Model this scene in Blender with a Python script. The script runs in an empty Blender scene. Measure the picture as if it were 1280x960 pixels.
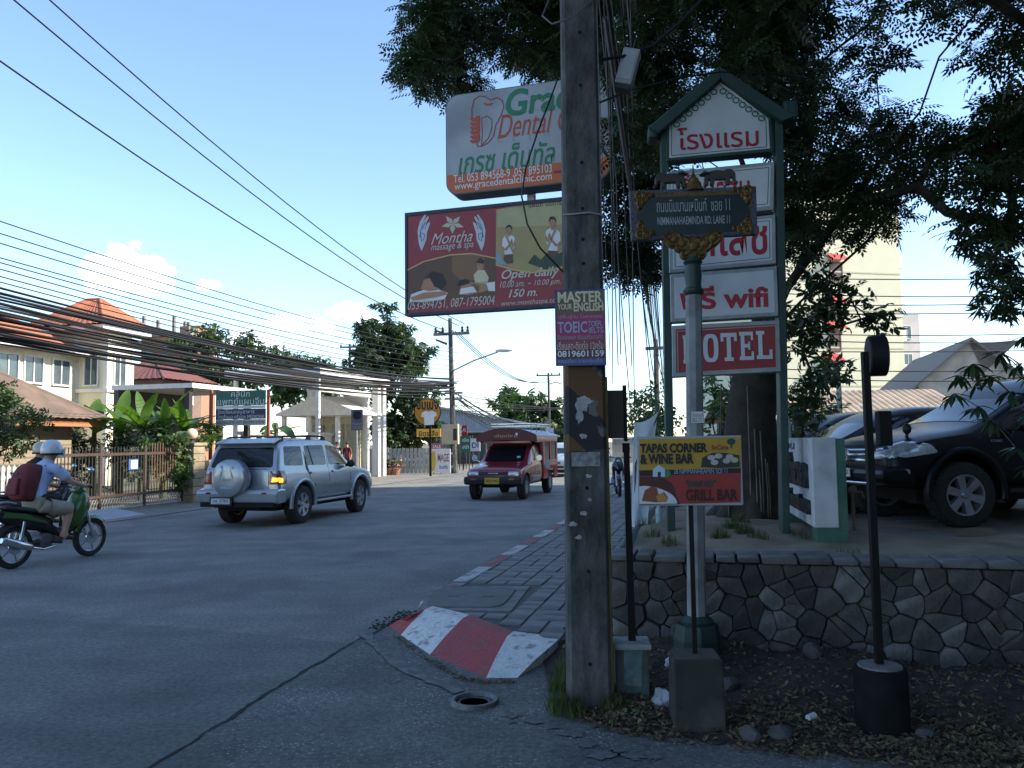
import bpy, bmesh, math, random
import numpy as np
from mathutils import Vector, Matrix
from mathutils.bvhtree import BVHTree

random.seed(7)
rng = np.random.default_rng(11)
SC = bpy.context.scene
COL = SC.collection
rad = math.radians

# ---------------------------------------------------------------- camera
CAM_H, FPX, HORIZON, ROLL = 1.60, 996.0, 553.0, 0.75
PITCH = math.atan((HORIZON - 480.0) / FPX)
cam_data = bpy.data.cameras.new('camera')
cam = bpy.data.objects.new('camera', cam_data)
COL.objects.link(cam)
cam_data.sensor_width = 36.0
cam_data.lens = FPX / 1280.0 * 36.0
cam_data.clip_start = 0.05
cam_data.clip_end = 4000.0
CAM_M = Matrix.Rotation(rad(90) + PITCH, 3, 'X') @ Matrix.Rotation(rad(-ROLL), 3, 'Z')
cam.matrix_world = Matrix.Translation((0, 0, CAM_H)) @ CAM_M.to_4x4()
SC.camera = cam

def ray(px, py):
    return CAM_M @ Vector(((px - 640.0) / FPX, -(py - 480.0) / FPX, -1.0))
def at(px, py, Y):                       # point on the sight line at depth Y (m)
    d = ray(px, py); k = Y / d.y
    return Vector((d.x * k, Y, CAM_H + d.z * k))
def gnd(px, py, z=0.0):                  # point where the sight line meets the level z
    d = ray(px, py); k = (z - CAM_H) / d.z
    return Vector((d.x * k, d.y * k, z))

# ---------------------------------------------------------------- sky and sun
SUN_EL, SUN_AZ = 34.0, 95.0              # azimuth clockwise from +Y (the view direction)
world = bpy.data.worlds.new('World')
SC.world = world
world.use_nodes = True
nt = world.node_tree; nt.nodes.clear()
out = nt.nodes.new('ShaderNodeOutputWorld')
bg = nt.nodes.new('ShaderNodeBackground')
sky = nt.nodes.new('ShaderNodeTexSky')
sky.sky_type = 'NISHITA'; sky.sun_disc = False
sky.sun_elevation = rad(SUN_EL); sky.sun_rotation = rad(SUN_AZ)
sky.air_density = 1.0; sky.dust_density = 0.25; sky.ozone_density = 2.8
bg.inputs['Strength'].default_value = 0.15
# a few small fair-weather clouds low over the houses on the left
tcg = nt.nodes.new('ShaderNodeTexCoord')
cn = nt.nodes.new('ShaderNodeTexNoise'); cn.inputs['Scale'].default_value = 38; cn.inputs['Detail'].default_value = 10
cn.inputs['Roughness'].default_value = 0.58
nt.links.new(tcg.outputs['Generated'], cn.inputs['Vector'])
total = None
def wmath(op, a, b, clamp=False):
    n = nt.nodes.new('ShaderNodeMath'); n.operation = op; n.use_clamp = clamp
    for i, x in enumerate((a, b)):
        if isinstance(x, (int, float)): n.inputs[i].default_value = x
        else: nt.links.new(x, n.inputs[i])
    return n.outputs[0]
for px, py, wx, wz, amp in ((165, 338, .040, .022, 1.0), (128, 352, .03, .010, .5), (258, 357, .018, .007, .6), (362, 405, .028, .011, .8), (402, 408, .022, .011, .75),
                       (432, 392, .024, .011, .75), (470, 410, .04, .016, .5), (318, 428, .05, .018, .55)):
    d = ray(px, py).normalized()
    mp = nt.nodes.new('ShaderNodeVectorMath'); mp.operation = 'SUBTRACT'
    nt.links.new(tcg.outputs['Generated'], mp.inputs[0]); mp.inputs[1].default_value = d
    sc = nt.nodes.new('ShaderNodeVectorMath'); sc.operation = 'MULTIPLY'
    nt.links.new(mp.outputs[0], sc.inputs[0]); sc.inputs[1].default_value = (.7 / wx, .7 / wx, .7 / wz)
    ln = nt.nodes.new('ShaderNodeVectorMath'); ln.operation = 'LENGTH'
    nt.links.new(sc.outputs[0], ln.inputs[0])
    m = wmath('MULTIPLY', wmath('SUBTRACT', 1.15, ln.outputs['Value'], True), amp)
    total = m if total is None else wmath('MAXIMUM', total, m)
cl = wmath('MULTIPLY', wmath('SUBTRACT', wmath('ADD', total, wmath('MULTIPLY', cn.outputs[0], 1.9)), 1.22, True), 2.4, True)
cl = wmath('MULTIPLY', cl, wmath('MULTIPLY', total, 3.0, True))
mix = nt.nodes.new('ShaderNodeMixRGB'); mix.blend_type = 'MIX'
nt.links.new(cl, mix.inputs[0]); nt.links.new(sky.outputs[0], mix.inputs[1]); mix.inputs[2].default_value = (6.6, 7.1, 7.8, 1)
nt.links.new(mix.outputs[0], bg.inputs['Color']); nt.links.new(bg.outputs[0], out.inputs['Surface'])

sl = bpy.data.lights.new('sun', 'SUN'); sl.energy = 4.3; sl.angle = rad(0.5); sl.color = (1.0, 0.93, 0.80)
sun = bpy.data.objects.new('sun', sl); COL.objects.link(sun)
TO_SUN = Vector((math.sin(rad(SUN_AZ)) * math.cos(rad(SUN_EL)), math.cos(rad(SUN_AZ)) * math.cos(rad(SUN_EL)), math.sin(rad(SUN_EL))))
sun.rotation_euler = TO_SUN.to_track_quat('Z', 'Y').to_euler()
sun.location = (30, -10, 30)

SC.view_settings.view_transform = 'Standard'
SC.view_settings.look = 'None'
SC.view_settings.exposure = 1.22
SC.view_settings.gamma = 1.0
SC.view_settings.use_curve_mapping = False
SC.cycles.max_bounces = 6
SC.cycles.transparent_max_bounces = 6

# ---------------------------------------------------------------- materials
MATS = {}
def mat(name, c1, c2=None, rough=0.7, metal=0.0, scale=6.0, bump=0.0, bscale=None, emit=0.0, trans=0.0, spec=0.5, coat=0.0, detail=6, contrast=(0.35, 0.65), c3=None, s3=1.0, thr=(.48,.68)):
    if name in MATS: return MATS[name]
    m = bpy.data.materials.new(name); m.use_nodes = True
    n = m.node_tree.nodes; l = m.node_tree.links
    b = n['Principled BSDF']
    b.inputs['Roughness'].default_value = rough; b.inputs['Metallic'].default_value = metal
    b.inputs['Specular IOR Level'].default_value = spec
    b.inputs['Coat Weight'].default_value = coat; b.inputs['Coat Roughness'].default_value = 0.06
    tc = n.new('ShaderNodeTexCoord')
    c1 = tuple(c1) + (1,)
    if c2 is None:
        c2 = tuple(x * 0.86 for x in c1[:3])
    c2 = tuple(c2) + (1,)
    no = n.new('ShaderNodeTexNoise'); no.inputs['Scale'].default_value = scale; no.inputs['Detail'].default_value = detail
    l.new(tc.outputs['Object'], no.inputs['Vector'])
    rp = n.new('ShaderNodeValToRGB'); rp.color_ramp.elements[0].position = contrast[0]; rp.color_ramp.elements[1].position = contrast[1]
    rp.color_ramp.elements[0].color = c1; rp.color_ramp.elements[1].color = c2
    l.new(no.outputs[0], rp.inputs[0])
    col = rp.outputs[0]
    if c3 is not None:                                    # larger blotches of wear or dirt
        n3 = n.new('ShaderNodeTexNoise'); n3.inputs['Scale'].default_value = s3; n3.inputs['Detail'].default_value = 5
        l.new(tc.outputs['Object'], n3.inputs['Vector'])
        r3 = n.new('ShaderNodeValToRGB'); r3.color_ramp.elements[0].position = thr[0]; r3.color_ramp.elements[1].position = thr[1]
        l.new(n3.outputs[0], r3.inputs[0])
        mx = n.new('ShaderNodeMixRGB'); l.new(r3.outputs[0], mx.inputs[0]); l.new(col, mx.inputs[1]); mx.inputs[2].default_value = tuple(c3) + (1,)
        col = mx.outputs[0]
    l.new(col, b.inputs['Base Color'])
    if emit:
        l.new(col, b.inputs['Emission Color']); b.inputs['Emission Strength'].default_value = emit
    if bump:
        nb = n.new('ShaderNodeTexNoise'); nb.inputs['Scale'].default_value = bscale or scale * 4; nb.inputs['Detail'].default_value = 8
        l.new(tc.outputs['Object'], nb.inputs['Vector'])
        bp = n.new('ShaderNodeBump'); bp.inputs['Strength'].default_value = bump; bp.inputs['Distance'].default_value = 0.01
        l.new(nb.outputs[0], bp.inputs['Height']); l.new(bp.outputs[0], b.inputs['Normal'])
    if trans:
        t = n.new('ShaderNodeBsdfTranslucent'); ms = n.new('ShaderNodeMixShader'); ms.inputs[0].default_value = trans
        hs = n.new('ShaderNodeHueSaturation'); hs.inputs['Value'].default_value = 1.7; hs.inputs['Saturation'].default_value = 1.15
        l.new(col, hs.inputs['Color']); l.new(hs.outputs[0], t.inputs['Color'])
        l.new(b.outputs[0], ms.inputs[1]); l.new(t.outputs[0], ms.inputs[2])
        l.new(ms.outputs[0], n['Material Output'].inputs['Surface'])
    MATS[name] = m
    return m

# ---------------------------------------------------------------- mesh builder
class MB:
    def __init__(s): s.v = []; s.f = []; s.m = []; s.k = 0
    def mi(s, k): s.k = k; return s
    def add(s, vs, fs):
        o = len(s.v); s.v += [tuple(p) for p in vs]
        for f in fs: s.f.append(tuple(i + o for i in f)); s.m.append(s.k)
        return s
    def box(s, x0, x1, y0, y1, z0, z1):
        return s.add([(x0,y0,z0),(x1,y0,z0),(x1,y1,z0),(x0,y1,z0),(x0,y0,z1),(x1,y0,z1),(x1,y1,z1),(x0,y1,z1)],
                     [(3,2,1,0),(4,5,6,7),(0,1,5,4),(1,2,6,5),(2,3,7,6),(3,0,4,7)])
    def obox(s, c, sx, sy, sz, M=None):
        M = M or Matrix.Identity(3); c = Vector(c)
        vs = [c + M @ Vector((a*sx/2, b*sy/2, d*sz/2)) for d in (-1,1) for a,b in ((-1,-1),(1,-1),(1,1),(-1,1))]
        return s.add(vs, [(3,2,1,0),(4,5,6,7),(0,1,5,4),(1,2,6,5),(2,3,7,6),(3,0,4,7)])
    def hexa(s, b, t):                                    # four bottom and four top corners, anticlockwise
        return s.add(list(b) + list(t), [(3,2,1,0),(4,5,6,7),(0,1,5,4),(1,2,6,5),(2,3,7,6),(3,0,4,7)])
    def cyl(s, p0, p1, r0, r1=None, n=12, caps=True):
        return s.tube([p0, p1], [r0, r0 if r1 is None else r1], n, caps)
    def tube(s, pts, r, n=6, caps=True):
        pts = [Vector(p) for p in pts]; rs = r if isinstance(r, (list, tuple)) else [r] * len(pts)
        d = (pts[-1] - pts[0]).normalized() if (pts[-1]-pts[0]).length > 1e-6 else Vector((0,0,1))
        ref = Vector((0,0,1)) if abs(d.z) < .9 else Vector((1,0,0))
        vs = []; prev = None
        for i, p in enumerate(pts):
            t = (pts[min(i+1, len(pts)-1)] - pts[max(i-1, 0)])
            t = t.normalized() if t.length > 1e-9 else d
            a = (ref - t * ref.dot(t)) if prev is None else (prev - t * prev.dot(t))
            if a.length < 1e-6: a = t.orthogonal()
            a.normalize(); prev = a; b = t.cross(a)
            for j in range(n):
                an = 2*math.pi*j/n
                vs.append(p + (a*math.cos(an) + b*math.sin(an)) * rs[i])
        fs = []
        for i in range(len(pts)-1):
            for j in range(n):
                k = (j+1) % n
                fs.append((i*n+j, i*n+k, (i+1)*n+k, (i+1)*n+j))
        if caps:
            fs.append(tuple(range(n-1, -1, -1))); fs.append(tuple((len(pts)-1)*n + j for j in range(n)))
        return s.add(vs, fs)
    def lathe(s, prof, n=24, c=(0,0,0), axis='z', close=False, caps=True):
        c = Vector(c); vs = []
        for r, h in prof:
            for j in range(n):
                a = 2*math.pi*j/n; x, y = r*math.cos(a), r*math.sin(a)
                p = {'z': (x, y, h), 'y': (x, h, -y), 'x': (h, x, y)}[axis]
                vs.append(c + Vector(p))
        fs = []; m = len(prof)
        for i in range(m if close else m-1):
            for j in range(n):
                k = (j+1) % n; i2 = (i+1) % m
                fs.append((i*n+j, i*n+k, i2*n+k, i2*n+j))
        if not close and caps:
            if prof[0][0] > 1e-5: fs.append(tuple(range(n-1, -1, -1)))
            if prof[-1][0] > 1e-5: fs.append(tuple((m-1)*n + j for j in range(n)))
        return s.add(vs, fs)
    def prism(s, poly, a, b, axis='y'):                   # 2-D outline pushed from a to b along an axis
        def P(p, h): return {'y': (p[0], h, p[1]), 'x': (h, p[0], p[1]), 'z': (p[0], p[1], h)}[axis]
        n = len(poly); vs = [P(p, a) for p in poly] + [P(p, b) for p in poly]
        fs = [tuple(range(n)), tuple(range(2*n-1, n-1, -1))] + [(i, n+i, n+(i+1) % n, (i+1) % n) for i in range(n)]
        return s.add(vs, fs)
    def quad(s, a, b, c, d): return s.add([a, b, c, d], [(0,1,2,3)])
    def sphere(s, c, rx, ry=None, rz=None, n=12, m=8):
        ry = rx if ry is None else ry; rz = rx if rz is None else rz
        prof = [(math.sin(math.pi*i/m), -math.cos(math.pi*i/m)) for i in range(m+1)]
        vs = []; c = Vector(c)
        for r, h in prof:
            for j in range(n):
                a = 2*math.pi*j/n; vs.append((c.x + rx*r*math.cos(a), c.y + ry*r*math.sin(a), c.z + rz*h))
        return s.add(vs, [(i*n+j, i*n+(j+1) % n, (i+1)*n+(j+1) % n, (i+1)*n+j) for i in range(m) for j in range(n)])
    def mesh(s, name, mats, bevel=0, smooth=None, fix=True, segs=2):
        me = bpy.data.meshes.new(name)
        me.from_pydata(s.v, [], s.f)
        for mt in (mats if isinstance(mats, (list, tuple)) else [mats]): me.materials.append(mt)
        if any(s.m): me.polygons.foreach_set('material_index', s.m)
        if fix or bevel:
            bm = bmesh.new(); bm.from_mesh(me)
            if fix: bmesh.ops.recalc_face_normals(bm, faces=bm.faces)
            if bevel:
                bm.normal_update()
                es = [e for e in bm.edges if len(e.link_faces) == 2 and e.calc_face_angle(0) > rad(30)]
                bmesh.ops.bevel(bm, geom=es, offset=bevel, segments=segs, profile=.6, affect='EDGES', clamp_overlap=True)
            bm.to_mesh(me); bm.free()
        if smooth is not None:
            me.polygons.foreach_set('use_smooth', [True] * len(me.polygons)); me.set_sharp_from_angle(angle=rad(smooth))
        me.update()
        return me
    def build(s, name, mats, parent=None, bevel=0, smooth=None, fix=True, label=None, segs=2):
        return put(name, s.mesh(name, mats, bevel, smooth, fix, segs), parent, label=label)

def put(name, me, parent=None, loc=(0,0,0), rot=(0,0,0), scale=(1,1,1), label=None):
    o = bpy.data.objects.new(name, me); COL.objects.link(o)
    o.location = loc; o.rotation_euler = rot; o.scale = scale
    if parent is not None: o.parent = parent
    if label: o['label'] = label
    return o
def thing(name, label, cat, loc=(0,0,0), rotz=0.0, group=None):
    o = bpy.data.objects.new(name, None); COL.objects.link(o)
    o.empty_display_size = .1
    o.location = loc; o.rotation_euler = (0, 0, rotz); o['label'] = label; o['category'] = cat
    if group: o['group'] = group
    return o
def tag(o, label=None, cat=None, group=None, kind=None):
    if label: o['label'] = label
    if cat: o['category'] = cat
    if group: o['group'] = group
    if kind: o['kind'] = kind
    return o
def copy_tree(o, parent=None):
    c = o.copy(); COL.objects.link(c); c.parent = parent
    for ch in list(o.children): copy_tree(ch, c)
    return c
def np_mesh(name, verts, faces, mats, mi=None, smooth=False):
    me = bpy.data.meshes.new(name); k = faces.shape[1]
    me.vertices.add(len(verts)); me.vertices.foreach_set('co', np.ascontiguousarray(verts, dtype=np.float32).ravel())
    me.loops.add(faces.size); me.loops.foreach_set('vertex_index', np.ascontiguousarray(faces, dtype=np.int32).ravel())
    me.polygons.add(len(faces)); me.polygons.foreach_set('loop_start', np.arange(0, faces.size, k, dtype=np.int32))
    for mt in (mats if isinstance(mats, (list, tuple)) else [mats]): me.materials.append(mt)
    if mi is not None: me.polygons.foreach_set('material_index', np.ascontiguousarray(mi, dtype=np.int32))
    me.polygons.foreach_set('use_smooth', [smooth] * len(faces))
    me.update(calc_edges=True); me.validate()
    return me
def evaluated(ob):
    dg = bpy.context.evaluated_depsgraph_get(); dg.update()
    return bpy.data.meshes.new_from_object(ob.evaluated_get(dg))

def text_mesh(body, mt, bold=0.0, shear=0.0, extrude=0.0):
    cu = bpy.data.curves.new('txt', 'FONT'); cu.body = body; cu.size = 1.0; cu.shear = shear; cu.offset = bold
    cu.extrude = extrude; cu.resolution_u = 4; cu.fill_mode = 'FRONT'
    ob = bpy.data.objects.new('txt', cu); COL.objects.link(ob)
    me = evaluated(ob)
    bpy.data.objects.remove(ob); bpy.data.curves.remove(cu)
    me.materials.clear(); me.materials.append(mt)
    return me
def lettering(parent, body, mt, x0, x1, z0, z1, y, bold=0.0, shear=0.0, name='lettering', back=False, rot=None, keep=False):
    """writing fitted to the box x0..x1, z0..z1 on the parent's plane y (reads from -y)"""
    me = text_mesh(body, mt, bold, shear)
    n = len(me.vertices)
    if n == 0: return None
    co = np.empty(n*3, dtype=np.float32); me.vertices.foreach_get('co', co); co = co.reshape(-1, 3)
    lo, hi = co.min(0), co.max(0); sp = np.maximum(hi - lo, 1e-6)
    sx, sz = (x1-x0)/sp[0], (z1-z0)/sp[1]
    if keep: sx = sz = min(sx, sz)
    o = np.zeros_like(co)
    o[:,0] = (x0+x1)/2 + (co[:,0]-(lo[0]+hi[0])/2)*sx
    o[:,2] = (z0+z1)/2 + (co[:,1]-(lo[1]+hi[1])/2)*sz
    o[:,1] = y
    me.vertices.foreach_set('co', o.ravel()); me.update()
    return put(name, me, parent)

# road frame: K0 on the kerb, U along the main road, T to the right of it
K0 = Vector((-0.88, 8.76)); U2 = Vector((0.237, 0.9715)).normalized(); T2 = Vector((U2.y, -U2.x))
ROAD_ROT = math.atan2(U2.y, U2.x)
def rd(s, t, z=0.0):
    p = K0 + U2*s + T2*t
    return Vector((p.x, p.y, z))
# ================================================================ ground, roads, pavement
def sheet(name, pts, mt, z=None, kind='structure'):
    mb = MB(); vs = [(p[0], p[1], p[2] if z is None else z) for p in pts]
    mb.add(vs, [tuple(range(len(vs)))])
    o = mb.build(name, mt, fix=False)
    me = o.data
    if me.polygons[0].normal.z < 0: me.flip_normals()
    return tag(o, kind=kind)

M_earth = mat('earth', (.11,.09,.065), (.16,.13,.09), rough=.95, scale=1.5, bump=.5, bscale=20)
def asphalt(name, c1, c2, speck, sscale=190, dirt=(.05,.05,.052)):
    m = mat(name, c1, c2, rough=.8, scale=2.2, bump=.55, bscale=160, c3=dirt, s3=.7, spec=.4)
    n = m.node_tree.nodes; l = m.node_tree.links; b = n['Principled BSDF']
    old = b.inputs['Base Color'].links[0].from_socket
    tc = [x for x in n if x.type == 'TEX_COORD'][0]
    vo = n.new('ShaderNodeTexVoronoi'); vo.inputs['Scale'].default_value = sscale; l.new(tc.outputs['Object'], vo.inputs['Vector'])
    rp = n.new('ShaderNodeValToRGB'); rp.color_ramp.elements[0].position = .0; rp.color_ramp.elements[1].position = .42
    rp.color_ramp.elements[0].color = (1,1,1,1); rp.color_ramp.elements[1].color = (0,0,0,1)
    mp = n.new('ShaderNodeMapping'); mp.inputs['Rotation'].default_value = (0,0,-ROAD_ROT); mp.inputs['Scale'].default_value = (.07,1.0,1); l.new(tc.outputs['Object'], mp.inputs['Vector'])
    tr = n.new('ShaderNodeTexNoise'); tr.inputs['Scale'].default_value = 1.1; tr.inputs['Detail'].default_value = 5; l.new(mp.outputs[0], tr.inputs['Vector'])
    tm = n.new('ShaderNodeMapRange'); tm.inputs['From Min'].default_value = .35; tm.inputs['From Max'].default_value = .65; tm.inputs['To Min'].default_value = .88; tm.inputs['To Max'].default_value = 1.12; l.new(tr.outputs[0], tm.inputs['Value'])
    vd = n.new('ShaderNodeTexNoise'); vd.inputs['Scale'].default_value = 30; vd.inputs['Detail'].default_value = 8; vd.inputs['Roughness'].default_value = .75; l.new(tc.outputs['Object'], vd.inputs['Vector'])
    vr = n.new('ShaderNodeMapRange'); vr.inputs['From Min'].default_value = .32; vr.inputs['From Max'].default_value = .68; vr.inputs['To Min'].default_value = .48; vr.inputs['To Max'].default_value = 1.5; l.new(vd.outputs[0], vr.inputs['Value'])
    l.new(vo.outputs['Distance'], rp.inputs[0])
    hs = n.new('ShaderNodeSeparateColor'); l.new(vo.outputs['Color'], hs.inputs[0])
    mu = n.new('ShaderNodeMath'); mu.operation = 'MULTIPLY'; l.new(rp.outputs[0], mu.inputs[0]); l.new(hs.outputs[0], mu.inputs[1])
    mu2 = n.new('ShaderNodeMath'); mu2.operation = 'MULTIPLY'; cn_ = n.new('ShaderNodeTexNoise'); cn_.inputs['Scale'].default_value = 2.6; cn_.inputs['Detail'].default_value = 4; l.new(tc.outputs['Object'], cn_.inputs['Vector'])
    cm = n.new('ShaderNodeMapRange'); cm.inputs['From Min'].default_value = .4; cm.inputs['From Max'].default_value = .62; cm.inputs['To Min'].default_value = .15*speck; cm.inputs['To Max'].default_value = 1.25*speck; l.new(cn_.outputs[0], cm.inputs['Value'])
    l.new(mu.outputs[0], mu2.inputs[0]); l.new(cm.outputs[0], mu2.inputs[1])
    mx = n.new('ShaderNodeMixRGB'); l.new(mu2.outputs[0], mx.inputs[0]); l.new(old, mx.inputs[1]); mx.inputs[2].default_value = (.46,.45,.43,1)
    vm = n.new('ShaderNodeVectorMath'); vm.operation = 'SCALE'; l.new(mx.outputs[0], vm.inputs[0]); tt = n.new('ShaderNodeMath'); tt.operation = 'MULTIPLY'; l.new(vr.outputs[0], tt.inputs[0]); l.new(tm.outputs[0], tt.inputs[1]); l.new(tt.outputs[0], vm.inputs['Scale'])
    l.new(vm.outputs[0], b.inputs['Base Color'])
    return m
M_road = asphalt('asphalt_main', (.160,.163,.150), (.205,.206,.190), .75, 66, (.115,.117,.109))
M_soi = asphalt('asphalt_coarse', (.108,.111,.104), (.158,.158,.147), 1.3, 44, (.082,.084,.08))
M_patch = asphalt('asphalt_smooth', (.128,.138,.128), (.165,.173,.161), .35, 100, (.095,.103,.097))
M_conc = mat('concrete', (.24,.235,.22), (.17,.165,.155), rough=.9, scale=5, bump=.4, bscale=60, c3=(.12,.115,.105), s3=2.5)
M_lot = mat('lot_concrete', (.20,.195,.185), (.15,.145,.135), rough=.9, scale=2, bump=.3, bscale=50, c3=(.22,.17,.11), s3=.6)

sheet('ground', [(-900,-60,-.03),(900,-60,-.03),(900,1500,-.03),(-900,1500,-.03)], M_earth)
# main road: strip between the kerb (t=0) and the far verge
sheet('road', [rd(-40,-9.6),rd(-40,0.0),rd(-2.6,0.0),rd(-2.2,.25),rd(300,.25),rd(300,-9.6)], M_road, z=0.0)
sheet('verge', [rd(-40,-13.0),rd(-40,-9.6),rd(300,-9.6),rd(300,-13.0)], mat('verge', (.19,.18,.165),(.145,.14,.13), rough=.9, scale=1.2, bump=.4, bscale=40, c3=(.24,.21,.16), s3=.5), z=0.012)
A = gnd(0,772); B = gnd(210,783); C = gnd(420,803); J = [gnd(480,786), gnd(440,806), gnd(405,826), gnd(372,846), gnd(330,871), gnd(284,902), gnd(236,932), gnd(196,956)]
tail = Vector((-1.9, 1.2, 0))
sheet('road_patch', [(-14,6.0),tuple(A.xy),tuple(B.xy),tuple(C.xy)] + [tuple(p.xy) for p in J[1:]] + [(-2.0,2.2),(-2.15,-1),(-14,-1)], M_patch, z=.004)
sheet('side_street', [tuple(p.xy) for p in J] + [(-2.0,2.2),(-2.15,-6),(16,-6),(16,4.9),(3.2,5.2),(.6,6.4),(-.6,7.4),(-1.0,7.2)], M_soi, z=.008)
# tarred crack along the joint
mb = MB(); path = []
for i in range(len(J)-1):
    for k in range(5):
        p = J[i].lerp(J[i+1], k/5); path.append(Vector((p.x + random.uniform(-.012,.012), p.y + random.uniform(-.012,.012), .0125)))
path += [J[-1] + Vector((0,0,.0125)), Vector((-2.0,2.2,.0125))]
for i in range(len(path)-1):
    a, b = path[i], path[i+1]; w = random.uniform(.006,.018); w2 = random.uniform(.006,.018)
    mb.quad(a+Vector((-w,0,0)), a+Vector((w,0,0)), b+Vector((w2,0,0)), b+Vector((-w2,0,0)))
tag(mb.build('road_joint', mat('tar', (.012,.012,.013), rough=.9), fix=False), kind='structure')
# worn concrete gutter strip that curls round the corner
gp = [gnd(455,790), gnd(462,802), gnd(478,818), gnd(503,836), gnd(535,853), gnd(575,868)]
mb = MB()
for i in range(len(gp)-1):
    for k in range(4):
        a = gp[i].lerp(gp[i+1], k/4); b = gp[i].lerp(gp[i+1], (k+1)/4); d = (gp[i+1]-gp[i]).normalized(); nrm = Vector((-d.y, d.x, 0))
        w = .040 + .018*math.sin(i*2.3+k); w2 = .040 + .018*math.sin(i*2.3+k+1)
        z = Vector((0,0,.0165))
        mb.quad(a-nrm*w+z, b-nrm*w2+z, b+nrm*w2+z, a+nrm*w+z)
M_gut = mat('gutter_concrete', (.21,.205,.19), (.13,.128,.12), rough=.9, scale=16, c3=(.09,.09,.09), s3=9)
tag(mb.build('gutter_strip', M_gut, fix=False), kind='structure')
# pale scraps of old cement along the foot of the dirt
mb = MB()
for px, py, rr in ((640,897,.05),(664,905,.05),(690,912,.035),(716,921,.06),(737,934,.06),(752,946,.08),(790,949,.06),(818,950,.05),(640,905,.03),(770,942,.04)):
    c = gnd(px,py); n = 23; vs = []
    for j in range(n):
        a = 2*math.pi*j/n; q = rr*random.uniform(.35,1.15); vs.append((c.x+q*1.3*math.cos(a), c.y+q*.9*math.sin(a), .0145))
    mb.add(vs, [tuple(range(n))])
tag(mb.build('cement_scraps', mat('cement_scrap', (.15,.148,.14), (.10,.10,.095), rough=.9, scale=30), fix=False), kind='structure')

# pavement slab -------------------------------------------------------------
PZ = .125
M_paver = mat('paver', (.25,.245,.232), (.18,.177,.168), rough=.92, scale=3, bump=.35, bscale=90, c3=(.135,.133,.128), s3=2.2)
M_joint = mat('paver_bed', (.11,.108,.102), (.08,.078,.074), rough=.95, scale=9)
PAVE_W = 2.2
top = [gnd(525,764,PZ), gnd(560,767,PZ), gnd(600,780,PZ), gnd(637,793,PZ), gnd(693,801,PZ)]
out_pts = [rd(-.35,.20)] + top[0:] + [Vector((.62,6.42,0)), Vector((.72,6.34,0)), rd(-1.95,PAVE_W), rd(120,PAVE_W), rd(120,.16)]
mb = MB(); n = len(out_pts)
mb.prism([(p.x,p.y) for p in out_pts], -.02, PZ-.012, axis='z')
pavement = tag(mb.build('pavement', M_joint), kind='structure')
# pavers: bands of long and square blocks, as far as they can be told apart
def inside(poly, x, y):
    c = False; j = len(poly)-1
    for i in range(len(poly)):
        xi, yi, xj, yj = poly[i][0], poly[i][1], poly[j][0], poly[j][1]
        if (yi > y) != (yj > y) and x < (xj-xi)*(y-yi)/(yj-yi)+xi: c = not c
        j = i
    return c
ppoly = [(p.x,p.y) for p in out_pts]
pm = {}
for key, (a, b) in {'sq': (.195,.195), 'lo': (.195,.40), 'wi': (.40,.195)}.items():
    mb = MB(); mb.box(-a/2+.006, a/2-.006, -b/2+.006, b/2-.006, -.03, 0)
    pm[key] = mb.mesh('paver', M_paver, bevel=.006, segs=1)
COVER = [gnd(520,762,PZ), gnd(640,763,PZ), gnd(664,732,PZ), gnd(540,733,PZ)]
cpoly = [(p.x,p.y) for p in COVER]
def paver(key, s, t, dz=0):
    p = rd(s, t, PZ + random.uniform(-.003,.003))
    a, b = {'sq': (.195,.195), 'lo': (.195,.40), 'wi': (.40,.195)}[key]
    for ds, dt in ((0,0),(b/2,a/2),(-b/2,a/2),(b/2,-a/2),(-b/2,-a/2)):
        q = rd(s+ds*.93, t+dt*.93)
        if not inside(ppoly, q.x, q.y) or inside(cpoly, q.x, q.y):
            if key == 'lo': paver('sq', s-.1, t); paver('sq', s+.1, t)
            if key == 'wi': paver('sq', s, t-.1); paver('sq', s, t+.1)
            return
    o = put('paver', pm[key], pavement, p, (random.uniform(-.006,.006), random.uniform(-.006,.006), ROAD_ROT-math.pi/2))
s0 = -3.1; cnt = 0
for i in range(26):
    for j in range(5):
        s = s0 + i*.40; t = .42 + j*.40
        if (i+j) % 2 == 0:
            paver('lo', s+.2-.2, t-.1); paver('lo', s, t+.1)
        elif (i*3+j) % 4 == 1:
            paver('sq', s-.1, t-.1); paver('sq', s-.1, t+.1); paver('wi', s+.1, t)
        else:
            paver('wi', s-.1, t); paver('wi', s+.1, t)
# farther pavers too small to pick apart: one joined sheet of blocks
mb = MB()
for i in range(26, 150):
    for j in range(5):
        s = s0 + i*.40; t = .42 + j*.40
        for ds, dt, hs, ht in (((0,-.1,.194,.094),(0,.1,.194,.094)) if (i+j) % 2 == 0 else ((-.1,0,.094,.194),(.1,0,.094,.194))):
            vs = [rd(s+ds+a*hs, t+dt+b*ht, PZ) for a, b in ((-1,-1),(-1,1),(1,1),(1,-1))]
            mb.add(vs, [(0,1,2,3)])
far_pv = mb.build('paver_field', M_paver, pavement); far_pv['kind'] = 'stuff'

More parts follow.
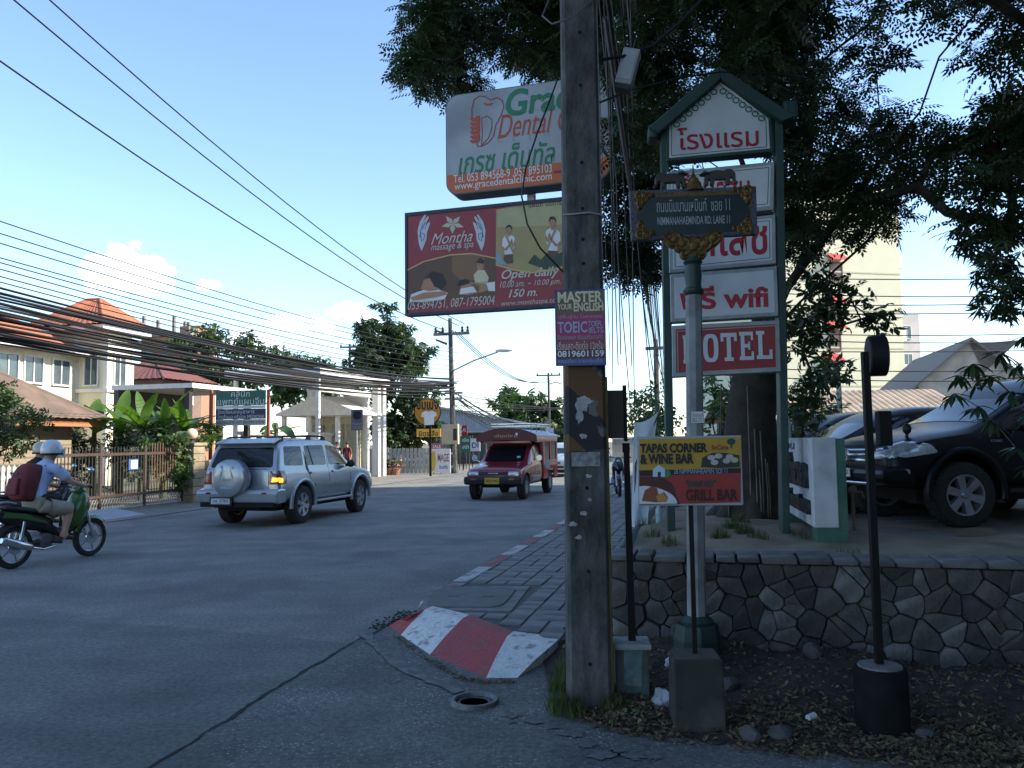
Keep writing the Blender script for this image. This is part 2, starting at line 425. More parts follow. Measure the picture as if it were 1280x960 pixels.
# kerb stones, alternately red and white, along the road
def paint(name, c, worn):
    return mat(name, c, tuple(x*.85 for x in c), rough=.75, scale=18, bump=.7, bscale=50, c3=worn, s3=13, thr=(.56,.66))
M_kw = paint('kerb_white', (.66,.66,.64), (.27,.26,.25)); M_kr = paint('kerb_red', (.36,.055,.06), (.20,.09,.08)); M_kg = mat('kerb_grey', (.21,.2,.19), (.15,.145,.14), rough=.9, scale=9, bump=.4)
kerb = thing('kerb', 'low pavement kerb painted in worn red and white lengths along the main road', 'kerb', (0,0,0))
kmb = MB(); kmb.hexa([(0,-.02,-.02),(.985,-.02,-.02),(.985,.2,-.02),(0,.2,-.02)], [(0,.03,PZ+.004),(.985,.03,PZ+.004),(.985,.2,PZ+.004),(0,.2,PZ+.004)])
M_kw2 = mat('kerb_white_worn', (.50,.50,.48), (.40,.40,.385), rough=.8, scale=15, bump=.5, bscale=50, c3=(.24,.235,.225), s3=6, thr=(.50,.64)); M_kr2 = mat('kerb_red_worn', (.27,.075,.07), (.21,.06,.055), rough=.8, scale=15, bump=.5, bscale=50, c3=(.20,.14,.13), s3=6, thr=(.50,.64))
ks = {k: kmb.mesh('kerb_stone', m, bevel=.012) for k, m in (('w',M_kw2),('r',M_kr2),('g',M_kg))}
for i in range(0, 46):
    p = rd(-.02 + i*1.0, 0.2, 0)
    key = 'wr'[i % 2] if i < 17 else 'g'
    put('kerb_stone', ks[key], kerb, p, (0,0,ROAD_ROT), (1,-1,1))
put('kerb_stone', ks['r'], kerb, rd(-.55,.2,-.005), (0,0,ROAD_ROT), (.52,-1,1)); put('kerb_stone', ks['w'], kerb, rd(-1.05,.21,-.02), (0,.02,ROAD_ROT), (.48,-1,1))
# sloped kerb ramp that turns the corner: painted blocks between a top and a foot line
ramp = thing('kerb_ramp', 'steep sloping kerb end painted white, red, white at the street corner', 'kerb', tuple(gnd(600,830)))
low = [gnd(482,783), gnd(497,797), gnd(532,823), gnd(572,846), gnd(604,853), gnd(640,852)]
hi_ = [gnd(517,768,PZ), gnd(531,762,PZ+.01), gnd(578,773,PZ+.012), gnd(600,781,PZ+.01), gnd(634,795,PZ+.01), gnd(694,803,PZ)]
base = ramp.location
def ramp_block(i, j, mt, sub=4):
    mb = MB(); L = []; H = []; Bk = []
    for k in range(sub+1):
        f = k/sub; a = low[i].lerp(low[j], f); b = hi_[i].lerp(hi_[j], f)
        L.append(a + Vector((0,0,-.01))); H.append(b)
        Bk.append(b + Vector((.05,.17,-.004)))
    rows = [L, [l.lerp(h,.5)+Vector((0,0,.012)) for l,h in zip(L,H)], H, Bk, [Vector((b.x,b.y,-.02)) for b in Bk]]
    for r in range(4):
        for k in range(sub):
            mb.quad(rows[r][k]-base, rows[r][k+1]-base, rows[r+1][k+1]-base, rows[r+1][k]-base)
    for k in (0, sub):
        mb.add([r[k]-base for r in rows], [(0,1,2,3,4)])
    return mb.build('painted_block', mt, ramp, smooth=50)
ramp_block(0,1,M_kr,2); ramp_block(1,2,M_kw,3)
ramp_block(2,4,M_kr); ramp_block(4,5,M_kw)

# concrete inspection cover let into the pavement
cov = thing('inspection_cover', 'rounded concrete inspection cover let into the pavement behind the kerb corner', 'cover', tuple((COVER[0]+COVER[2])/2))
M_cov = mat('cover_concrete', (.17,.168,.16), (.135,.132,.125), rough=.92, scale=6, bump=.35, bscale=90)
def flat(mbpts, z0, z1, name, mt):
    mb = MB(); mb.prism([(p.x-cov.location.x, p.y-cov.location.y) for p in mbpts], z0, z1, axis='z'); return mb.build(name, mt, cov, bevel=.004, segs=1)
c0 = (COVER[0]+COVER[2])/2
ring = [c0 + (p-c0)*.985 for p in COVER]
flat(ring, -.03, -.002, 'surround', M_conc)
inn = []
q = [c0 + (p-c0)*.80 - Vector((.03,0,0)) for p in COVER]
for i in range(4):
    a, b, c = q[i-1], q[i], q[(i+1) % 4]
    for k in range(5):
        f = k/4; inn.append((b+(a-b)*.22).lerp(b,f).lerp(b.lerp(b+(c-b)*.22,f), f))
flat([c0+(p-c0)*1.03 for p in inn], -.02, .001, 'joint', M_joint)
flat(inn, -.01, .008, 'lid', M_cov)
for f in (.28,.72):
    p = q[0].lerp(q[1],f).lerp(q[3].lerp(q[2],f),.5); mb = MB(); mb.box(p.x-c0.x-.06,p.x-c0.x+.06,p.y-c0.y-.025,p.y-c0.y+.025,.004,.0095); mb.build('handle_slot', M_joint, cov)
# the dark inlet where the kerb is broken away
mb = MB(); g0 = gnd(516,752)
for k in range(120):
    f = random.random(); q0_ = rd(-1.0-.75*f, .12+random.gauss(0,.07)); c = Vector((q0_.x, q0_.y, random.uniform(0,.010))); r = random.uniform(.004,.014)
    mb.sphere(c, r*1.4, r, r*.7, n=5, m=3)
tag(mb.build('gutter_dirt', mat('gutter_soil', (.03,.026,.02),(.05,.042,.03), rough=1, scale=20)), kind='stuff')

# open manhole ring set in the side street
mh = thing('manhole_ring', 'round iron manhole ring set in the side street beside the kerb ramp', 'manhole', tuple(gnd(593,880)))
M_iron = mat('iron_ring', (.15,.15,.15),(.09,.09,.09), rough=.55, metal=.4, scale=25, bump=.3)
mb = MB(); mb.lathe([(.150,-.02),(.150,.022),(.143,.032),(.125,.034),(.118,.028),(.112,.012),(.112,-.05)], 40, caps=False); mb.build('ring', M_iron, mh, smooth=35)
mb = MB(); mb.lathe([(.108,.012),(.100,.018),(.088,.017),(.084,.009),(.084,-.06)], 36, caps=False); mb.build('inner_ring', mat('iron_dark',(.10,.10,.10),(.05,.05,.05), rough=.6, metal=.4, scale=25), mh, smooth=35)
mb = MB(); mb.lathe([(0,.0095),(.10,.0095)], 24); mb.build('dark_well', mat('well',(.006,.006,.006), rough=1), mh)

# dirt strip at the foot of the wall, with an uneven surface ------------------------------
def dirt_z(x, y):
    e = min(1, max(0, (y-4.1-.0*x)/.5))
    return .012 + e*(.05 + .035*math.sin(x*2.1+y*3) + .03*math.sin(x*5.3-y*4.1)) + .05*max(0, (y-5.3)) - .0*x
front = [(.26,5.62),(.22,4.95),(.45,4.62),(.75,4.45),(1.1,4.30),(1.5,4.14),(2.1,4.02),(3.2,3.95),(6.5,3.95)]
def front_y(x):
    for (x0,y0),(x1,y1) in zip(front[1:], front[2:]):
        if x0 <= x <= x1: return y0+(y1-y0)*(x-x0)/(x1-x0)
    return 4.95 if x < .3 else 3.95
mb = MB(); NX, NY = 110, 30
for i in range(NX+1):
    x = .20 + i*(6.4-.20)/NX
    y0 = (front_y(max(x,.23)) if x > .23 else 5.55) + .03*math.sin(x*17)+.02*math.sin(x*41)
    for j in range(NY+1):
        y = y0 + (6.45-y0)*j/NY
        e = min(1, j/7)*min(1, .1+i/6)
        mb.v.append((x, y, .014 + e*(dirt_z(x,y)+.012*math.sin(x*31)*math.sin(y*27)) + random.uniform(0,.006)*e))
mb.f = [(i*(NY+1)+j, (i+1)*(NY+1)+j, (i+1)*(NY+1)+j+1, i*(NY+1)+j+1) for i in range(NX) for j in range(NY)]; mb.m = [0]*len(mb.f)
M_dirt = mat('dirt', (.050,.040,.030), (.025,.020,.016), rough=1, scale=9, bump=.9, bscale=60)
tag(mb.build('dirt_strip', M_dirt, smooth=180), kind='structure')
DIRT_TOP = BVHTree.FromPolygons([Vector(p) for p in mb.v], mb.f)
def dz(x, y):
    h = DIRT_TOP.ray_cast(Vector((x,y,3)), Vector((0,0,-1)))
    return h[0].z if h[0] is not None else .01
# dry leaves and crumbs on the dirt
lm = [mat('litter_a',(.13,.085,.045),(.08,.05,.028),rough=.9,scale=30), mat('litter_b',(.22,.16,.09),(.13,.09,.05),rough=.9,scale=30), mat('litter_c',(.09,.06,.035),(.06,.04,.025),rough=.9,scale=30), mat('litter_d',(.15,.15,.06),(.09,.10,.04),rough=.9,scale=30)]
mb = MB()
for k in range(17000):
    x = random.uniform(.25,4.6); yf = front_y(x)
    y = yf - .10 + abs(random.gauss(0,.55)) if random.random() < .75 else random.uniform(yf,6.1)
    if y > 6.1 or (x < .34 and y > 5.2): continue
    if math.sin(x*3.1+1)+math.sin(y*5.3+x*1.7)+math.sin(x*7.7-y*2.1) < random.uniform(-2.8,.6): continue
    L = random.uniform(.007,.026); W = L*random.uniform(.35,.6); a = random.uniform(0,6.3)
    c = Vector((x,y,max(dz(x,y),.012)+random.uniform(.004,.018)))
    M = Matrix.Rotation(a,3,'Z') @ Matrix.Rotation(random.gauss(0,.5),3,'X') @ Matrix.Rotation(random.gauss(0,.4),3,'Y')
    mb.mi(random.choice((0,0,1,2,2,3)))
    curl = random.uniform(-.3,.5)*W
    mb.add([c+M@Vector(p) for p in ((-L,0,0),(0,-W,curl),(L,0,0),(0,W,curl))], [(0,1,2,3)])
for k in range(420):                                   # leaves caught at the foot of the ramp
    i = random.randrange(1,5); p = low[i].lerp(low[i+1], random.random()) + Vector((random.gauss(.0,.02), random.gauss(-.03,.03), .014))
    L = random.uniform(.008,.018); W = L*.5; M = Matrix.Rotation(random.uniform(0,6.3),3,'Z') @ Matrix.Rotation(random.gauss(0,.4),3,'X')
    mb.mi(random.choice((0,1,2,3))); mb.add([p+M@Vector(q_) for q_ in ((-L,0,0),(0,-W,0),(L,0,0),(0,W,0))], [(0,1,2,3)])
tag(mb.build('leaf_litter', lm, fix=False), 'dry brown leaves strewn over the dirt below the stone wall', 'leaves', kind='stuff')
# grass tufts
def grass(name, label, spots, mt, h=(.06,.16)):
    vs = []; fs = []
    for (cx, cy, cz, R, n) in spots:
        for k in range(n):
            a = random.uniform(0,6.3); r = R*math.sqrt(random.random()); b = Vector((cx+r*math.cos(a), cy+r*math.sin(a), cz)); 
            H = random.uniform(*h)*(1.15-r/R*.6); an = random.uniform(0,6.3); lean = random.uniform(.1,.8)*H; w = random.uniform(.002,.0045)
            d = Vector((math.cos(an),math.sin(an),0)); s_ = Vector((-d.y,d.x,0))*w; o = len(vs)
            vs += [b-s_, b+s_, b+d*lean*.35+Vector((0,0,H*.6))+s_*.8, b+d*lean*.35+Vector((0,0,H*.6))-s_*.8, b+d*lean+Vector((0,0,H))]
            fs += [(o,o+1,o+2,o+3),(o+3,o+2,o+4)]
    mb = MB(); mb.add(vs, fs)
    return tag(mb.build(name, mt, fix=False), label, 'grass', kind='stuff')
M_grass = mat('grass', (.045,.075,.02), (.085,.11,.035), rough=.8, scale=12, trans=.25)
spots = [(.40+random.uniform(-.16,.22), 4.78+random.uniform(-.12,.1), .02, .07, 55) for k in range(11)]
spots += [(.30+random.uniform(-.07,.05), 5.4+random.uniform(-.35,.3), .03, .06, 40) for k in range(8)]
grass('grass_tuft', 'rough green grass round the foot of the concrete pole', spots, M_grass)
# stones lying in the dirt
M_rock = mat('field_stone', (.085,.08,.075),(.055,.052,.05), rough=.9, scale=9, bump=.5)
def rock_mesh(seed, sx, sy, sz, mt=None):
    r = random.Random(seed); bm = bmesh.new(); bmesh.ops.create_icosphere(bm, subdivisions=2, radius=1)
    ax = [Vector((r.uniform(-1,1),r.uniform(-1,1),r.uniform(-1,1))).normalized() for _ in range(7)]; lim = [r.uniform(.6,.9) for _ in ax]
    for v in bm.verts:
        for a_, l_ in zip(ax, lim):
            d = v.co.dot(a_)
            if d > l_: v.co -= a_*(d-l_)
        v.co = Vector((v.co.x*sx, v.co.y*sy, v.co.z*sz))
    me = bpy.data.meshes.new('stone'); bm.to_mesh(me); bm.free(); me.materials.append(mt or M_rock); return me
for px, py, sx, sz, lab in ((938,916,.075,.05,'round grey stone lying in dead leaves right of the concrete block'), (975,915,.09,.035,'flat brown stone slab lying beside the round stone'), (1156,915,.05,.035,'small stone right of the black round post base'),
                     (846,815,.06,.06,'pale stone lying between the post base and concrete block'), (912,856,.09,.05,'grey rubble stone right of the concrete block'), (1012,800,.13,.06,'long rubble stone at the foot of the wall'), (1016,838,.09,.07,'blocky rubble stone below the wall foot'), (700,875,.045,.03,'brown stone left of the concrete pole foot')):
    p = gnd(px,py,.05); p.z = dz(p.x,p.y)
    o = put('stone', rock_mesh(px, sx, sx*.75, sz), None, (p.x,p.y,p.z+sz*.35), (0,0,px)); tag(o, lab, 'stone', 'loose stones')
# ================================================================ stone wall, planting bed, car park
def clip_poly(poly, nx, ny, d):                           # keep the side nx*x+ny*y <= d
    out_ = []
    for i in range(len(poly)):
        a, b = poly[i-1], poly[i]
        da, db = nx*a[0]+ny*a[1]-d, nx*b[0]+ny*b[1]-d
        if (da <= 0) != (db <= 0):
            t = da/(da-db); out_.append((a[0]+(b[0]-a[0])*t, a[1]+(b[1]-a[1])*t))
        if db <= 0: out_.append(b)
    return out_
def voronoi(W, H, nx, ny, seed, jit=.42):
    r = random.Random(seed); S = []
    for j in range(ny):
        for i in range(nx):
            if r.random() < .14: continue
            if r.random() < .22: S.append(((i+r.random())*W/nx, (j+r.random())*H/ny))
            S.append(((i+.5+(.5 if j % 2 else 0)*.8+r.uniform(-jit,jit))*W/nx, (j+.5+r.uniform(-jit,jit)*.9)*H/ny))
    cells = []
    for a in S:
        p = [(0,0),(W,0),(W,H),(0,H)]
        for b in S:
            if b is a: continue
            dx, dy = b[0]-a[0], b[1]-a[1]
            if dx*dx+dy*dy > (4*W/nx)**2: continue
            p = clip_poly(p, dx, dy, (b[0]**2+b[1]**2-a[0]**2-a[1]**2)/2)
            if len(p) < 3: break
        if len(p) >= 3: cells.append(p)
    return cells
M_st = [mat('wall_stone_%s' % k, c1, c2, rough=.9, scale=9, bump=.9, bscale=38, c3=c3, s3=4) for k, c1, c2, c3 in
        (('grey',(.105,.104,.10),(.07,.069,.066),(.052,.052,.048)), ('warm',(.108,.096,.086),(.074,.066,.058),(.055,.05,.045)), ('dark',(.066,.064,.062),(.045,.043,.041),(.034,.034,.032)), ('pale',(.19,.186,.178),(.13,.128,.122),(.08,.08,.074)))]
M_mortar = mat('mortar', (.045,.043,.040),(.028,.027,.025), rough=1, scale=14, bump=.6)
def stone_geo(poly, depth, seed):
    """one rough stone: the joint outline, a bulged shoulder and an uneven face; built round its own centre"""
    r = random.Random(seed); cx = sum(p[0] for p in poly)/len(poly); cy = sum(p[1] for p in poly)/len(poly)
    pts = []
    n = len(poly)
    for i in range(n):                                     # cut the corners so the outline is not ruler straight
        a, b = poly[i], poly[(i+1) % n]
        L = math.hypot(b[0]-a[0], b[1]-a[1])
        pts.append((a[0]+(b[0]-a[0])*.07, a[1]+(b[1]-a[1])*.07)); 
        if L > .08: pts.append((a[0]+(b[0]-a[0])*.5+r.uniform(-.006,.006), a[1]+(b[1]-a[1])*.5+r.uniform(-.006,.006)))
        pts.append((a[0]+(b[0]-a[0])*.93, a[1]+(b[1]-a[1])*.93))
    mb = MB(); rings = ((.95, 0.0), (.968, -.5), (.90, -.92), (.45, -1.0))
    tx, ty = r.uniform(-.2,.2), r.uniform(-.2,.2); m = len(pts)
    for sc_, d_ in rings:
        for p in pts:
            x, y = (p[0]-cx)*sc_, (p[1]-cy)*sc_
            mb.v.append((x, d_*depth + (tx*x + ty*y if d_ < 0 else 0) + r.uniform(-.004,.004), y))
    mb.f = [(k*m+i, k*m+(i+1) % m, (k+1)*m+(i+1) % m, (k+1)*m+i) for k in range(3) for i in range(m)] + [tuple(3*m+i for i in range(m))]
    mb.m = [0]*len(mb.f)
    return mb, cx, cy
W0 = gnd(763,690,.76); W0.z = 0
W1 = gnd(1290,694,.80); W1.z = 0
wdir = (W1-W0); WL = wdir.length; wrot = math.atan2(wdir.y, wdir.x)
wall = thing('stone_wall', 'low retaining wall of rough fitted stones with a flat coping', 'wall', tuple(W0), wrot)
WLEN = 4.7
mb = MB(); mb.box(-.02, WLEN+4, .03, .34, -.3, .70); mb.build('core', M_mortar, wall)
cells = voronoi(WLEN, .80, 31, 6, 5, .55)
for i, c in enumerate(cells):
    mb, cx, cy = stone_geo(c, random.uniform(.035,.055), i)
    o = put('stone', mb.mesh('stone', M_st[random.choice((0,0,1,1,2,2,3,3))], smooth=32), wall, (cx, .032+random.uniform(-.020,.012), cy-.10))
M_cop = [mat('coping_a', (.20,.20,.195), (.14,.14,.136), rough=.9, scale=8, bump=.8, bscale=40, c3=(.10,.10,.095), s3=5), mat('coping_b', (.16,.158,.15), (.11,.108,.104), rough=.9, scale=8, bump=.8, bscale=40, c3=(.08,.08,.075), s3=5)]
x = -.03; i = 0
while x < WLEN:
    L = random.uniform(.13,.30); h = random.uniform(.035,.05)
    mb = MB(); mb.hexa([(0.006,-.045+random.uniform(-.012,.012),0),(L-.006,-.045+random.uniform(-.012,.012),0),(L-.006,.36,0),(.006,.36,0)],
                       [(.012,-.05+random.uniform(-.012,.012),h),(L-.012,-.05+random.uniform(-.012,.012),h),(L-.01,.36,h*random.uniform(.9,1.1)),(.01,.36,h)])
    put('coping_stone', mb.mesh('coping_stone', M_cop[random.choice((0,0,1))], bevel=.012, smooth=50), wall, (x, 0, .705+.035*x/WLEN*0+random.uniform(-.004,.004)))
    x += L
# return of the wall along the pavement
mb = MB(); mb.box(.02,.30,.36,9.0,-.2,.71)
side = thing('side_wall', 'stone edge of the planting bed running back along the pavement', 'wall', (W0.x, W0.y, 0), ROAD_ROT-math.pi/2)
mb.build('core', M_mortar, side)
for i, c in enumerate(voronoi(5.0, .74, 24, 5, 9)):
    mb, cx, cy = stone_geo(c, .04, 900+i)
    o = put('stone', mb.mesh('stone', M_st[random.choice((0,1,2))], smooth=32), side, (.022, .38+5.0-cx, cy-.03), (0,0,-math.pi/2))

# sandy bed behind the wall sloping to the car park
def bed_z(x, y):
    k = min(1, max(0, (x-3.0)/1.2)); b = min(1, max(0, (y-6.9)/1.6)); b = b*b*(3-2*b)
    far = min(1, max(0, (y-10.5)/3))
    m = .10*math.exp(-((x-2.0)**2/.6+(y-7.6)**2/.5))
    return .725 - .21*k*b - .20*far*(1-k) + m + .015*math.sin(x*4+y*2)+.01*math.sin(x*9-y*7)
mb = MB(); NX, NY = 60, 50
for i in range(NX+1):
    for j in range(NY+1):
        xl = W0.x + .16; x = xl + (13-xl)*(i/NX)**1.3; y0 = W0.y + (x-W0.x)*math.tan(wrot) + .27; y = y0 + (14-y0)*j/NY; x += (y-y0)*U2.x/U2.y*(1-i/NX)
        mb.v.append((x, y, bed_z(x,y)+random.uniform(-.006,.006)))
mb.f = [(i*(NY+1)+j, (i+1)*(NY+1)+j, (i+1)*(NY+1)+j+1, i*(NY+1)+j+1) for i in range(NX) for j in range(NY)]; mb.m = [0]*len(mb.f)
M_sand = mat('sandy_soil', (.30,.24,.165), (.22,.17,.115), rough=1, scale=3, bump=.6, bscale=45, c3=(.13,.105,.07), s3=1.2)
tag(mb.build('planting_bed', M_sand, smooth=180), kind='structure')
LOT_Z = .50
sheet('car_park', [(4.2,8.55),(40,8.55),(40,60),(12,60),tuple(rd(4,2.35).xy)], M_lot, z=LOT_Z+.012)
mb = MB()
for p, q in (((4.3,10.4),(9,10.2)),((4.4,12.1),(12,11.8))):
    mb.quad((p[0],p[1],LOT_Z+.018),(q[0],q[1],LOT_Z+.018),(q[0],q[1]+.1,LOT_Z+.018),(p[0],p[1]+.1,LOT_Z+.018))
tag(mb.build('bay_line', mat('bay_paint',(.5,.5,.48), rough=.8, scale=10, c3=(.2,.2,.19), s3=5), fix=False), kind='structure')
bs = []
for px, py, n in ((815,672,60),(835,680,60),(915,668,160),(930,672,160),(900,676,120),(948,676,60),(1000,672,40),(805,660,40),(1060,690,30),(925,660,100)):
    p = gnd(px,py,.74); bs.append((p.x,p.y,bed_z(p.x,p.y)-.01,.09,n))
grass('weed_patch', 'low green weeds growing in the sandy bed behind the stone wall', bs, M_grass, (.05,.15))

# ================================================================ concrete power pole (near)
class Plane:                                              # a thing's local plane y=y0 met by a sight line
    def __init__(s, o, y=0.0):
        s.o = Vector(o.location); s.a = o.rotation_euler[2]; s.y = y
    def __call__(s, px, py):
        d = ray(px,py); R = Matrix.Rotation(-s.a,3,'Z'); dl = R @ d; ol = R @ (Vector((0,0,CAM_H)) - s.o)
        k = (s.y - ol.y)/dl.y; p = ol + dl*k
        return (p.x, p.z)
def face(parent, name, pts, y, mt):
    mb = MB(); mb.add([(p[0], y, p[1]) for p in pts], [tuple(range(len(pts)))])
    o = mb.build(name, mt, parent, fix=False)
    if o.data.polygons[0].normal.y > 0: o.data.flip_normals()
    return o
def pbox(pl, x0, y0, x1, y1):                              # pixel box -> local x0,x1,z0,z1
    a = pl(x0,y1); b = pl(x1,y0); c = pl(x0,y0); d = pl(x1,y1)
    return (a[0]+c[0])/2, (b[0]+d[0])/2, (a[1]+d[1])/2, (b[1]+c[1])/2
def ptext(parent, pl, body, mt, x0, y0, x1, y1, y, **kw):
    a, b, c, d = pbox(pl, x0, y0, x1, y1)
    return lettering(parent, body, mt, a, b, c, d, y, **kw)

P0 = gnd(736,886); P1 = at(722,0,4.80)
axis = (P1-P0).normalized()
pole = thing('power_pole', 'tall weathered grey concrete power pole standing at the street corner', 'power pole', tuple(P0))
M_pole = mat('pole_concrete', (.086,.086,.083), (.056,.056,.054), rough=.95, scale=3.2, bump=.6, bscale=55, c3=(.034,.034,.033), s3=3.0)
_n = M_pole.node_tree.nodes; _l = M_pole.node_tree.links; _b = _n['Principled BSDF']; _old = _b.inputs['Base Color'].links[0].from_socket
_tc = [x for x in _n if x.type == 'TEX_COORD'][0]; _mp = _n.new('ShaderNodeMapping'); _mp.inputs['Scale'].default_value = (7, 7, 2.2); _l.new(_tc.outputs['Object'], _mp.inputs['Vector'])
_ns = _n.new('ShaderNodeTexNoise'); _ns.inputs['Scale'].default_value = 1.6; _ns.inputs['Detail'].default_value = 9; _ns.inputs['Roughness'].default_value = .7; _l.new(_mp.outputs[0], _ns.inputs['Vector'])
_mr = _n.new('ShaderNodeMapRange'); _mr.inputs['From Min'].default_value = .34; _mr.inputs['From Max'].default_value = .66; _mr.inputs['To Min'].default_value = .4; _mr.inputs['To Max'].default_value = 1.7; _l.new(_ns.outputs[0], _mr.inputs['Value'])
_vm = _n.new('ShaderNodeVectorMath'); _vm.operation = 'SCALE'; _l.new(_old, _vm.inputs[0]); _l.new(_mr.outputs[0], _vm.inputs['Scale']); _l.new(_vm.outputs[0], _b.inputs['Base Color'])
HP = 10.5
def pole_pt(h, dx=0, dy=0):
    p = axis*h; return Vector((p.x+dx, p.y+dy, p.z))
def pole_w(h): return .128 - .0052*h
mb = MB(); rows = []
for k in range(23):
    h = -.1 + k*(HP+.1)/22; w = pole_w(h); c = w*.16
    rows.append([pole_pt(h, a*w+e, b*w*.95+g) for a,b,e,g in ((-1,-1,0,c),(-1,-1,c,0),(1,-1,-c,0),(1,-1,0,c),(1,1,0,-c),(1,1,-c,0),(-1,1,c,0),(-1,1,0,-c))])
for r in rows: mb.v += [tuple(p) for p in r]
for k in range(22):
    for j in range(8): mb.f.append((k*8+j, k*8+(j+1) % 8, (k+1)*8+(j+1) % 8, (k+1)*8+j))
mb.f.append(tuple(22*8+j for j in range(8))); mb.m = [0]*len(mb.f)
mb.build('shaft', M_pole, pole)
def on_pole(py):                                          # height on the pole axis seen at image row py
    z = at(736,py,4.75).z; return z/axis.z
# bolt holes
mb_h = MB(); mb_h.cyl((0,-.004,0),(0,.01,0),.011,n=10); hole = mb_h.mesh('bolt_hole', mat('hole',(.008,.008,.008),rough=1))
for py in (45,110,205,262,300,330,610,832,715):
    h = on_pole(py); p = pole_pt(h, 0, -pole_w(h)*.95); put('bolt_hole', hole, pole, p)
# peeling black and yellow bands, paper scraps and tape
def band_mat():
    m = mat('pole_band', (.02,.02,.02), rough=.85, scale=4); n = m.node_tree.nodes; l = m.node_tree.links; b = n['Principled BSDF']
    tc = [x for x in n if x.type == 'TEX_COORD'][0]
    wv = n.new('ShaderNodeTexWave'); wv.wave_type = 'BANDS'; wv.bands_direction = 'DIAGONAL'; wv.inputs['Scale'].default_value = 1.15; wv.inputs['Distortion'].default_value = .6
    wv.inputs['Phase Offset'].default_value = 1.2
    l.new(tc.outputs['Object'], wv.inputs['Vector'])
    r1 = n.new('ShaderNodeValToRGB'); r1.color_ramp.elements[0].position = .52; r1.color_ramp.elements[1].position = .56
    r1.color_ramp.elements[0].color = (.022,.022,.024,1); r1.color_ramp.elements[1].color = (.115,.06,.022,1); l.new(wv.outputs[0], r1.inputs[0])
    no = n.new('ShaderNodeTexNoise'); no.inputs['Scale'].default_value = 7; no.inputs['Detail'].default_value = 7; l.new(tc.outputs['Object'], no.inputs['Vector'])
    r2 = n.new('ShaderNodeValToRGB'); r2.color_ramp.elements[0].position = .57; r2.color_ramp.elements[1].position = .60; l.new(no.outputs[0], r2.inputs[0])
    mx = n.new('ShaderNodeMixRGB'); l.new(r2.outputs[0], mx.inputs[0]); l.new(r1.outputs[0], mx.inputs[1]); mx.inputs[2].default_value = (.13,.127,.12,1)
    l.new(mx.outputs[0], b.inputs['Base Color']); return m
def sleeve(name, py0, py1, off, mt, jag=0):
    h0, h1 = on_pole(py1), on_pole(py0); mb = MB(); vs = []
    for h in (h0, h1):
        w = pole_w(h)+off; c = w*.16
        vs += [pole_pt(h + (random.uniform(-jag,jag)), a*w+e, b*w*.95+g) for a,b,e,g in ((-1,-1,0,c),(-1,-1,c,0),(1,-1,-c,0),(1,-1,0,c),(1,1,0,-c),(1,1,-c,0),(-1,1,c,0),(-1,1,0,-c))]
    mb.add(vs, [(j, (j+1) % 8, 8+(j+1) % 8, 8+j) for j in range(8)]); return mb.build(name, mt, pole)
sleeve('painted_bands', 452, 563, .002, band_mat(), .01)
M_paper = mat('paper_scrap', (.42,.42,.42), (.28,.28,.28), rough=.9, scale=20, c3=(.2,.19,.18), s3=16)
def scrap(px, py, w, h_, seed, off=.004, mt=None):
    r = random.Random(seed); h = on_pole(py); dx = (px-(736-14*(886-py)/886))/FPX*4.75; c = pole_pt(h, dx, -pole_w(h)*.95-off); n = 13; mb = MB()
    mb.add([c + Vector((w*math.cos(2*math.pi*j/n)*r.uniform(.45,1.05), 0, h_*math.sin(2*math.pi*j/n)*r.uniform(.45,1.05))) for j in range(n)], [tuple(range(n-1,-1,-1))])
    return mb.build('torn_paper', mt or M_paper, pole, fix=False)
scrap(726,508,.05,.05,3); scrap(727,500,.07,.03,4,.0046); scrap(722,522,.03,.045,5,.005); scrap(727,545,.04,.02,8)
h = on_pole(574); c = pole_pt(h,-.005,-pole_w(h)*.95-.004); mb = MB(); mb.box(c.x-.085,c.x+.085,c.y-.001,c.y+.001,c.z-.042,c.z+.042); mb.build('pasted_notice', mat('notice_grey',(.28,.29,.29),(.14,.14,.14),rough=.9,scale=40), pole)
for px, py in ((727,642),(722,672),(735,625),(714,655),(733,595)): scrap(px,py,random.uniform(.012,.03),random.uniform(.012,.025),py)
# metal strap with a twisted wire end
h = on_pole(270); mb = MB(); w = pole_w(h)+.004
mb.tube([pole_pt(h+.004,-w,-w*.9), pole_pt(h+.006,-w*.3,-w*1.02), pole_pt(h+.012,w*.3,-w*1.04), pole_pt(h,w*1.05,-w*.9), pole_pt(h-.05,w*1.3,-w*.5)], .006, n=5); mb.build('wire_tie', mat('galvanised',(.5,.51,.52),(.36,.37,.38),rough=.4,metal=.7,scale=20), pole)
# yellow conduit on the right flank and the thin pale cable above it
M_yel = mat('conduit_yellow',(.30,.25,.06),(.20,.165,.045),rough=.6,scale=12)
mb = MB(); mb.tube([pole_pt(on_pole(py), pole_w(on_pole(py))+.012, -.03) for py in (886,760,640,520,470)], .012, n=8); mb.build('conduit', M_yel, pole, smooth=60)
mb = MB(); mb.tube([pole_pt(on_pole(py), pole_w(on_pole(py))+.006, -.05) for py in (470,360,200,60,-200)], .006, n=6); mb.build('earth_wire', mat('earth_wire',(.42,.44,.46),rough=.5,metal=.3), pole, smooth=60)

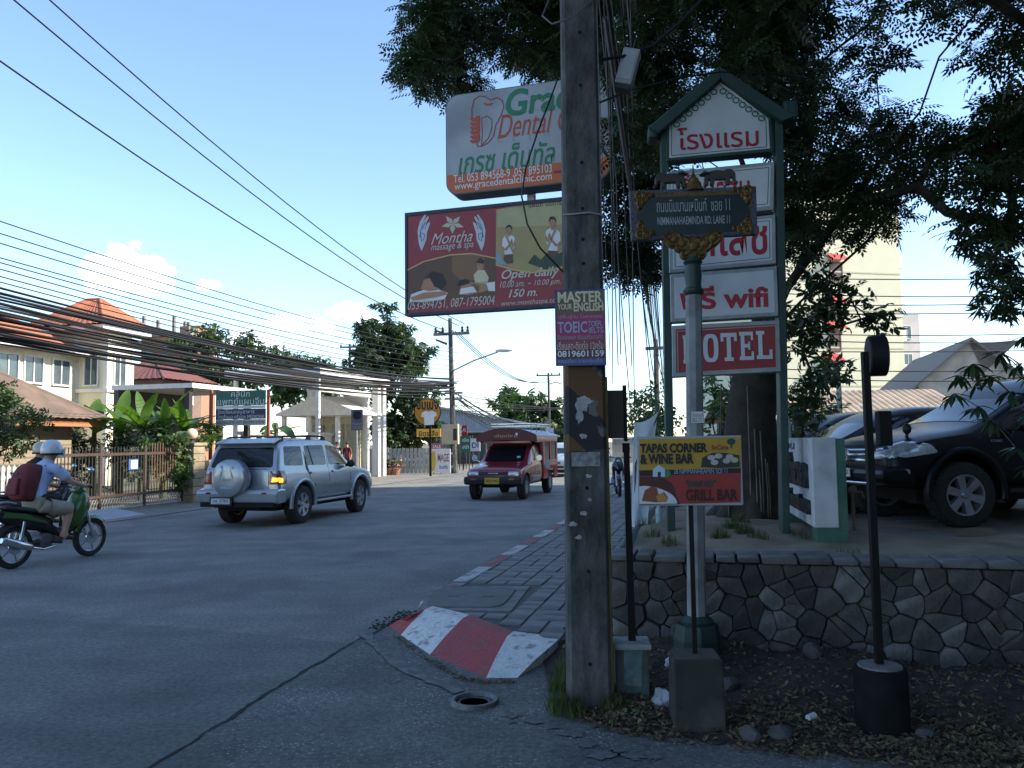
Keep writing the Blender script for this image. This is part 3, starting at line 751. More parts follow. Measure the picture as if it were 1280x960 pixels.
# ---------------------------------------------------------------- printed colours
def pr(name, c, v=.06, rough=.45): return mat(name, c, tuple(x*(1-v) for x in c), rough=rough, scale=9, spec=.4, c3=tuple(x*.72+.015 for x in c), s3=4, thr=(.5,.8))
W_ = pr('print_white',(.72,.73,.74)); RED = pr('print_red',(.42,.02,.03)); DRED = pr('print_dark_red',(.30,.035,.045)); BLK = pr('print_black',(.012,.012,.014)); YEL = pr('print_yellow',(.62,.42,.05))
GRN = pr('print_green',(.03,.22,.09)); DGRN = pr('print_dark_green',(.012,.06,.05)); ORG = pr('print_orange',(.55,.12,.035)); BLU = pr('print_blue',(.03,.07,.26)); PUR = pr('print_purple',(.20,.07,.17))
CRM = pr('print_cream',(.65,.58,.40)); GRY = pr('print_grey',(.33,.34,.36)); SKN = pr('print_skin',(.45,.22,.13)); BRN = pr('print_brown',(.13,.06,.035)); TAN = pr('print_tan',(.36,.23,.11)); GLD = pr('print_gold',(.55,.42,.16)); LBL = pr('print_pale_blue',(.30,.38,.52)); MAG=pr('print_magenta',(.33,.035,.13))
ALU = mat('aluminium_frame',(.42,.44,.45),(.30,.31,.32),rough=.45,metal=.6,scale=14)

# ---- advert fixed to the pole
sg = thing('pole_advert', 'upright purple and yellow English course advert fixed to the concrete pole', 'sign', (P0.x+axis.x/axis.z*2.3, 4.70, 0), rad(-4))
pl = Plane(sg, -.006)
x0,x1,z0,z1 = pbox(pl,694,362,757,457)
mb = MB(); mb.box(x0,x1,-.004,.004,z0,z1); mb.build('board', PUR, sg)
for a,b,m in ((362,392,pr('ad_olive',(.13,.10,.055))),(392,421,MAG),(421,436,pr('ad_maroon',(.24,.05,.09))),(436,448,pr('ad_dark',(.10,.035,.06))),(448,457,pr('ad_navy',(.09,.09,.22)))):
    q = pbox(pl,695,a,756,b); face(sg,'colour_field',[(q[0],q[2]),(q[1],q[2]),(q[1],q[3]),(q[0],q[3])],-.0055,m)
mb = MB(); b_=.006
for bx in ((x0,x1,z1-b_,z1),(x0,x1,z0,z0+b_),(x0,x0+b_,z0,z1),(x1-b_,x1,z0,z1)): mb.box(bx[0],bx[1],-.009,-.0055,bx[2],bx[3])
mb.build('frame', BLU, sg)
for s_,m,a,b,c,d,bd in (('MASTER',CRM,697,364,753,378,.03),('YOUR',CRM,697,380,715,387,.02),('ENGLiSH',CRM,717,378,754,389,.03),('TOEIC',LBL,697,402,734,416,.02),('TOEFL',LBL,735,401,753,408,.01),('IELTS',LBL,736,409,754,416,.01),
                 ('ปูพื้นฐาน ไวยากรณ์',GRY,698,393,753,399,0),('รับรองผล เรียนตัวต่อตัว',GRY,697,418,754,424,0),('เรียนสด-ติดต่อ 12ครั้ง',CRM,697,426,754,437,.0),('0819601159',W_,697,438,755,446,.02),('สอนเดี่ยว-รายกลุ่มเล็ก',LBL,697,448,753,455,0)):
    ptext(sg,pl,s_,m,a,b,c,d,-.0075,bold=bd)
q = pbox(pl,697,402,734,416)

# ---- the two hanging adverts behind the pole: clinic light box over the massage board
ad = thing('advert_post', 'grey steel post behind the concrete pole carrying the two advert boards', 'post', (.86,10.05,PZ), 0)
mb = MB(); mb.cyl((0,0,0),(0,0,6.0),.055,n=12); mb.box(-.1,.1,-.1,.1,0,.02); mb.build('mast', ALU, ad, smooth=40)
AR = rad(-16.5)
def hang_base(px, py, Y):
    p = at(px,py,Y); return (p.x,p.y,0)
cl_ = thing('clinic_light_box', 'rounded white light box sign with green Thai lettering and orange lower band', 'sign', hang_base(640,180,10.05), AR)
pl = Plane(cl_, -.15)
xl,_ = pl(557,180); xr,_ = pl(763,170)
zt = pl(640,108)[1]; zb = pl(640,236)[1]
def rrect(x0,x1,z0,z1,r,n=7):
    pts = []
    for cx,cz,a0 in ((x1-r,z1-r,0),(x0+r,z1-r,90),(x0+r,z0+r,180),(x1-r,z0+r,270)):
        for k in range(n+1):
            a = rad(a0+90*k/n); pts.append((cx+r*math.cos(a), cz+r*math.sin(a)))
    return pts
body = rrect(xl,xr,zb,zt,.17)
mb = MB(); mb.prism(body,-.149,.15); mb.build('case', mat('lightbox_side',(.13,.21,.20),(.10,.15,.145),rough=.6,scale=4), cl_, bevel=.008, segs=1)
PNL = mat('panel_white',(.36,.38,.40),(.31,.33,.35),rough=.5,scale=2.5,c3=(.22,.235,.25),s3=1.3)
face(cl_,'front_panel',[(p[0]*.0+ (p[0]-(xl+xr)/2)*.985+(xl+xr)/2, (p[1]-(zb+zt)/2)*.975+(zb+zt)/2) for p in body],-.1515,PNL)
zo = pl(640,216)[1]
face(cl_,'orange_band',[p for p in clip_poly([( (q[0]-(xl+xr)/2)*.985+(xl+xr)/2, (q[1]-(zb+zt)/2)*.975+(zb+zt)/2) for q in body],0,1,zb+.27)],-.1535,ORG)
Y_=-.1555
CG = pr('clinic_green',(.02,.19,.09)); CR = pr('clinic_red',(.45,.07,.03))
ptext(cl_,pl,'Grace',CG,632,106,733,140,Y_,bold=.025,shear=.15)
ptext(cl_,pl,'Dental Care',CR,622,136,747,166,Y_,bold=.0,shear=.35)
for s_,px,py in (('C',624,174),('L',643,172),('I',662,171),('N',684,168),('I',702,166)): ptext(cl_,pl,s_,GRY,px-3,py-4,px+3,py+4,Y_,keep=True)
ptext(cl_,pl,'เกรซ เด็นทัล',CG,573,180,694,212,Y_,bold=.012,shear=.22)
ptext(cl_,pl,'Tel. 053 894568-9 ,053 895103',W_,567,212,690,224,Y_,bold=.0)
ptext(cl_,pl,'www.gracedentalclinic.com',W_,568,222,690,234,Y_,bold=.005)
face(cl_,'arrow',[pl(*p) for p in ((692,214),(745,208),(745,201),(757,208),(746,218),(746,212),(692,217))],Y_,DRED)
def pline(parent,pl,pts,w,y,mt,name='line_art'):
    """flat stroke drawn through image points on a sign face"""
    P=[Vector(pl(*p)) for p in pts]; mb=MB(); L=[];R=[]
    for i,p in enumerate(P):
        d=(P[min(i+1,len(P)-1)]-P[max(i-1,0)]).normalized(); n=Vector((-d.y,d.x))*w/2; L.append(p+n); R.append(p-n)
    for i in range(len(P)-1): mb.add([(L[i].x,y,L[i].y),(L[i+1].x,y,L[i+1].y),(R[i+1].x,y,R[i+1].y),(R[i].x,y,R[i].y)],[(0,1,2,3)])
    return mb.build(name,mt,parent,fix=True)
pline(cl_,pl,[(590,150),(590,136),(593,124),(600,120),(607,121),(613,125),(621,122),(628,126),(630,134),(626,145),(620,156),(617,170),(611,178),(602,183),(597,183),(594,172),(590,162)],.013,Y_,DRED)
pline(cl_,pl,[(602,182),(603,165),(602,148),(609,145),(615,150),(615,160),(611,172),(602,182)],.011,Y_,DRED)
pline(cl_,pl,[(577,149),(590,146)],.008,Y_,GRY); pline(cl_,pl,[(625,146),(640,144),(660,139),(680,137),(702,138)],.008,Y_,GRY)
for k in range(6):
    y=148+k*5.5; face(cl_,'screw_tooth',[pl(587,y),pl(599,y-1.5),pl(599,y+2.6),pl(590,y+3.8)],Y_-.0012,CR)
face(cl_,'screw_core',[pl(595,145),pl(600,144.5),pl(600,176),pl(597,178)],Y_-.0006,CR)
face(cl_,'crown_mark',[pl(604,128),pl(610,130),pl(617,128),pl(614,132),pl(607,132)],Y_,CR)
mb=MB(); mb.box(.15,.24,.151,.26,zb-.1,zt-.1); mb.build('bracket',ALU,cl_)

ms = thing('massage_board', 'red rectangular massage and spa advert board hung below the white light box', 'sign', hang_base(610,320,10.15), AR)
pl = Plane(ms,-.06)
xl,_=pl(507,330); xr,_=pl(738,320); zt=pl(610,256)[1]; zb=pl(610,389)[1]
mb=MB(); mb.box(xl,xr,-.058,.06,zb,zt); mb.build('board',mat('board_back',(.03,.03,.06),rough=.6),ms,bevel=.004,segs=1)
fr=MB(); t=.045
for bx in ((xl,xr,zt-t,zt),(xl,xr,zb,zb+t*.9),(xl,xl+t*.5,zb+t*.9,zt-t),(xr-t*.5,xr,zb+t*.9,zt-t)): fr.box(bx[0]-.004,bx[1]+.004,-.075,-.052,bx[2],bx[3])
fr.build('frame',mat('board_frame',(.02,.02,.045),rough=.5),ms)
y1_=-.0600; MR=pr('massage_red',(.30,.035,.05)); 
face(ms,'red_field',[(xl+t*.5,zb+t*.9),(xr-t*.5,zb+t*.9),(xr-t*.5,zt-t),(xl+t*.5,zt-t)],y1_,MR)
def mf(name,pts,mt,lay=1): return face(ms,name,[pl(*p) for p in pts],y1_-.0014*lay,mt)
mf('photo_print',[(620,262),(640,258),(703,251),(742,248),(742,338),(703,335),(680,340),(655,339),(640,336),(620,330)],pr('advert_sand',(.40,.31,.13)))
mf('photo_print',[(622,262),(703,252),(742,249),(742,275),(690,282),(622,284)],pr('advert_glow',(.45,.42,.22)),2)
def person_print(cx,cy,k,shirt,flip=1):
    f=lambda a,b:(cx+a*k*flip,cy+b*k)
    mf('printed_figure',[f(-5,5),f(-2,4),f(3,4),f(7,6),f(9,12),f(8,19),f(6,22),f(5,31),f(-5,32),f(-6,22),f(-9,18),f(-8,9)],shirt,3)
    mf('printed_figure',[f(-8,9),f(-9,18),f(-5,22),f(1,16),f(3,10),f(4,11),f(3,17),f(-3,25),f(-8,23),f(-11,18),f(-10,11)],SKN,4)
    mf('printed_figure',[f(8,9),f(9,17),f(5,21),f(3,15),f(3,10),f(4.5,9),f(6,16)],SKN,4)
    mf('printed_figure',[f(-3,-6),f(0,-8),f(3.4,-6),f(3.6,-1),f(2,3),f(1.6,6),f(-1,6),f(-1.4,3),f(-3.4,-1)],SKN,5)
    mf('printed_figure',[f(-3.8,-2),f(-4,-6),f(-1,-9.5),f(3,-9),f(4.6,-5),f(3.9,-2),f(3,-5.4),f(0,-6.4),f(-3,-5)],BLK,6)
    mf('printed_figure',[f(-5,5),f(-2,4),f(6,24),f(5,28)],pr('sash',(.34,.30,.22)),4)
    mf('printed_figure',[f(-6,30),f(5,29),f(6,41),f(-8,42)],BRN,4)
person_print(636,290,.95,W_); person_print(691,281,1.1,W_,-1)
mf('printed_plants',[(660,329),(668,318),(676,325),(684,316),(692,322),(704,314),(704,332),(682,337)],pr('advert_leaf',(.03,.06,.035)),5)
mf('printed_plants',[(620,330),(620,312),(626,318),(630,326),(636,332)],pr('advert_leaf2',(.25,.34,.38)),5)
pline(ms,pl,[(620,331),(640,337),(665,341),(690,338),(705,334)],.02,y1_-.008,GLD)
mf('photo_print',[(509,352),(512,336),(530,328),(560,320),(585,318),(606,320),(620,324),(620,371),(580,374),(509,382)],BRN)
mf('photo_print',[(565,321),(590,318),(606,321),(606,350),(575,350),(565,340)],pr('advert_amber',(.24,.12,.055)),2)
pline(ms,pl,[(509,338),(530,327),(562,319),(590,317),(620,323)],.018,y1_-.0042,GLD)
mf('printed_figure',[(512,377),(514,368),(530,362),(548,362),(560,366),(556,374),(530,378)],W_,3)
mf('printed_figure',[(526,361),(530,350),(537,347),(542,356),(551,362),(536,364)],SKN,4)
mf('printed_figure',[(531,348),(540,339),(553,342),(558,354),(552,362),(543,358),(538,348)],BLK,5)
mf('printed_figure',[(513,372),(530,366),(556,364),(560,368),(545,372),(516,376)],SKN,4)
mf('printed_figure',[(573,368),(577,356),(588,352),(600,357),(598,366),(584,369)],SKN,3)
mf('printed_figure',[(571,357),(575,350),(584,349),(588,354),(578,357)],BLK,4); mf('printed_figure',[(575,368),(576,361),(592,358),(596,365)],W_,4)
mf('printed_figure',[(592,344),(598,337),(606,338),(611,347),(609,356),(594,353)],CRM,3); mf('printed_figure',[(596,328),(601,325),(605,329),(603,338),(597,337)],SKN,4); mf('printed_figure',[(595,328),(600,322),(606,326),(604,330),(598,329)],BLK,5)
mf('printed_figure',[(588,353),(612,352),(614,362),(600,366),(590,360)],TAN,3); mf('printed_figure',[(608,354),(619,352),(619,364),(611,364)],W_,4)
# pair of open hands and the flower
def hand(cx,fl):
    f=lambda a,b:(cx+a*fl,b)
    mf('hand_emblem',[f(-7,300),f(-8,288),f(-5,277),f(1,268),f(3,269),f(-1,278),f(5,270),f(6,272),f(2,281),f(8,277),f(7,281),f(4,290),f(3,300),f(-3,314),f(-6,306)],pr('emblem_white',(.55,.58,.62)),2)
    pline(ms,pl,[f(-5,297),f(-4,288),f(-1,279)],.010,y1_-.0045,BLU); pline(ms,pl,[f(-2,287),f(2,277)],.010,y1_-.0045,BLU); pline(ms,pl,[f(-4,291),f(1,293),f(0,299),f(-3,302),f(-4,293)],.010,y1_-.0045,BLU); pline(ms,pl,[f(1,287),f(4,279)],.008,y1_-.0045,BLU)
hand(530,1); hand(599,-1)
for a in range(5):
    t_=a*72+20; c=(566,280); q=lambda r,d:(c[0]+r*1.25*math.cos(rad(t_+d)),c[1]+r*math.sin(rad(t_+d)))
    mf('flower_petal',[c,q(6,-28),q(12,0),q(6,28)],pr('petal',(.52,.50,.38)),2)
IV=pr('print_ivory',(.58,.55,.50))
Yt=y1_-.0075
ptext(ms,pl,'Montha',IV,539,290,591,304,Yt,shear=.45); ptext(ms,pl,'massage & spa',IV,539,303,592,314,Yt,shear=.3)
ptext(ms,pl,'Open daily',IV,627,335,700,350,Yt,bold=.015,shear=.3); ptext(ms,pl,'10.00 am.',IV,625,351,656,359,Yt,shear=.3); ptext(ms,pl,'-',IV,660,354,664,355,Yt,shear=.3); ptext(ms,pl,'10.00 pm.',IV,668,349,701,358,Yt,shear=.3); ptext(ms,pl,'150 m.',IV,636,361,672,371,Yt,bold=.015,shear=.3)
ptext(ms,pl,'053-894751, 087-1795004',IV,510,373,619,386,Yt,shear=.25); ptext(ms,pl,'www.monthaspa.com',IV,627,374,702,382,Yt,shear=.25); ptext(ms,pl,'แผนก บริการ',BLK,661,252,702,258,Yt)
mb=MB(); mb.box(.75,.86,.061,.16,zb+.1,zt-.1); mb.build('bracket',ALU,ms)

# ---- hotel pylon
HY=7.25
hp = thing('hotel_pylon', 'tall green gabled hotel sign of stacked white panels and a red HOTEL panel', 'sign', (at(900,470,HY).x,HY,bed_z(at(900,470,HY).x,HY)-.06), rad(-7))
pl = Plane(hp,0)
M_hg = mat('pylon_green',(.022,.06,.052),(.015,.042,.037),rough=.55,scale=5); 
xs=[pl(829,300)[0],pl(838,300)[0]]; xr=[pl(966,300)[0],pl(976,300)[0]]
xc=(xs[0]+xr[1])/2
def tilt(px,py): return pl(px,py)
zt=pl(900,190)[1]
for i,(a,b) in enumerate(((825,835),(968,978))):
    p0=pl(a+8,620);p1=pl(b+8,620);q0=pl(a,150);q1=pl(b,150)
    k=(0-p0[1])/(q0[1]-p0[1]); f0=p0[0]+(q0[0]-p0[0])*k; f1=p1[0]+(q1[0]-p1[0])*k
    mb=MB(); mb.hexa([(f0,-.04,0),(f1,-.04,0),(f1,.12,0),(f0,.12,0)],[(q0[0],-.04,q0[1]),(q1[0],-.04,q1[1]),(q1[0],.12,q1[1]),(q0[0],.12,q0[1])]); mb.build('post',M_hg,hp,bevel=.006,segs=1)
PW=mat('pylon_white',(.58,.63,.67),(.50,.55,.59),rough=.45,scale=2.5,c3=(.42,.46,.48),s3=1.6); PF=mat('pylon_frame',(.36,.40,.41),(.27,.30,.31),rough=.5,metal=.3,scale=10); PR=mat('pylon_red',(.30,.03,.035),(.25,.026,.03),rough=.45,scale=2)
def panel(corners, fill, line=True):
    c=[pl(*p) for p in corners]; cx=sum(p[0] for p in c)/4; cz=sum(p[1] for p in c)/4
    k=lambda e:[(p[0]+(e if p[0]<cx else -e), p[1]+(e if p[1]<cz else -e)) for p in c]
    mb=MB(); mb.prism(c,-.05,.09); o=mb.build('panel_case',PF,hp,bevel=.006,segs=1)
    face(o,'panel',k(.035),-.052,fill)
    if line:
        L=k(.055); mb=MB()
        for i in range(4):
            a,b=Vector(L[i]),Vector(L[(i+1)%4]); d=(b-a).normalized(); n=Vector((-d.y,d.x))*.003; mb.add([(p.x,-.0535,p.y) for p in (a+n,b+n,b-n,a-n)],[(0,1,2,3)])
        mb.build('border_line',DGRN,o)
    return o
panel([(834,277),(966,264),(967,204),(833,217)],PW); panel([(836,343),(969,331),(968,270),(835,282)],PW); panel([(838,404),(972,396),(970,334),(837,344)],PW,False); panel([(840,472),(975,465),(973,401),(839,408)],PR,False)
# the red panel's pale inner edge
L=[pl(*p) for p in ((847,467),(969,460),(968,408),(846,415))]; mb=MB()
for i in range(4):
    a,b=Vector(L[i]),Vector(L[(i+1)%4]); d=(b-a).normalized(); n=Vector((-d.y,d.x))*.004; mb.add([(p.x,-.054,p.y) for p in (a+n,b+n,b-n,a-n)],[(0,1,2,3)])
mb.build('pale_edge',GRY,hp)
# gable head
gab=[pl(*p) for p in ((832,204),(965,192),(963,148),(897,97),(832,152))]
mb=MB(); mb.prism(gab,-.05,.09); head=mb.build('gable_case',M_hg,hp,bevel=.006,segs=1)
inn=[pl(*p) for p in ((836,200),(961,188),(959,151),(897,103),(836,156))]; face(head,'gable_panel',inn,-.052,PW)
L=[pl(*p) for p in ((839,197),(957,186),(956,153),(897,108),(839,158))]; mb=MB()
for i in range(5):
    a,b=Vector(L[i]),Vector(L[(i+1)%5]); d=(b-a).normalized(); n=Vector((-d.y,d.x))*.003; mb.add([(p.x,-.0535,p.y) for p in (a+n,b+n,b-n,a-n)],[(0,1,2,3)])
mb.build('border_line',DGRN,head)
for side_ in ((842,158,896,111),(954,150,898,111)):          # lace scrolls under the gable
    for k in range(7):
        f=(k+.4)/7; px=side_[0]+(side_[2]-side_[0])*f; py=side_[1]+(side_[3]-side_[1])*f+3
        pline(head,pl,[(px+4.0*math.cos(a*.9),py+3.4*math.sin(a*.9)) for a in range(8)],.013,-.0545,pr('scroll_green',(.02,.14,.12)),'scroll')
# roof boards
rf=MB()
for pts in (((809,166),(822,173),(899,106),(897,90)),((897,90),(899,106),(975,158),(991,152))):
    c=[pl(*p) for p in pts]; rf.prism(c,-.13,.17)
roof=rf.build('roof',M_hg,hp,bevel=.008,segs=1)
mb=MB(); c=pl(985,142); mb.box(c[0]-.06,c[0]+.07,-.10,.14,c[1]-.10,c[1]+.09); mb.build('finial',M_hg,roof,bevel=.03)
mb=MB(); c=pl(815,166); mb.box(c[0]-.04,c[0]+.05,-.10,.14,c[1]-.08,c[1]+.05); mb.build('finial',M_hg,roof,bevel=.03)
RT=pr('thai_red',(.36,.015,.04))
ptext(hp,pl,'โรงแรม',RT,846,160,947,188,-.055,bold=.012)
ptext(hp,pl,'บ้านสวน',RT,852,216,936,258,-.055,bold=.015); ptext(hp,pl,'พาเลซ',RT,846,286,958,322,-.055,bold=.015)
ptext(hp,pl,'ฟรี wifi',pr('wifi_red',(.40,.03,.05)),849,358,959,387,-.055,bold=.03)
# slab-serif HOTEL made of strokes
def slab(parent,ch,x0,x1,z0,z1,y,mt):
    w=x1-x0;h=z1-z0;B=[]
    st=.26;se=.13
    if ch=='H': B=[(.05,.05+st,0,1),(.95-st,.95,0,1),(.1,.9,.43,.57),(0,.40,0,se),(.60,1,0,se),(0,.40,1-se,1),(.60,1,1-se,1)]
    if ch=='T': B=[(.5-st/2,.5+st/2,0,1),(0,1,1-se*1.1,1),(0,.17,.70,1),(.83,1,.70,1),(.22,.78,0,se)]
    if ch=='E': B=[(.10,.10+st,0,1),(0,.98,0,se),(0,.95,1-se,1),(.1,.72,.44,.57),(.82,.98,0,.30),(.80,.95,.70,1),(.62,.74,.36,.65)]
    if ch=='L': B=[(.12,.12+st,0,1),(0,.98,0,se),(0,.52,1-se,1),(.80,.98,0,.33)]
    mb=MB()
    if ch=='O':
        ou=[];inn_=[]
        for k in range(28):
            a=2*math.pi*k/28; ca,sa=math.cos(a),math.sin(a); e=.62
            ou.append((x0+w*(.5+.5*math.copysign(abs(ca)**e,ca)), z0+h*(.5+.5*math.copysign(abs(sa)**.75,sa)))); inn_.append((x0+w*(.5+.21*math.copysign(abs(ca)**e,ca)), z0+h*(.5+.36*math.copysign(abs(sa)**.75,sa))))
        for k in range(28):
            j=(k+1)%28; mb.add([(ou[k][0],y,ou[k][1]),(ou[j][0],y,ou[j][1]),(inn_[j][0],y,inn_[j][1]),(inn_[k][0],y,inn_[k][1])],[(0,1,2,3)])
    for n_,(a,b,c,d) in enumerate(B):
        yy=y-.0003*n_; mb.add([(x0+w*a,yy,z0+h*c),(x0+w*b,yy,z0+h*c),(x0+w*b,yy,z0+h*d),(x0+w*a,yy,z0+h*d)],[(0,1,2,3)])
    return mb.build('letter',mt,parent)
HW=pr('hotel_letter',(.56,.60,.66)); 
for ch,a,b in (('H',853,872),('O',878,897),('T',900,920),('E',923,941),('L',944,964)):
    dy=(a-853)*-.06
    q=pbox(pl,a,420+dy,b,455+dy); q2=pbox(pl,a-1,419+dy,b+1.6,456.5+dy); slab(hp,ch,q2[0],q2[1],q2[2],q2[3],-.0550,DRED); slab(hp,ch,q[0],q[1],q[2],q[3],-.0580,HW)

# ---- ornate street name sign
sp0=at(867,815,5.66); sp = thing('street_name_sign', 'ornate dark green street name sign with gilded corners on a grey post', 'sign', (sp0.x,sp0.y,dz(sp0.x,sp0.y)-.02), rad(-3))
pl=Plane(sp,0)
M_sp=mat('post_grey',(.27,.28,.285),(.20,.205,.21),rough=.7,scale=5,bump=.2,c3=(.15,.15,.15),s3=5); M_dg=mat('post_dark_green',(.018,.045,.04),(.012,.03,.027),rough=.5,scale=6)
gold=mat('gilt',(.19,.115,.034),(.10,.06,.018),rough=.45,metal=.5,scale=30,bump=.4); 
top_x,top_z=pl(866,330); bz=pl(871,779)[1]; bx=pl(871,779)[0]
mb=MB(); mb.tube([(bx,0,0),(bx,0,bz*.5),(bx,0,bz)],[.165,.165,.145],n=8); mb.build('plinth',M_dg,sp,bevel=.01)
mb=MB(); mb.lathe([(.11,bz),(.115,bz+.02),(.095,bz+.04),(.078,bz+.055)],20,c=(bx,0,0)); mb.build('foot_moulding',M_dg,sp,smooth=40)
tz=pl(866,366)[1]; mb=MB(); mb.tube([(bx,0,bz+.05),(top_x,0,tz)],[.066,.058],n=8); mb.build('shaft',M_sp,sp)
z5=pl(866,320)[1]
mb=MB(); mb.lathe([(.058,tz-.02),(.075,tz),(.075,tz+.02),(.060,tz+.03),(.055,tz+.05),(.062,tz+.12),(.055,tz+.20),(.070,tz+.22),(.055,tz+.24),(.05,z5)],18,c=(top_x,0,0)); mb.build('collar',M_dg,sp,smooth=40)
# sign board on top
c=[pl(*p) for p in ((789,302),(946,294),(944,234),(786,240))]
M_bd=mat('board_border',(.05,.06,.085),(.11,.12,.15),rough=.7,scale=90,bump=.5,contrast=(.45,.55)); M_bg=mat('board_green',(.010,.030,.030),(.008,.022,.022),rough=.35,scale=4)
mb=MB(); mb.prism(c,-.03,.03); bd=mb.build('board',M_bd,sp,bevel=.006,segs=1)
def inset(c,f,g): cx=sum(p[0] for p in c)/len(c); cz=sum(p[1] for p in c)/len(c); return [(cx+(p[0]-cx)*f, cz+(p[1]-cz)*g) for p in c]
face(bd,'gilt_field',inset(c,.90,.84),-.032,gold)
o_=inset(c,.86,.80); i8=[]
oc=[pl(*p) for p in ((800,291),(805,297),(928,290),(934,282),(937,266),(931,252),(926,244),(806,249),(800,256),(795,272))]
face(bd,'green_field',oc,-.0345,M_bg)
LT=pr('sign_silver',(.36,.39,.42))
ptext(bd,pl,'ถนนนิมมานเหมินท์  ซอย 11',LT,820,250,911,266,-.0365,bold=.0); ptext(bd,pl,'NIMMANAHAEMINDA RD. LANE 11',LT,821,272,911,282,-.0365,bold=.012)
for px,py,sx,sz in ((799,247,1,-1),(933,240,-1,-1),(800,294,1,1),(933,288,-1,1)):        # curled gilt corners
    for k,(dx,dy,r) in enumerate(((0,0,.045),(9,0,.032),(0,9*sz*-1,.032),(16,-1,.02),(0,14*sz*-1,.02),(5,5*sz*-1,.026))):
        q=pl(px+dx*sx,py+dy); mb=MB(); mb.lathe([(r,-.03),(r*.95,-.040),(r*.55,-.046),(r*.3,-.038),(0,-.043)],12,c=(q[0],0,q[1]),axis='y'); mb.build('gilt_scroll',gold,bd,smooth=50)
# bracket below
for px,py,r in ((842,300,.06),(852,306,.06),(866,309,.075),(880,306,.06),(890,299,.06),(866,322,.05),(857,318,.04),(876,318,.04),(836,298,.04),(897,297,.035)):
    q=pl(px,py); mb=MB(); mb.lathe([(r,.03),(r,-.03),(r*.8,-.045),(r*.5,-.038),(r*.3,-.05),(0,-.05)],14,c=(q[0],0,q[1]),axis='y'); mb.build('gilt_bracket',gold,sp,smooth=50)
# crest: little chedi, elephants and parasols
q=pl(867,236); mb=MB(); mb.lathe([(.075,q[1]-.02),(.07,q[1]),(.06,q[1]+.01),(.055,q[1]+.04),(.04,q[1]+.05),(.038,q[1]+.07),(.022,q[1]+.085),(.01,q[1]+.11),(.004,q[1]+.17),(0,q[1]+.19)],14,c=(q[0],0,0)); mb.build('gilt_chedi',gold,sp,smooth=40)
def elephant(px,py,fl):
    a,z=pl(px,py); k=.0072
    pts=[(-17,0),(-17,10),(-13,15),(-4,17),(4,16),(8,18),(14,17),(17,12),(17,5),(20,2),(18,0),(15,3),(14,8),(11,8),(10,0),(6,0),(6,6),(-6,6),(-7,0),(-11,0),(-11,6),(-13,6),(-13,0)]
    mb=MB(); mb.prism([(a+fl*p[0]*k*.9,z+p[1]*k*.9-.01) for p in pts],-.022,.022); mb.build('elephant_ornament',mat('dark_bronze',(.03,.03,.028),(.05,.045,.035),rough=.6,scale=20),sp,bevel=.006)
elephant(838,234,-1); elephant(900,230,1)
for px in (882,852):
    a,z=pl(px,234); mb=MB(); mb.cyl((a,0,z),(a,0,z+.10),.004,n=6); mb.lathe([(.045,z+.09),(.03,z+.105),(.005,z+.12),(0,z+.12)],12,c=(a,0,0)); mb.build('parasol_ornament',mat('dark_bronze',(.03,.03,.028)),sp,smooth=40)
q=pl(870,522); 
face(sp,'sticker',[(q[0]-.045,q[1]-.04),(q[0]+.045,q[1]-.04),(q[0]+.045,q[1]+.04),(q[0]-.045,q[1]+.04)],-.070,W_); lettering(sp,'ซ่อมแอร์',DRED,q[0]-.038,q[0]+.04,q[1]+.004,q[1]+.032,-.0715); lettering(sp,'053 2711',BLK,q[0]-.038,q[0]+.04,q[1]-.032,q[1]-.004,-.0715)

# ---- concrete-footed posts
M_blk=mat('post_black',(.007,.007,.008),(.004,.005,.005),rough=.6,scale=6,spec=.25); M_ft=mat('footing',(.038,.039,.035),(.022,.023,.02),rough=.95,scale=6,bump=.5,c3=(.07,.068,.065),s3=4)
def footing(t,w,d,h,mt=M_ft,taper=.0,rough_=.01):
    mb=MB(); mb.hexa([(-w/2-taper,-d/2-taper,-.05),(w/2+taper,-d/2-taper,-.05),(w/2+taper,d/2+taper,-.05),(-w/2-taper,d/2+taper,-.05)],[(-w/2,-d/2,h),(w/2,-d/2,h+random.uniform(-.01,.01)),(w/2,d/2,h),(-w/2,d/2,h)]); return mb.build('footing',mt,t,bevel=.012)
def post_thing(name,label,px,py): p=gnd(px,py,.05); return thing(name,label,'sign',(p.x,p.y,dz(p.x,p.y)),rad(-4))
ta=post_thing('restaurant_sign','yellow and red tapas and grill bar sign on a thin post in concrete',871,898)
pl=Plane(ta,-.03)
hz=pl(871,820)[1]; footing(ta,.265,.25,hz,taper=.006)
mb=MB(); mb.box(-.118,.118,-.11,.11,hz-.004,hz+.008); mb.build('footing_top',mat('footing_top',(.10,.078,.07),(.065,.053,.047),rough=.95,scale=9),ta)
a=pl(868,545); b0=pl(870,826)
mb=MB(); mb.box(b0[0]-.012,b0[0]+.012,-.012,.012,.02,a[1]-.02); mb.build('post',M_blk,ta)
x0,x1,z0,z1=pbox(pl,797,545,928,632)
mb=MB(); mb.box(x0,x1,-.028,-.016,z0,z1); mb.build('board',GRY,ta,bevel=.002,segs=1)
Yb=-.0300
def tf(name,pts,mt,lay=0): return face(ta,name,[pl(*p) for p in pts],Yb-.0012*lay,mt)
tf('yellow_field',[(799,588),(926,585),(926,546.5),(799,549)],pr('tapas_yellow',(.42,.25,.025))); tf('black_band',[(799,595),(926,591),(926,585),(799,588)],BLK); tf('red_field',[(799,631),(926,628),(926,591),(799,595)],pr('grill_red',(.30,.035,.03)))
tf('print',[(799,631),(799,596),(825,595),(840,604),(850,630)],pr('grill_shade',(.08,.018,.015)),1)
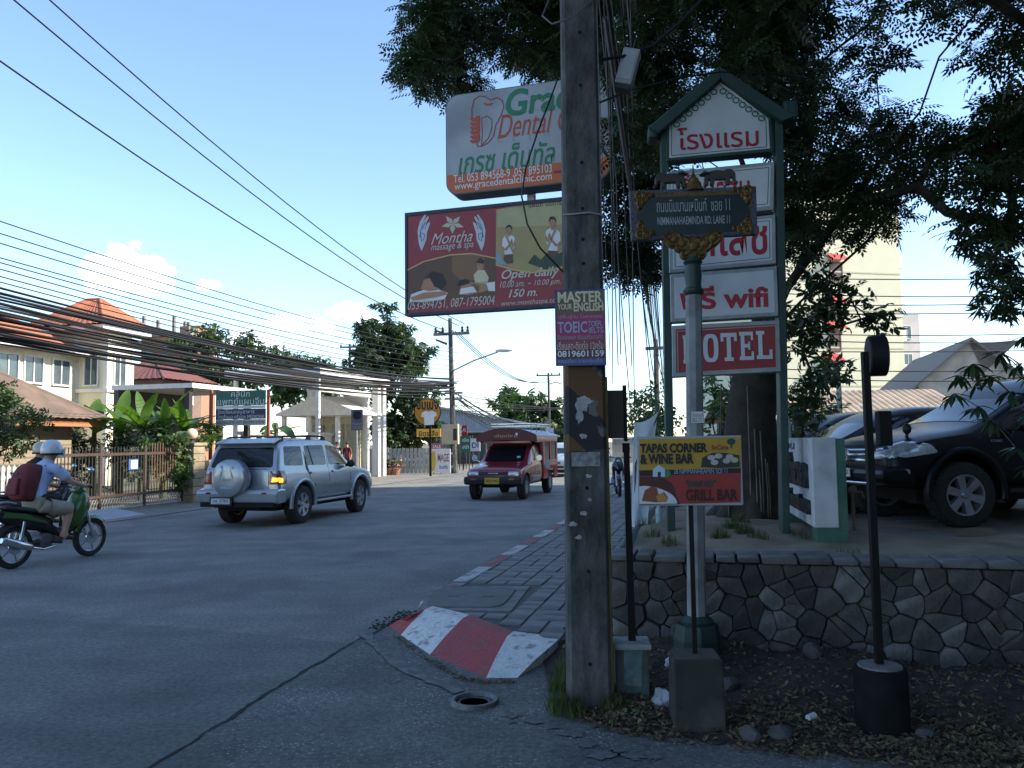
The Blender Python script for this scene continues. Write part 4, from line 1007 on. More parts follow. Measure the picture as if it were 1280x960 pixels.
def ell(cx,cy,rx,ry,n=22,a0=0,a1=360): return [(cx+rx*math.cos(rad(a0+(a1-a0)*k/n)),cy+ry*math.sin(rad(a0+(a1-a0)*k/n))) for k in range(n)]
tf('plate_print',[(799,630),(799,608)]+[(799+48*math.sin(rad(k*9)),631-24*math.cos(rad(k*9))) for k in range(1,10)]+[(846,629.5)],pr('plate',(.58,.60,.64)),2)
tf('food_print',[(802,626),(806,613),(814,608),(821,610),(823,618),(830,615),(835,622),(833,627),(820,628)],pr('meat',(.22,.07,.03)),3); tf('food_print',[(820,620),(828,616),(834,622),(832,627),(822,627)],pr('potato',(.42,.22,.06)),4)
tf('food_print',[(876,584),(878,572),(890,566),(906,566),(924,569),(925,584),(900,585)],pr('tapas_dark',(.03,.035,.03)),1)
for c_ in ((889,572),(898,570),(908,576),(918,575),(893,578),(912,571)): tf('food_print',ell(c_[0],c_[1],5,3.4,9),pr('tapas_pale',(.40,.40,.36)),2)
tf('tree_logo',ell(914,552,5.5,4.2,12),DGRN,1); tf('tree_logo',[(913,560),(915.4,560),(915,553),(913.4,553)],DGRN,2)
tf('house_logo',[(816,596),(816,587),(823,581),(831,586),(831,596),(826,596),(826,590),(822,590),(822,596)],pr('logo_pale',(.42,.55,.68)),3); tf('leaf_logo',ell(833,592,5.5,4.5,12),GRN,2)
for s_,m,a_,b_,c_,d_,bd_ in (('TAPAS CORNER',BLK,800,554,884,566,.05),('& WINE BAR',BLK,800,567,867,580,.05),('SoCave',DRED,889,556,910,562,.03),('28 NIMMANHEAMIN SOI 11',LBL,842,586,909,592,0),('"KANTARY"',DGRN,857,600,895,609,.04),('GRILL BAR',pr('grill_text',(.05,.012,.012)),857,611,922,626,.04)):
    ptext(ta,pl,s_,m,a_,b_,c_,d_,Yb-.006,bold=bd_)

bp=post_thing('blank_backed_sign','black post with a small brown board seen from behind beside the concrete pole',790,868)
pl=Plane(bp,0); hz=pl(790,800)[1]; footing(bp,.20,.20,hz-.035,mat('footing_green',(.08,.085,.075),(.045,.05,.045),rough=.95,scale=7,bump=.5,c3=(.07,.11,.10),s3=5))
mb=MB(); mb.box(-.115,.115,-.115,.115,hz-.035,hz); mb.build('footing_cap',mat('footing_white',(.36,.37,.37),(.24,.245,.245),rough=.9,scale=12,bump=.4,c3=(.15,.15,.15),s3=7),bp,bevel=.012)
face(bp,'peeling_poster',[(-.055,.06),(.05,.05),(.062,.27),(.0,.29),(-.05,.28)],-.1035,mat('poster_green',(.10,.17,.165),(.05,.09,.088),rough=.9,scale=18,c3=(.22,.24,.23),s3=9))
a=pl(783,565); b0=pl(790,800)
mb=MB(); mb.hexa([(b0[0]-.022,-.022,b0[1]-.01),(b0[0]+.022,-.022,b0[1]-.01),(b0[0]+.022,.022,b0[1]-.01),(b0[0]-.022,.022,b0[1]-.01)],[(a[0]-.018,-.018,a[1]),(a[0]+.018,-.018,a[1]),(a[0]+.018,.018,a[1]),(a[0]-.018,.018,a[1])]); mb.build('post',M_blk,bp)
x0,x1,z0,z1=pbox(pl,754,488,779,548)
mb=MB(); mb.box(x0,x1,-.012,.012,z0,z1); mb.build('board',mat('board_brown',(.10,.075,.06),(.075,.056,.045),rough=.8,scale=5),bp)
mb=MB(); mb.box(x1,x1+.022,-.03,.03,z0-.02,z1+.03); mb.build('edge_bar',M_blk,bp)
mb=MB(); mb.box(x1-.01,a[0]+.02,-.018,.018,z0-.09,z0-.03); mb.build('arm',M_blk,bp)
lp=gnd(0,0) if False else None
dr=post_thing('round_lamp_sign','black post carrying a round drum sign, in a round black footing','1100' and 1103,903)
pl=Plane(dr,0); hz=pl(1103,832)[1]
mb=MB(); mb.lathe([(.142,-.05),(.138,hz-.02),(.125,hz-.004)],20); mb.build('footing',mat('footing_black',(.008,.008,.008),(.014,.014,.014),rough=.95,scale=8,bump=.6,spec=.15),dr,smooth=40)
mb=MB(); mb.lathe([(.12,hz-.012),(.112,hz+.006),(0,hz+.012)],16); mb.build('footing_top',mat('footing_grey',(.19,.18,.18),(.12,.115,.11),rough=.95,scale=10,bump=.4),dr)
a=pl(1096,440); b0=pl(1099,830)
mb=MB(); mb.box(b0[0]-.0185,b0[0]+.0185,-.02,.02,hz,a[1]); mb.build('post',M_blk,dr)
q=pl(1096,445); 
drum=put('drum_case',MB().lathe([(.108,-.047),(.115,-.042),(.115,.042),(.108,.047)],28,axis='y').mesh('drum_case',M_blk,smooth=40),dr,(q[0],0,q[1]),(0,0,rad(-100)))
put('drum_face',MB().lathe([(0,-.048),(.106,-.048)],28,axis='y').mesh('drum_face',mat('drum_print',(.15,.155,.165),(.10,.105,.115),rough=.5,scale=14)),drum)
lettering(drum,'ร้านกาแฟ',DRED,-.075,.075,-.01,.03,-.050); lettering(drum,'OPEN',BLK,-.05,.05,-.05,-.025,-.050); 
q0=pl(1103,535); mb=MB(); mb.box(q0[0]-.03,q0[0]+.045,-.028,.028,q0[1]-.10,q0[1]+.095); mb.build('meter_box',M_blk,dr,bevel=.006,segs=1)

# ---- white letter sign standing on the bed, facing the main road
n0=at(1018,660,6.75); f0=at(980,640,8.55)
wrot2=math.atan2(n0.y-f0.y,n0.x-f0.x)
zb_=bed_z(n0.x,n0.y)
mo=thing('monument_sign','white box sign with rows of dark raised letters on green legs, end on','sign',(f0.x,f0.y,zb_-.04),wrot2)
ML=Vector((n0.x-f0.x,n0.y-f0.y)).length
MWt=mat('monument_white',(.50,.52,.54),(.40,.42,.44),rough=.8,scale=5,bump=.2,c3=(.30,.31,.32),s3=3); MG=mat('monument_green',(.05,.14,.10),(.035,.10,.075),rough=.7,scale=6)
zlo=n0.z-(zb_-.04); zhi=at(1015,547,6.75).z-(zb_-.04)
mb=MB(); mb.box(0,ML,0,.20,zlo,zhi); mb.build('body',MWt,mo,bevel=.008,segs=1)
mb=MB(); mb.box(ML-.26,ML-.02,.02,.27,0,zlo); mb.build('leg',MG,mo); mb=MB(); mb.box(.1,.3,.02,.27,0,zlo); mb.build('leg',MG,mo); mb=MB(); mb.box(0,ML-.012,.202,.272,zlo-.02,zhi-.01); mb.build('back_panel',MG,mo)
H_=zhi-zlo; DK=pr('letter_dark',(.025,.027,.03))
lettering(mo,'บ้าน',DK,ML*.08,ML*.5,zlo+H_*.86,zlo+H_*.97,-.004,bold=.02)
lettering(mo,'HILLSIDE',DK,ML*.02,ML*.90,zlo+H_*.46,zlo+H_*.80,-.004,bold=.06) if False else None
def thick_letters(body,x0,x1,z0,z1):
    me=text_mesh(body,DK,.05,0,.3); co=np.empty(len(me.vertices)*3,dtype=np.float32); me.vertices.foreach_get('co',co); co=co.reshape(-1,3); lo,hi=co.min(0),co.max(0); o=np.zeros_like(co)
    o[:,0]=x0+(co[:,0]-lo[0])/(hi[0]-lo[0])*(x1-x0); o[:,2]=z0+(co[:,1]-lo[1])/(hi[1]-lo[1])*(z1-z0); o[:,1]=-(co[:,2]-lo[2])/max(hi[2]-lo[2],1e-6)*.035+.0
    me.vertices.foreach_set('co',o.ravel()); me.update(); return put('raised_lettering',me,mo)
thick_letters('โรงแรมบ้านสวนสน',.06,ML*.90,zlo+H_*.42,zlo+H_*.82); thick_letters('เชียงใหม่พาเลซนิมมาน',.10,ML*.93,zlo+H_*.13,zlo+H_*.36)

# ---- litter: bags, bottles, cloth
M_bag=mat('thin_plastic',(.50,.53,.58),(.38,.41,.46),rough=.35,scale=12,trans=.3)
def crumple(px,py,r,name,label,mt,seed,zz=.05):
    p=gnd(px,py,zz); p.z=dz(p.x,p.y); rr=random.Random(seed); bm=bmesh.new(); bmesh.ops.create_icosphere(bm,subdivisions=3,radius=1)
    ph=[(Vector((rr.uniform(-1,1),rr.uniform(-1,1),rr.uniform(-1,1)))*rr.uniform(2,7),rr.uniform(0,6)) for _ in range(9)]
    for v in bm.verts:
        k=1+sum(.09*math.sin(v.co.dot(a_)+b_) for a_,b_ in ph); v.co*=k; v.co.z*=.8
        if v.co.z>.55: v.co.x*=.5; v.co.z*=1.25
    me=bpy.data.meshes.new(name); bm.to_mesh(me); bm.free(); me.materials.append(mt); o=put(name,me,None,(p.x,p.y,p.z+r*.62),(0,0,seed),(r,r,r)); return tag(o,label,name.split('_')[-1])
crumple(830,880,.058,'plastic_bag','tied white plastic bag lying between the post footings',M_bag,4)
crumple(838,824,.045,'plastic_bag','crumpled clear plastic bag behind the white capped post base',M_bag,6,.15)
p=gnd(1014,900,.05); o=put('paper_cup',MB().lathe([(.016,-.03),(.02,.03),(.019,.03),(.0155,-.028)],10,axis='x').mesh('paper_cup',mat('cup_white',(.62,.62,.63),rough=.6)),None,(p.x,p.y,dz(p.x,p.y)+.02),(0,0,.6)); tag(o,'crushed white paper cup on the dirt left of the black footing','cup')
def bottle(loc,label,s=1.0):
    t=thing('plastic_bottle',label,'bottle',loc,0); G=mat('bottle_clear',(.42,.5,.52),(.36,.44,.46),rough=.12,scale=20,trans=.35)
    mb=MB(); mb.lathe([(0,0),(.028*s,0),(.031*s,.01*s),(.030*s,.06*s),(.028*s,.07*s),(.031*s,.08*s),(.031*s,.13*s),(.013*s,.175*s),(.012*s,.185*s)],14); mb.build('body',G,t,smooth=40)
    mb=MB(); mb.lathe([(.0145*s,.186*s),(.0145*s,.205*s),(0,.206*s)],12); mb.build('cap',mat('cap_white',(.6,.62,.64)),t,smooth=40)
p=at(985,548,8.2); q=Vector((f0.x,f0.y,0))+Vector((math.cos(wrot2),math.sin(wrot2),0))*.14
bottle((q.x+.07,q.y+.05,zb_-.04+zhi),'clear plastic bottle standing on top of the white letter sign',1.15)
p=gnd(824,657,.74); bottle((p.x,p.y,bed_z(p.x,p.y)-.005),'clear plastic bottle standing in the sand under the restaurant sign',1.1)
# white cloth banner hanging from a stake by the pavement
bn=thing('cloth_banner','white cloth banner hanging slack from a leaning stake beside the pavement','banner',tuple(at(806,690,8.6).xy)+(.66,),rad(-12))
pl=Plane(bn,0); M_cl=mat('banner_cloth',(.52,.56,.60),(.45,.49,.53),rough=.85,scale=4,trans=.25)
tl=pl(793,528); tr=pl(823,514); 
mb=MB(); NX,NZ=10,16; zl=.02
for i in range(NX+1):
    f=i/NX
    for j in range(NZ+1):
        g=j/NZ; xt=tl[0]+(tr[0]-tl[0])*f; zt_=tl[1]+(tr[1]-tl[1])*f-.04*math.sin(math.pi*f)
        xb=tl[0]-.06+.17*f; zb2=zl
        mb.v.append((xt+(xb-xt)*g**.8,.03*math.sin(f*7+g*3)*(.3+g),zt_+(zb2-zt_)*g))
mb.f=[(i*(NZ+1)+j,(i+1)*(NZ+1)+j,(i+1)*(NZ+1)+j+1,i*(NZ+1)+j+1) for i in range(NX) for j in range(NZ)]; mb.m=[0]*len(mb.f); mb.build('cloth',M_cl,bn,smooth=180)
mb=MB(); mb.tube([(tl[0]-.02,.01,0),(tl[0],.012,tl[1]*.6),(tr[0]+.03,.012,tr[1]+.03)],.012,n=6); mb.build('stake',mat('stake',(.12,.09,.06),rough=.9),bn)
# ================================================================ trees and plants
def rand_rot(n, flat=.6, r=rng):
    """n rotation matrices: random heading, limited tilt"""
    a = r.uniform(0, 2*np.pi, n); t = r.normal(0, flat, n); p = r.normal(0, flat, n)
    ca, sa, ct, st, cp, sp_ = np.cos(a), np.sin(a), np.cos(t), np.sin(t), np.cos(p), np.sin(p)
    Rz = np.zeros((n,3,3)); Rz[:,0,0]=ca; Rz[:,0,1]=-sa; Rz[:,1,0]=sa; Rz[:,1,1]=ca; Rz[:,2,2]=1
    Rx = np.zeros((n,3,3)); Rx[:,0,0]=1; Rx[:,1,1]=ct; Rx[:,1,2]=-st; Rx[:,2,1]=st; Rx[:,2,2]=ct
    Ry = np.zeros((n,3,3)); Ry[:,1,1]=1; Ry[:,0,0]=cp; Ry[:,0,2]=sp_; Ry[:,2,0]=-sp_; Ry[:,2,2]=cp
    return Rz @ Rx @ Ry
def leaf_quad(L, W, x=0.0, y=0.0, ang=0.0, droop=.15):
    c, s = math.cos(ang), math.sin(ang)
    pts = [(0,0,0),(L*.45,-W/2,-L*droop*.3),(L,0,-L*droop),(L*.45,W/2,-L*droop*.3)]
    return [(x+c*p[0]-s*p[1], y+s*p[0]+c*p[1], p[2]) for p in pts]
def spray_pinnate(L=.26, pairs=6, l=.072, w=.032):
    v = []
    for k in range(pairs):
        x = L*(k+.7)/pairs
        for sg_ in (1,-1): v += leaf_quad(l*(1-.3*abs(k/pairs-.5)), w, x, 0, sg_*rad(62), .2)
    v += leaf_quad(l, w, L, 0, 0, .2)
    v = np.array(v); v[:,2] -= .9*v[:,0]**2
    return v
def spray_broad(L=.22, n=6, l=.12, w=.055):
    v = []
    for k in range(n): v += leaf_quad(l*random.uniform(.8,1.1), w, L*(k+.3)/n*.8, 0, (1 if k % 2 else -1)*rad(random.uniform(25,75)), .35)
    v = np.array(v); v[:,2] -= .6*v[:,0]**2
    return v
def spray_whorl(n=8, l=.16, w=.04):
    v = []
    for k in range(n): v += leaf_quad(l*random.uniform(.8,1.15), w, 0, 0, 2*math.pi*k/n+random.uniform(-.2,.2), random.uniform(.1,.8))
    return np.array(v)
def leaves(name, centres, spray, mats, parent=None, per=40, R=.45, flat=.55, shell=.35, sq=.7, seed=1, size=(.8,1.2)):
    """leaf sprays scattered through round clumps; one joined foliage mesh"""
    r = np.random.default_rng(seed); C = np.array([(c[0],c[1],c[2]) for c in centres]); RR = np.array([c[3] if len(c) > 3 else R for c in centres])
    cnt = np.maximum(2, (per*(RR/R)**2).astype(int)); idx = np.repeat(np.arange(len(C)), cnt); n = len(idx)
    d = r.normal(size=(n,3)); d /= np.linalg.norm(d, axis=1)[:,None]
    rad_ = (shell + (1-shell)*r.random(n)**.6)[:,None]*RR[idx][:,None]
    off = d*rad_; off[:,2] *= sq
    pos = C[idx] + off
    Rm = rand_rot(n, flat, r); sc_ = r.uniform(size[0], size[1], n)
    k = len(spray)
    V = np.einsum('nij,kj->nki', Rm, spray)*sc_[:,None,None] + pos[:,None,:]
    V = V.reshape(-1,3); F = np.arange(n*k).reshape(-1,4)
    ms = mats if isinstance(mats, list) else [mats]
    mi = np.repeat(r.integers(0, len(ms), n), k//4)
    return put(name, np_mesh(name, V, F, ms, mi), parent)
class Skeleton:
    def __init__(s, trunk): s.p = [Vector(t) for t in trunk]; s.par = [-1]+list(range(len(trunk)-1)); s.paths = []; s.t = len(trunk)
    def grow(s, targets, seg=.5, rise=.12, jit=.06, back=.35, low=None):
        root = s.p[s.t-1]
        for T in sorted([Vector(t[:3]) for t in targets], key=lambda q: (q-root).length):
            best = None
            for i, q in enumerate(s.p):
                if i < s.t-1: continue
                d = (T-q).length; c = d + back*(q-root).length*.55
                if best is None or c < best[0]: best = (c, i, d)
            _, i, d = best; n = max(2, int(d/seg)); a = s.p[i]; prev = i; path = [i]
            for k in range(1, n+1):
                f = k/n; q = a.lerp(T, f) + Vector((0,0,rise*d*math.sin(math.pi*f)*.5)) + Vector((random.gauss(0,jit),random.gauss(0,jit),random.gauss(0,jit)))*(0 if k == n else 1)*min(1,d)
                s.p.append(q); s.par.append(prev); prev = len(s.p)-1; path.append(prev)
            s.paths.append(path)
    def mesh(s, name, mt, parent, tip=.006, power=.46, trunk_r=None, n=6, maxr=.2):
        w = [0.0]*len(s.p); kids = [0]*len(s.p)
        for i in range(len(s.p)-1, -1, -1):
            if w[i] == 0: w[i] = 1
            if s.par[i] >= 0: w[s.par[i]] += w[i]
        R = [min(maxr, tip*(x**power)) for x in w]; s.R = R
        mb = MB()
        for path in s.paths:
            rs = [R[i] for i in path]; rs[0] = min(rs[0], rs[1]*1.25)
            mb.tube([s.p[i] for i in path], rs, n if rs[0] > .02 else 4, caps=False)
        return mb.build(name, mt, parent, smooth=70, fix=False)
M_bark = mat('bark', (.05,.041,.033), (.026,.022,.018), rough=1, scale=7, bump=.9, bscale=18)
M_bark2 = mat('bark_pale', (.16,.14,.115), (.09,.08,.065), rough=1, scale=7, bump=.7, bscale=18)
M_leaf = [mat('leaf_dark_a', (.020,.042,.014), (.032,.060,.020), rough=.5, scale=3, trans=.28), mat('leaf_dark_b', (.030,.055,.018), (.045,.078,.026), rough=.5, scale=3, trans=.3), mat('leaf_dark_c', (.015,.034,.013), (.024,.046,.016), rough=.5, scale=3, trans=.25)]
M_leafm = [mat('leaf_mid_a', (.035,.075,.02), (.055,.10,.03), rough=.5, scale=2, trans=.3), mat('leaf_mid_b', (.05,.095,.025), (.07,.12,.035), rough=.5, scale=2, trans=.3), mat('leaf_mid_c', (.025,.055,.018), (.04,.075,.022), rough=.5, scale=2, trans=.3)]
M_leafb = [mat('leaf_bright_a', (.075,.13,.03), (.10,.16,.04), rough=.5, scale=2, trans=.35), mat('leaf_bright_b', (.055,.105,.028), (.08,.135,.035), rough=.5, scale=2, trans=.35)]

# ---- the great spreading tree over the hotel sign
def sample_px(poly, n, y0, y1, seed, R=.45):
    r = random.Random(seed); xs = [p[0] for p in poly]; ys = [p[1] for p in poly]; o = []
    while len(o) < n:
        x, y = r.uniform(min(xs),max(xs)), r.uniform(min(ys),max(ys))
        if inside(poly, x, y):
            p = at(x, y, r.uniform(y0,y1)); o.append((p.x,p.y,p.z,R*r.uniform(.75,1.25)))
    return o
# crown volume: the outline seen from the street, several metres deep, carried on unseen above and beside the view for its shade
crown = []
crown += sample_px([(515,30),(530,118),(570,128),(640,80),(700,80),(700,-260),(600,-250),(530,-60)], 72, 10.8, 13.2, 1, .46)
crown += sample_px([(503,55),(512,105),(535,125),(540,40)], 9, 10.8, 12, 21, .32)
crown += sample_px([(790,-260),(790,175),(830,190),(900,110),(1010,150),(1010,-260)], 85, 8.2, 13, 2, .5)
crown += sample_px([(690,-260),(690,120),(790,170),(790,-260)], 45, 11, 13.5, 22, .5)
crown += sample_px([(745,150),(745,350),(775,352),(835,330),(835,150)], 26, 9.5, 13, 3, .42)
crown += sample_px([(980,-260),(980,170),(1090,180),(1190,110),(1300,70),(1300,-260)], 50, 6.5, 11.5, 4, .36)
crown += sample_px([(975,150),(1150,165),(1160,230),(1120,270),(1050,300),(975,320)], 28, 8.0, 11.5, 5, .36)
crown += sample_px([(1160,150),(1290,110),(1290,200),(1180,205)], 10, 7.0, 9.5, 6, .28)
crown += sample_px([(1205,225),(1290,175),(1290,290),(1225,280)], 9, 6.5, 8.5, 7, .28)
crown += sample_px([(500,-700),(620,-250),(1300,-250),(1700,100),(1700,-700)], 70, 5.0, 11.0, 8, .55)
crown += sample_px([(1300,-250),(1300,250),(1700,300),(1700,-250)], 30, 6.0, 10, 9, .5)
_r = random.Random(77)
crown += [(_r.uniform(-.2,7.5), _r.uniform(-3,6.0), _r.uniform(5.4,8.0), .62*_r.uniform(.8,1.2)) for k in range(75)]   # unseen clumps added over the side street to darken the corner
tb = at(940,640,9.1); TZ = bed_z(tb.x, 9.1)
big = thing('rain_tree', 'great spreading tree with dark feathery foliage rising behind the hotel sign', 'tree', (tb.x,9.1,TZ-.05))
bo = Vector(big.location)
fork = at(955,425,9.3)
trunk = [tb*0+bo, Vector((tb.x,9.1,TZ+.6)), at(938,520,9.15), at(946,470,9.2), fork]
mb = MB(); pts = [Vector(p)-bo for p in trunk]; mb.tube(pts, [.42,.31,.28,.28,.26], n=14)
for a in range(7):                                        # root flare
    an = a*.9; mb.tube([Vector((math.cos(an)*.18,math.sin(an)*.18,.5)), Vector((math.cos(an)*.34,math.sin(an)*.34,.12)), Vector((math.cos(an)*.6,math.sin(an)*.6,-.06))], [.12,.11,.05], n=7)
mb.build('trunk', M_bark, big, smooth=60)
sk = Skeleton([p-bo for p in trunk[-2:]])
sk.grow([tuple(Vector(at(*q))-bo) for q in ((1120,260,9.2),(1110,190,8.8),(1070,140,9.2),(1030,130,9.8),(985,170,8.9),(930,150,9.6),(860,170,10.6),(1150,140,8.2),(790,130,11.0))], seg=.5, rise=.06, jit=.05, back=4.0)
sk.grow([(c[0]-bo.x,c[1]-bo.y,c[2]-bo.z) for c in crown], seg=.45, rise=.10, jit=.07, back=.42)
sk.mesh('limbs', M_bark, big, tip=.0075, power=.47, maxr=.11)
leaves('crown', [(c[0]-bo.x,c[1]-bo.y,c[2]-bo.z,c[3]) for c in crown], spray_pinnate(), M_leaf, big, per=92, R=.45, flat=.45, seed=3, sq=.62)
# hanging aerial roots / creepers on the trunk
mb = MB()
for k in range(26):
    a = random.uniform(0,6.3); r0 = random.uniform(.28,.42); z0 = random.uniform(.2,1.9)
    mb.tube([Vector((math.cos(a)*r0,math.sin(a)*r0,z0)), Vector((math.cos(a)*(r0+.03),math.sin(a)*(r0+.03),z0*.5)), Vector((math.cos(a)*(r0+.02),math.sin(a)*(r0+.02),0))], .008, n=4)
o = mb.build('aerial_roots', M_bark2, big); o['kind'] = 'stuff'

def tree(name, label, base, h_trunk, clumps, spray, mats, per, R, bark=M_bark, r0=.14, group=None, flat=.6, sq=.8, seed=1, tip=.01, lean=(0,0), shell=.35):
    """base (world), clumps as world (x,y,z,r)"""
    t = thing(name, label, 'tree', tuple(base), 0, group); b = Vector(base)
    top = Vector((lean[0],lean[1],h_trunk)); mb = MB(); mb.tube([(0,0,-.1), top*.5+Vector((.04,.02,0)), top], [r0,r0*.82,r0*.7], n=9); mb.build('trunk', bark, t, smooth=60)
    s = Skeleton([top*.5, top]); L = [(c[0]-b.x,c[1]-b.y,c[2]-b.z,c[3]) for c in clumps]
    s.grow([c[:3] for c in L], seg=max(.4,R*.9), rise=.1, jit=.08); s.mesh('limbs', bark, t, tip=tip, maxr=r0*.6)
    leaves('crown', L, spray, mats, t, per=per, R=R, flat=flat, seed=seed, sq=sq, shell=shell)
    return t
# ---- smaller tree hanging beside the hotel sign
c2 = sample_px([(1000,345),(1050,335),(1110,385),(1100,400),(1040,400),(1010,400)], 7, 10.5, 12, 31, .25) + sample_px([(985,385),(1035,400),(1048,450),(1040,500),(1005,530),(985,520)], 12, 11, 13, 32, .30)
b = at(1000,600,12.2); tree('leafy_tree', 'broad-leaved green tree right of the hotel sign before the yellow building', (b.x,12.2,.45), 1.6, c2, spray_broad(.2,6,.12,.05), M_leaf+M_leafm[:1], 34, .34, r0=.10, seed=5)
# ---- sunlit greenery behind the pylon
for k,(poly,n,y0,y1,R,lab,px) in enumerate((([(880,470),(925,475),(925,600),(880,600)],12,13,15.5,.42,'sunlit bushy tree seen between the street sign post and the big trunk',900),
                      ([(800,462),(832,470),(832,545),(795,545)],10,16,19,.42,'loose yellow-green young tree behind the white banner left of the pylon',812),
                      ([(985,500),(1040,480),(1060,520),(1040,560),(985,560)],9,13.5,16,.42,'low yellow-green bush behind the parked dark cars',1015))):
    Ym=(y0+y1)/2; b=at(px,600,Ym); cs=sample_px(poly,n,y0,y1,50+k,R)
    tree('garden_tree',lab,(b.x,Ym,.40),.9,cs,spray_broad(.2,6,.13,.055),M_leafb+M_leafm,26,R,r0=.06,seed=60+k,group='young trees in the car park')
# ---- tall dark tree by the shops and others beyond the white building
def px_clumps(poly,n,Y,dY,R,seed): return sample_px(poly,n,Y-dY,Y+dY,seed,R)
b=gnd(492,590); Yb=47.0; b=at(492,588,Yb)
tree('street_tree','tall dark leafy street tree left of the yellow round shop sign',(b.x,Yb,0),3.2,
     px_clumps([(447,405),(470,388),(497,390),(512,420),(540,435),(540,462),(500,480),(440,475),(430,455),(455,430)],46,Yb,1.6,.62,71)+px_clumps([(465,480),(545,485),(550,558),(520,570),(470,560)],36,Yb,1.6,.62,72),
     spray_broad(.42,7,.26,.13),M_leaf+M_leafm[:1],36,.62,r0=.2,seed=72,tip=.02)
for k,(poly,n,Y,R,px,lab) in enumerate((
    ([(222,420),(265,408),(318,412),(330,440),(340,475),(300,485),(220,490)],34,62,.95,275,'wide rounded tree behind the clinic name board, left of the others'),
    ([(330,440),(345,437),(368,450),(395,452),(415,470),(400,500),(330,500)],26,66,.95,360,'rounded green tree with a bright side behind the white gate house'),
    ([(395,460),(425,455),(450,470),(450,495),(395,495)],12,74,.8,425,'small dark tree far behind the white gate house'))):
    b=at(px,560,Y); tree('background_tree',lab,(b.x,Y,0),2.5,px_clumps(poly,n,Y,2.2,R,80+k),spray_broad(.55,7,.34,.17),M_leafm+M_leaf[:1],34,R,r0=.22,seed=85+k,group='trees behind the houses',tip=.025)
for k,(poly,n,Y,R,px,lab,ms_) in enumerate((
    ([(618,505),(640,500),(655,505),(655,545),(618,545)],14,92,1.2,638,'bright green rounded tree at the far end of the road',M_leafb+M_leafm),
    ([(650,495),(690,490),(706,520),(700,560),(655,555)],22,88,1.3,678,'dark green tree at the far end of the road beside a small pole',M_leafm+M_leaf),
    ([(632,484),(638,480),(642,490),(640,505),(630,505)],5,100,.8,636,'narrow dark tree top poking above the far trees',M_leaf))):
    b=at(px,575,Y); tree('far_tree',lab,(b.x,Y,0),3,px_clumps(poly,n,Y,3,R,90+k),spray_broad(.8,7,.5,.26),ms_,34,R,r0=.25,seed=95+k,group='trees at the end of the road',tip=.03)
# ---- shrubs and creepers along the left gate
def shrub(name,label,poly,n,Y0,Y1,R,mats,seed,per=34,spray=None,base=None,cat='shrub',group=None):
    Ym=(Y0+Y1)/2; cs=sample_px(poly,n,Y0,Y1,seed,R); cx=sum(c[0] for c in cs)/n
    t=thing(name,label,cat,(cx,Ym,0.0),0,group); b=Vector(t.location)
    s=Skeleton([(0,0,0),(0,0,.25)]); L=[(c[0]-b.x,c[1]-b.y,c[2]-b.z,c[3]) for c in cs]; s.grow([c[:3] for c in L],seg=.4,rise=.05); s.mesh('stems',M_bark,t,tip=.006,maxr=.05)
    leaves('foliage',L,spray if spray is not None else spray_broad(.18,6,.10,.05),mats,t,per=per,R=R,seed=seed,flat=.7); return t
shrub('garden_shrub','dense dark shrub at the far left beside the white picket fence',[(-40,495),(30,500),(58,530),(50,565),(-40,570)],22,18.5,20.5,.36,M_leaf+M_leafm[:1],101)
shrub('garden_shrub','thin leafy branches rising over the brown tiled roof at the far left',[(2,480),(16,478),(20,510),(0,520)],5,18.5,19.2,.22,M_leafm,102,per=14)
shrub('climbing_plant','sunlit climbing plant over the gate beside the stone pillar',[(165,545),(190,552),(225,545),(234,560),(230,612),(210,600),(205,570),(172,560)],20,22.0,22.9,.22,M_leafb+M_leafm,103,per=26)
shrub('garden_shrub','dark hedge behind the gate under the banana plants',[(70,535),(215,535),(225,590),(70,600)],40,24.0,26.0,.42,M_leaf,104)
shrub('garden_shrub','bright green shrub behind the stone pillar and the clinic board',[(250,528),(268,535),(268,555),(250,556)],6,24.6,25.6,.25,M_leafb,105)
# ---- banana-like plants over the gate
def big_leaf_mesh(L,W,mt,n=9,droop=.5,fold=.25):
    mb=MB()
    for i in range(n+1):
        f=i/n; w=W*math.sin(math.pi*min(1,f*.93+.05))**.7*.5; x=L*f*(1-.18*droop*f); z=-droop*L*f*f*.55+.0
        for s_ in (-1,0,1): mb.v.append((x,s_*w,z+(abs(s_)*w*fold)))
    mb.f=[(i*3+j,(i+1)*3+j,(i+1)*3+j+1,i*3+j+1) for i in range(n) for j in range(2)]; mb.m=[0]*len(mb.f)
    return mb.mesh('leaf',mt,smooth=60,fix=False)
M_ban=[mat('banana_a',(.075,.14,.025),(.11,.19,.04),rough=.4,scale=3,trans=.4),mat('banana_b',(.05,.10,.02),(.075,.14,.03),rough=.4,scale=3,trans=.4)]
BL=[big_leaf_mesh(1.25,.30,M_ban[0],droop=.55),big_leaf_mesh(1.05,.26,M_ban[1],droop=.8),big_leaf_mesh(.95,.22,M_ban[0],droop=.25)]
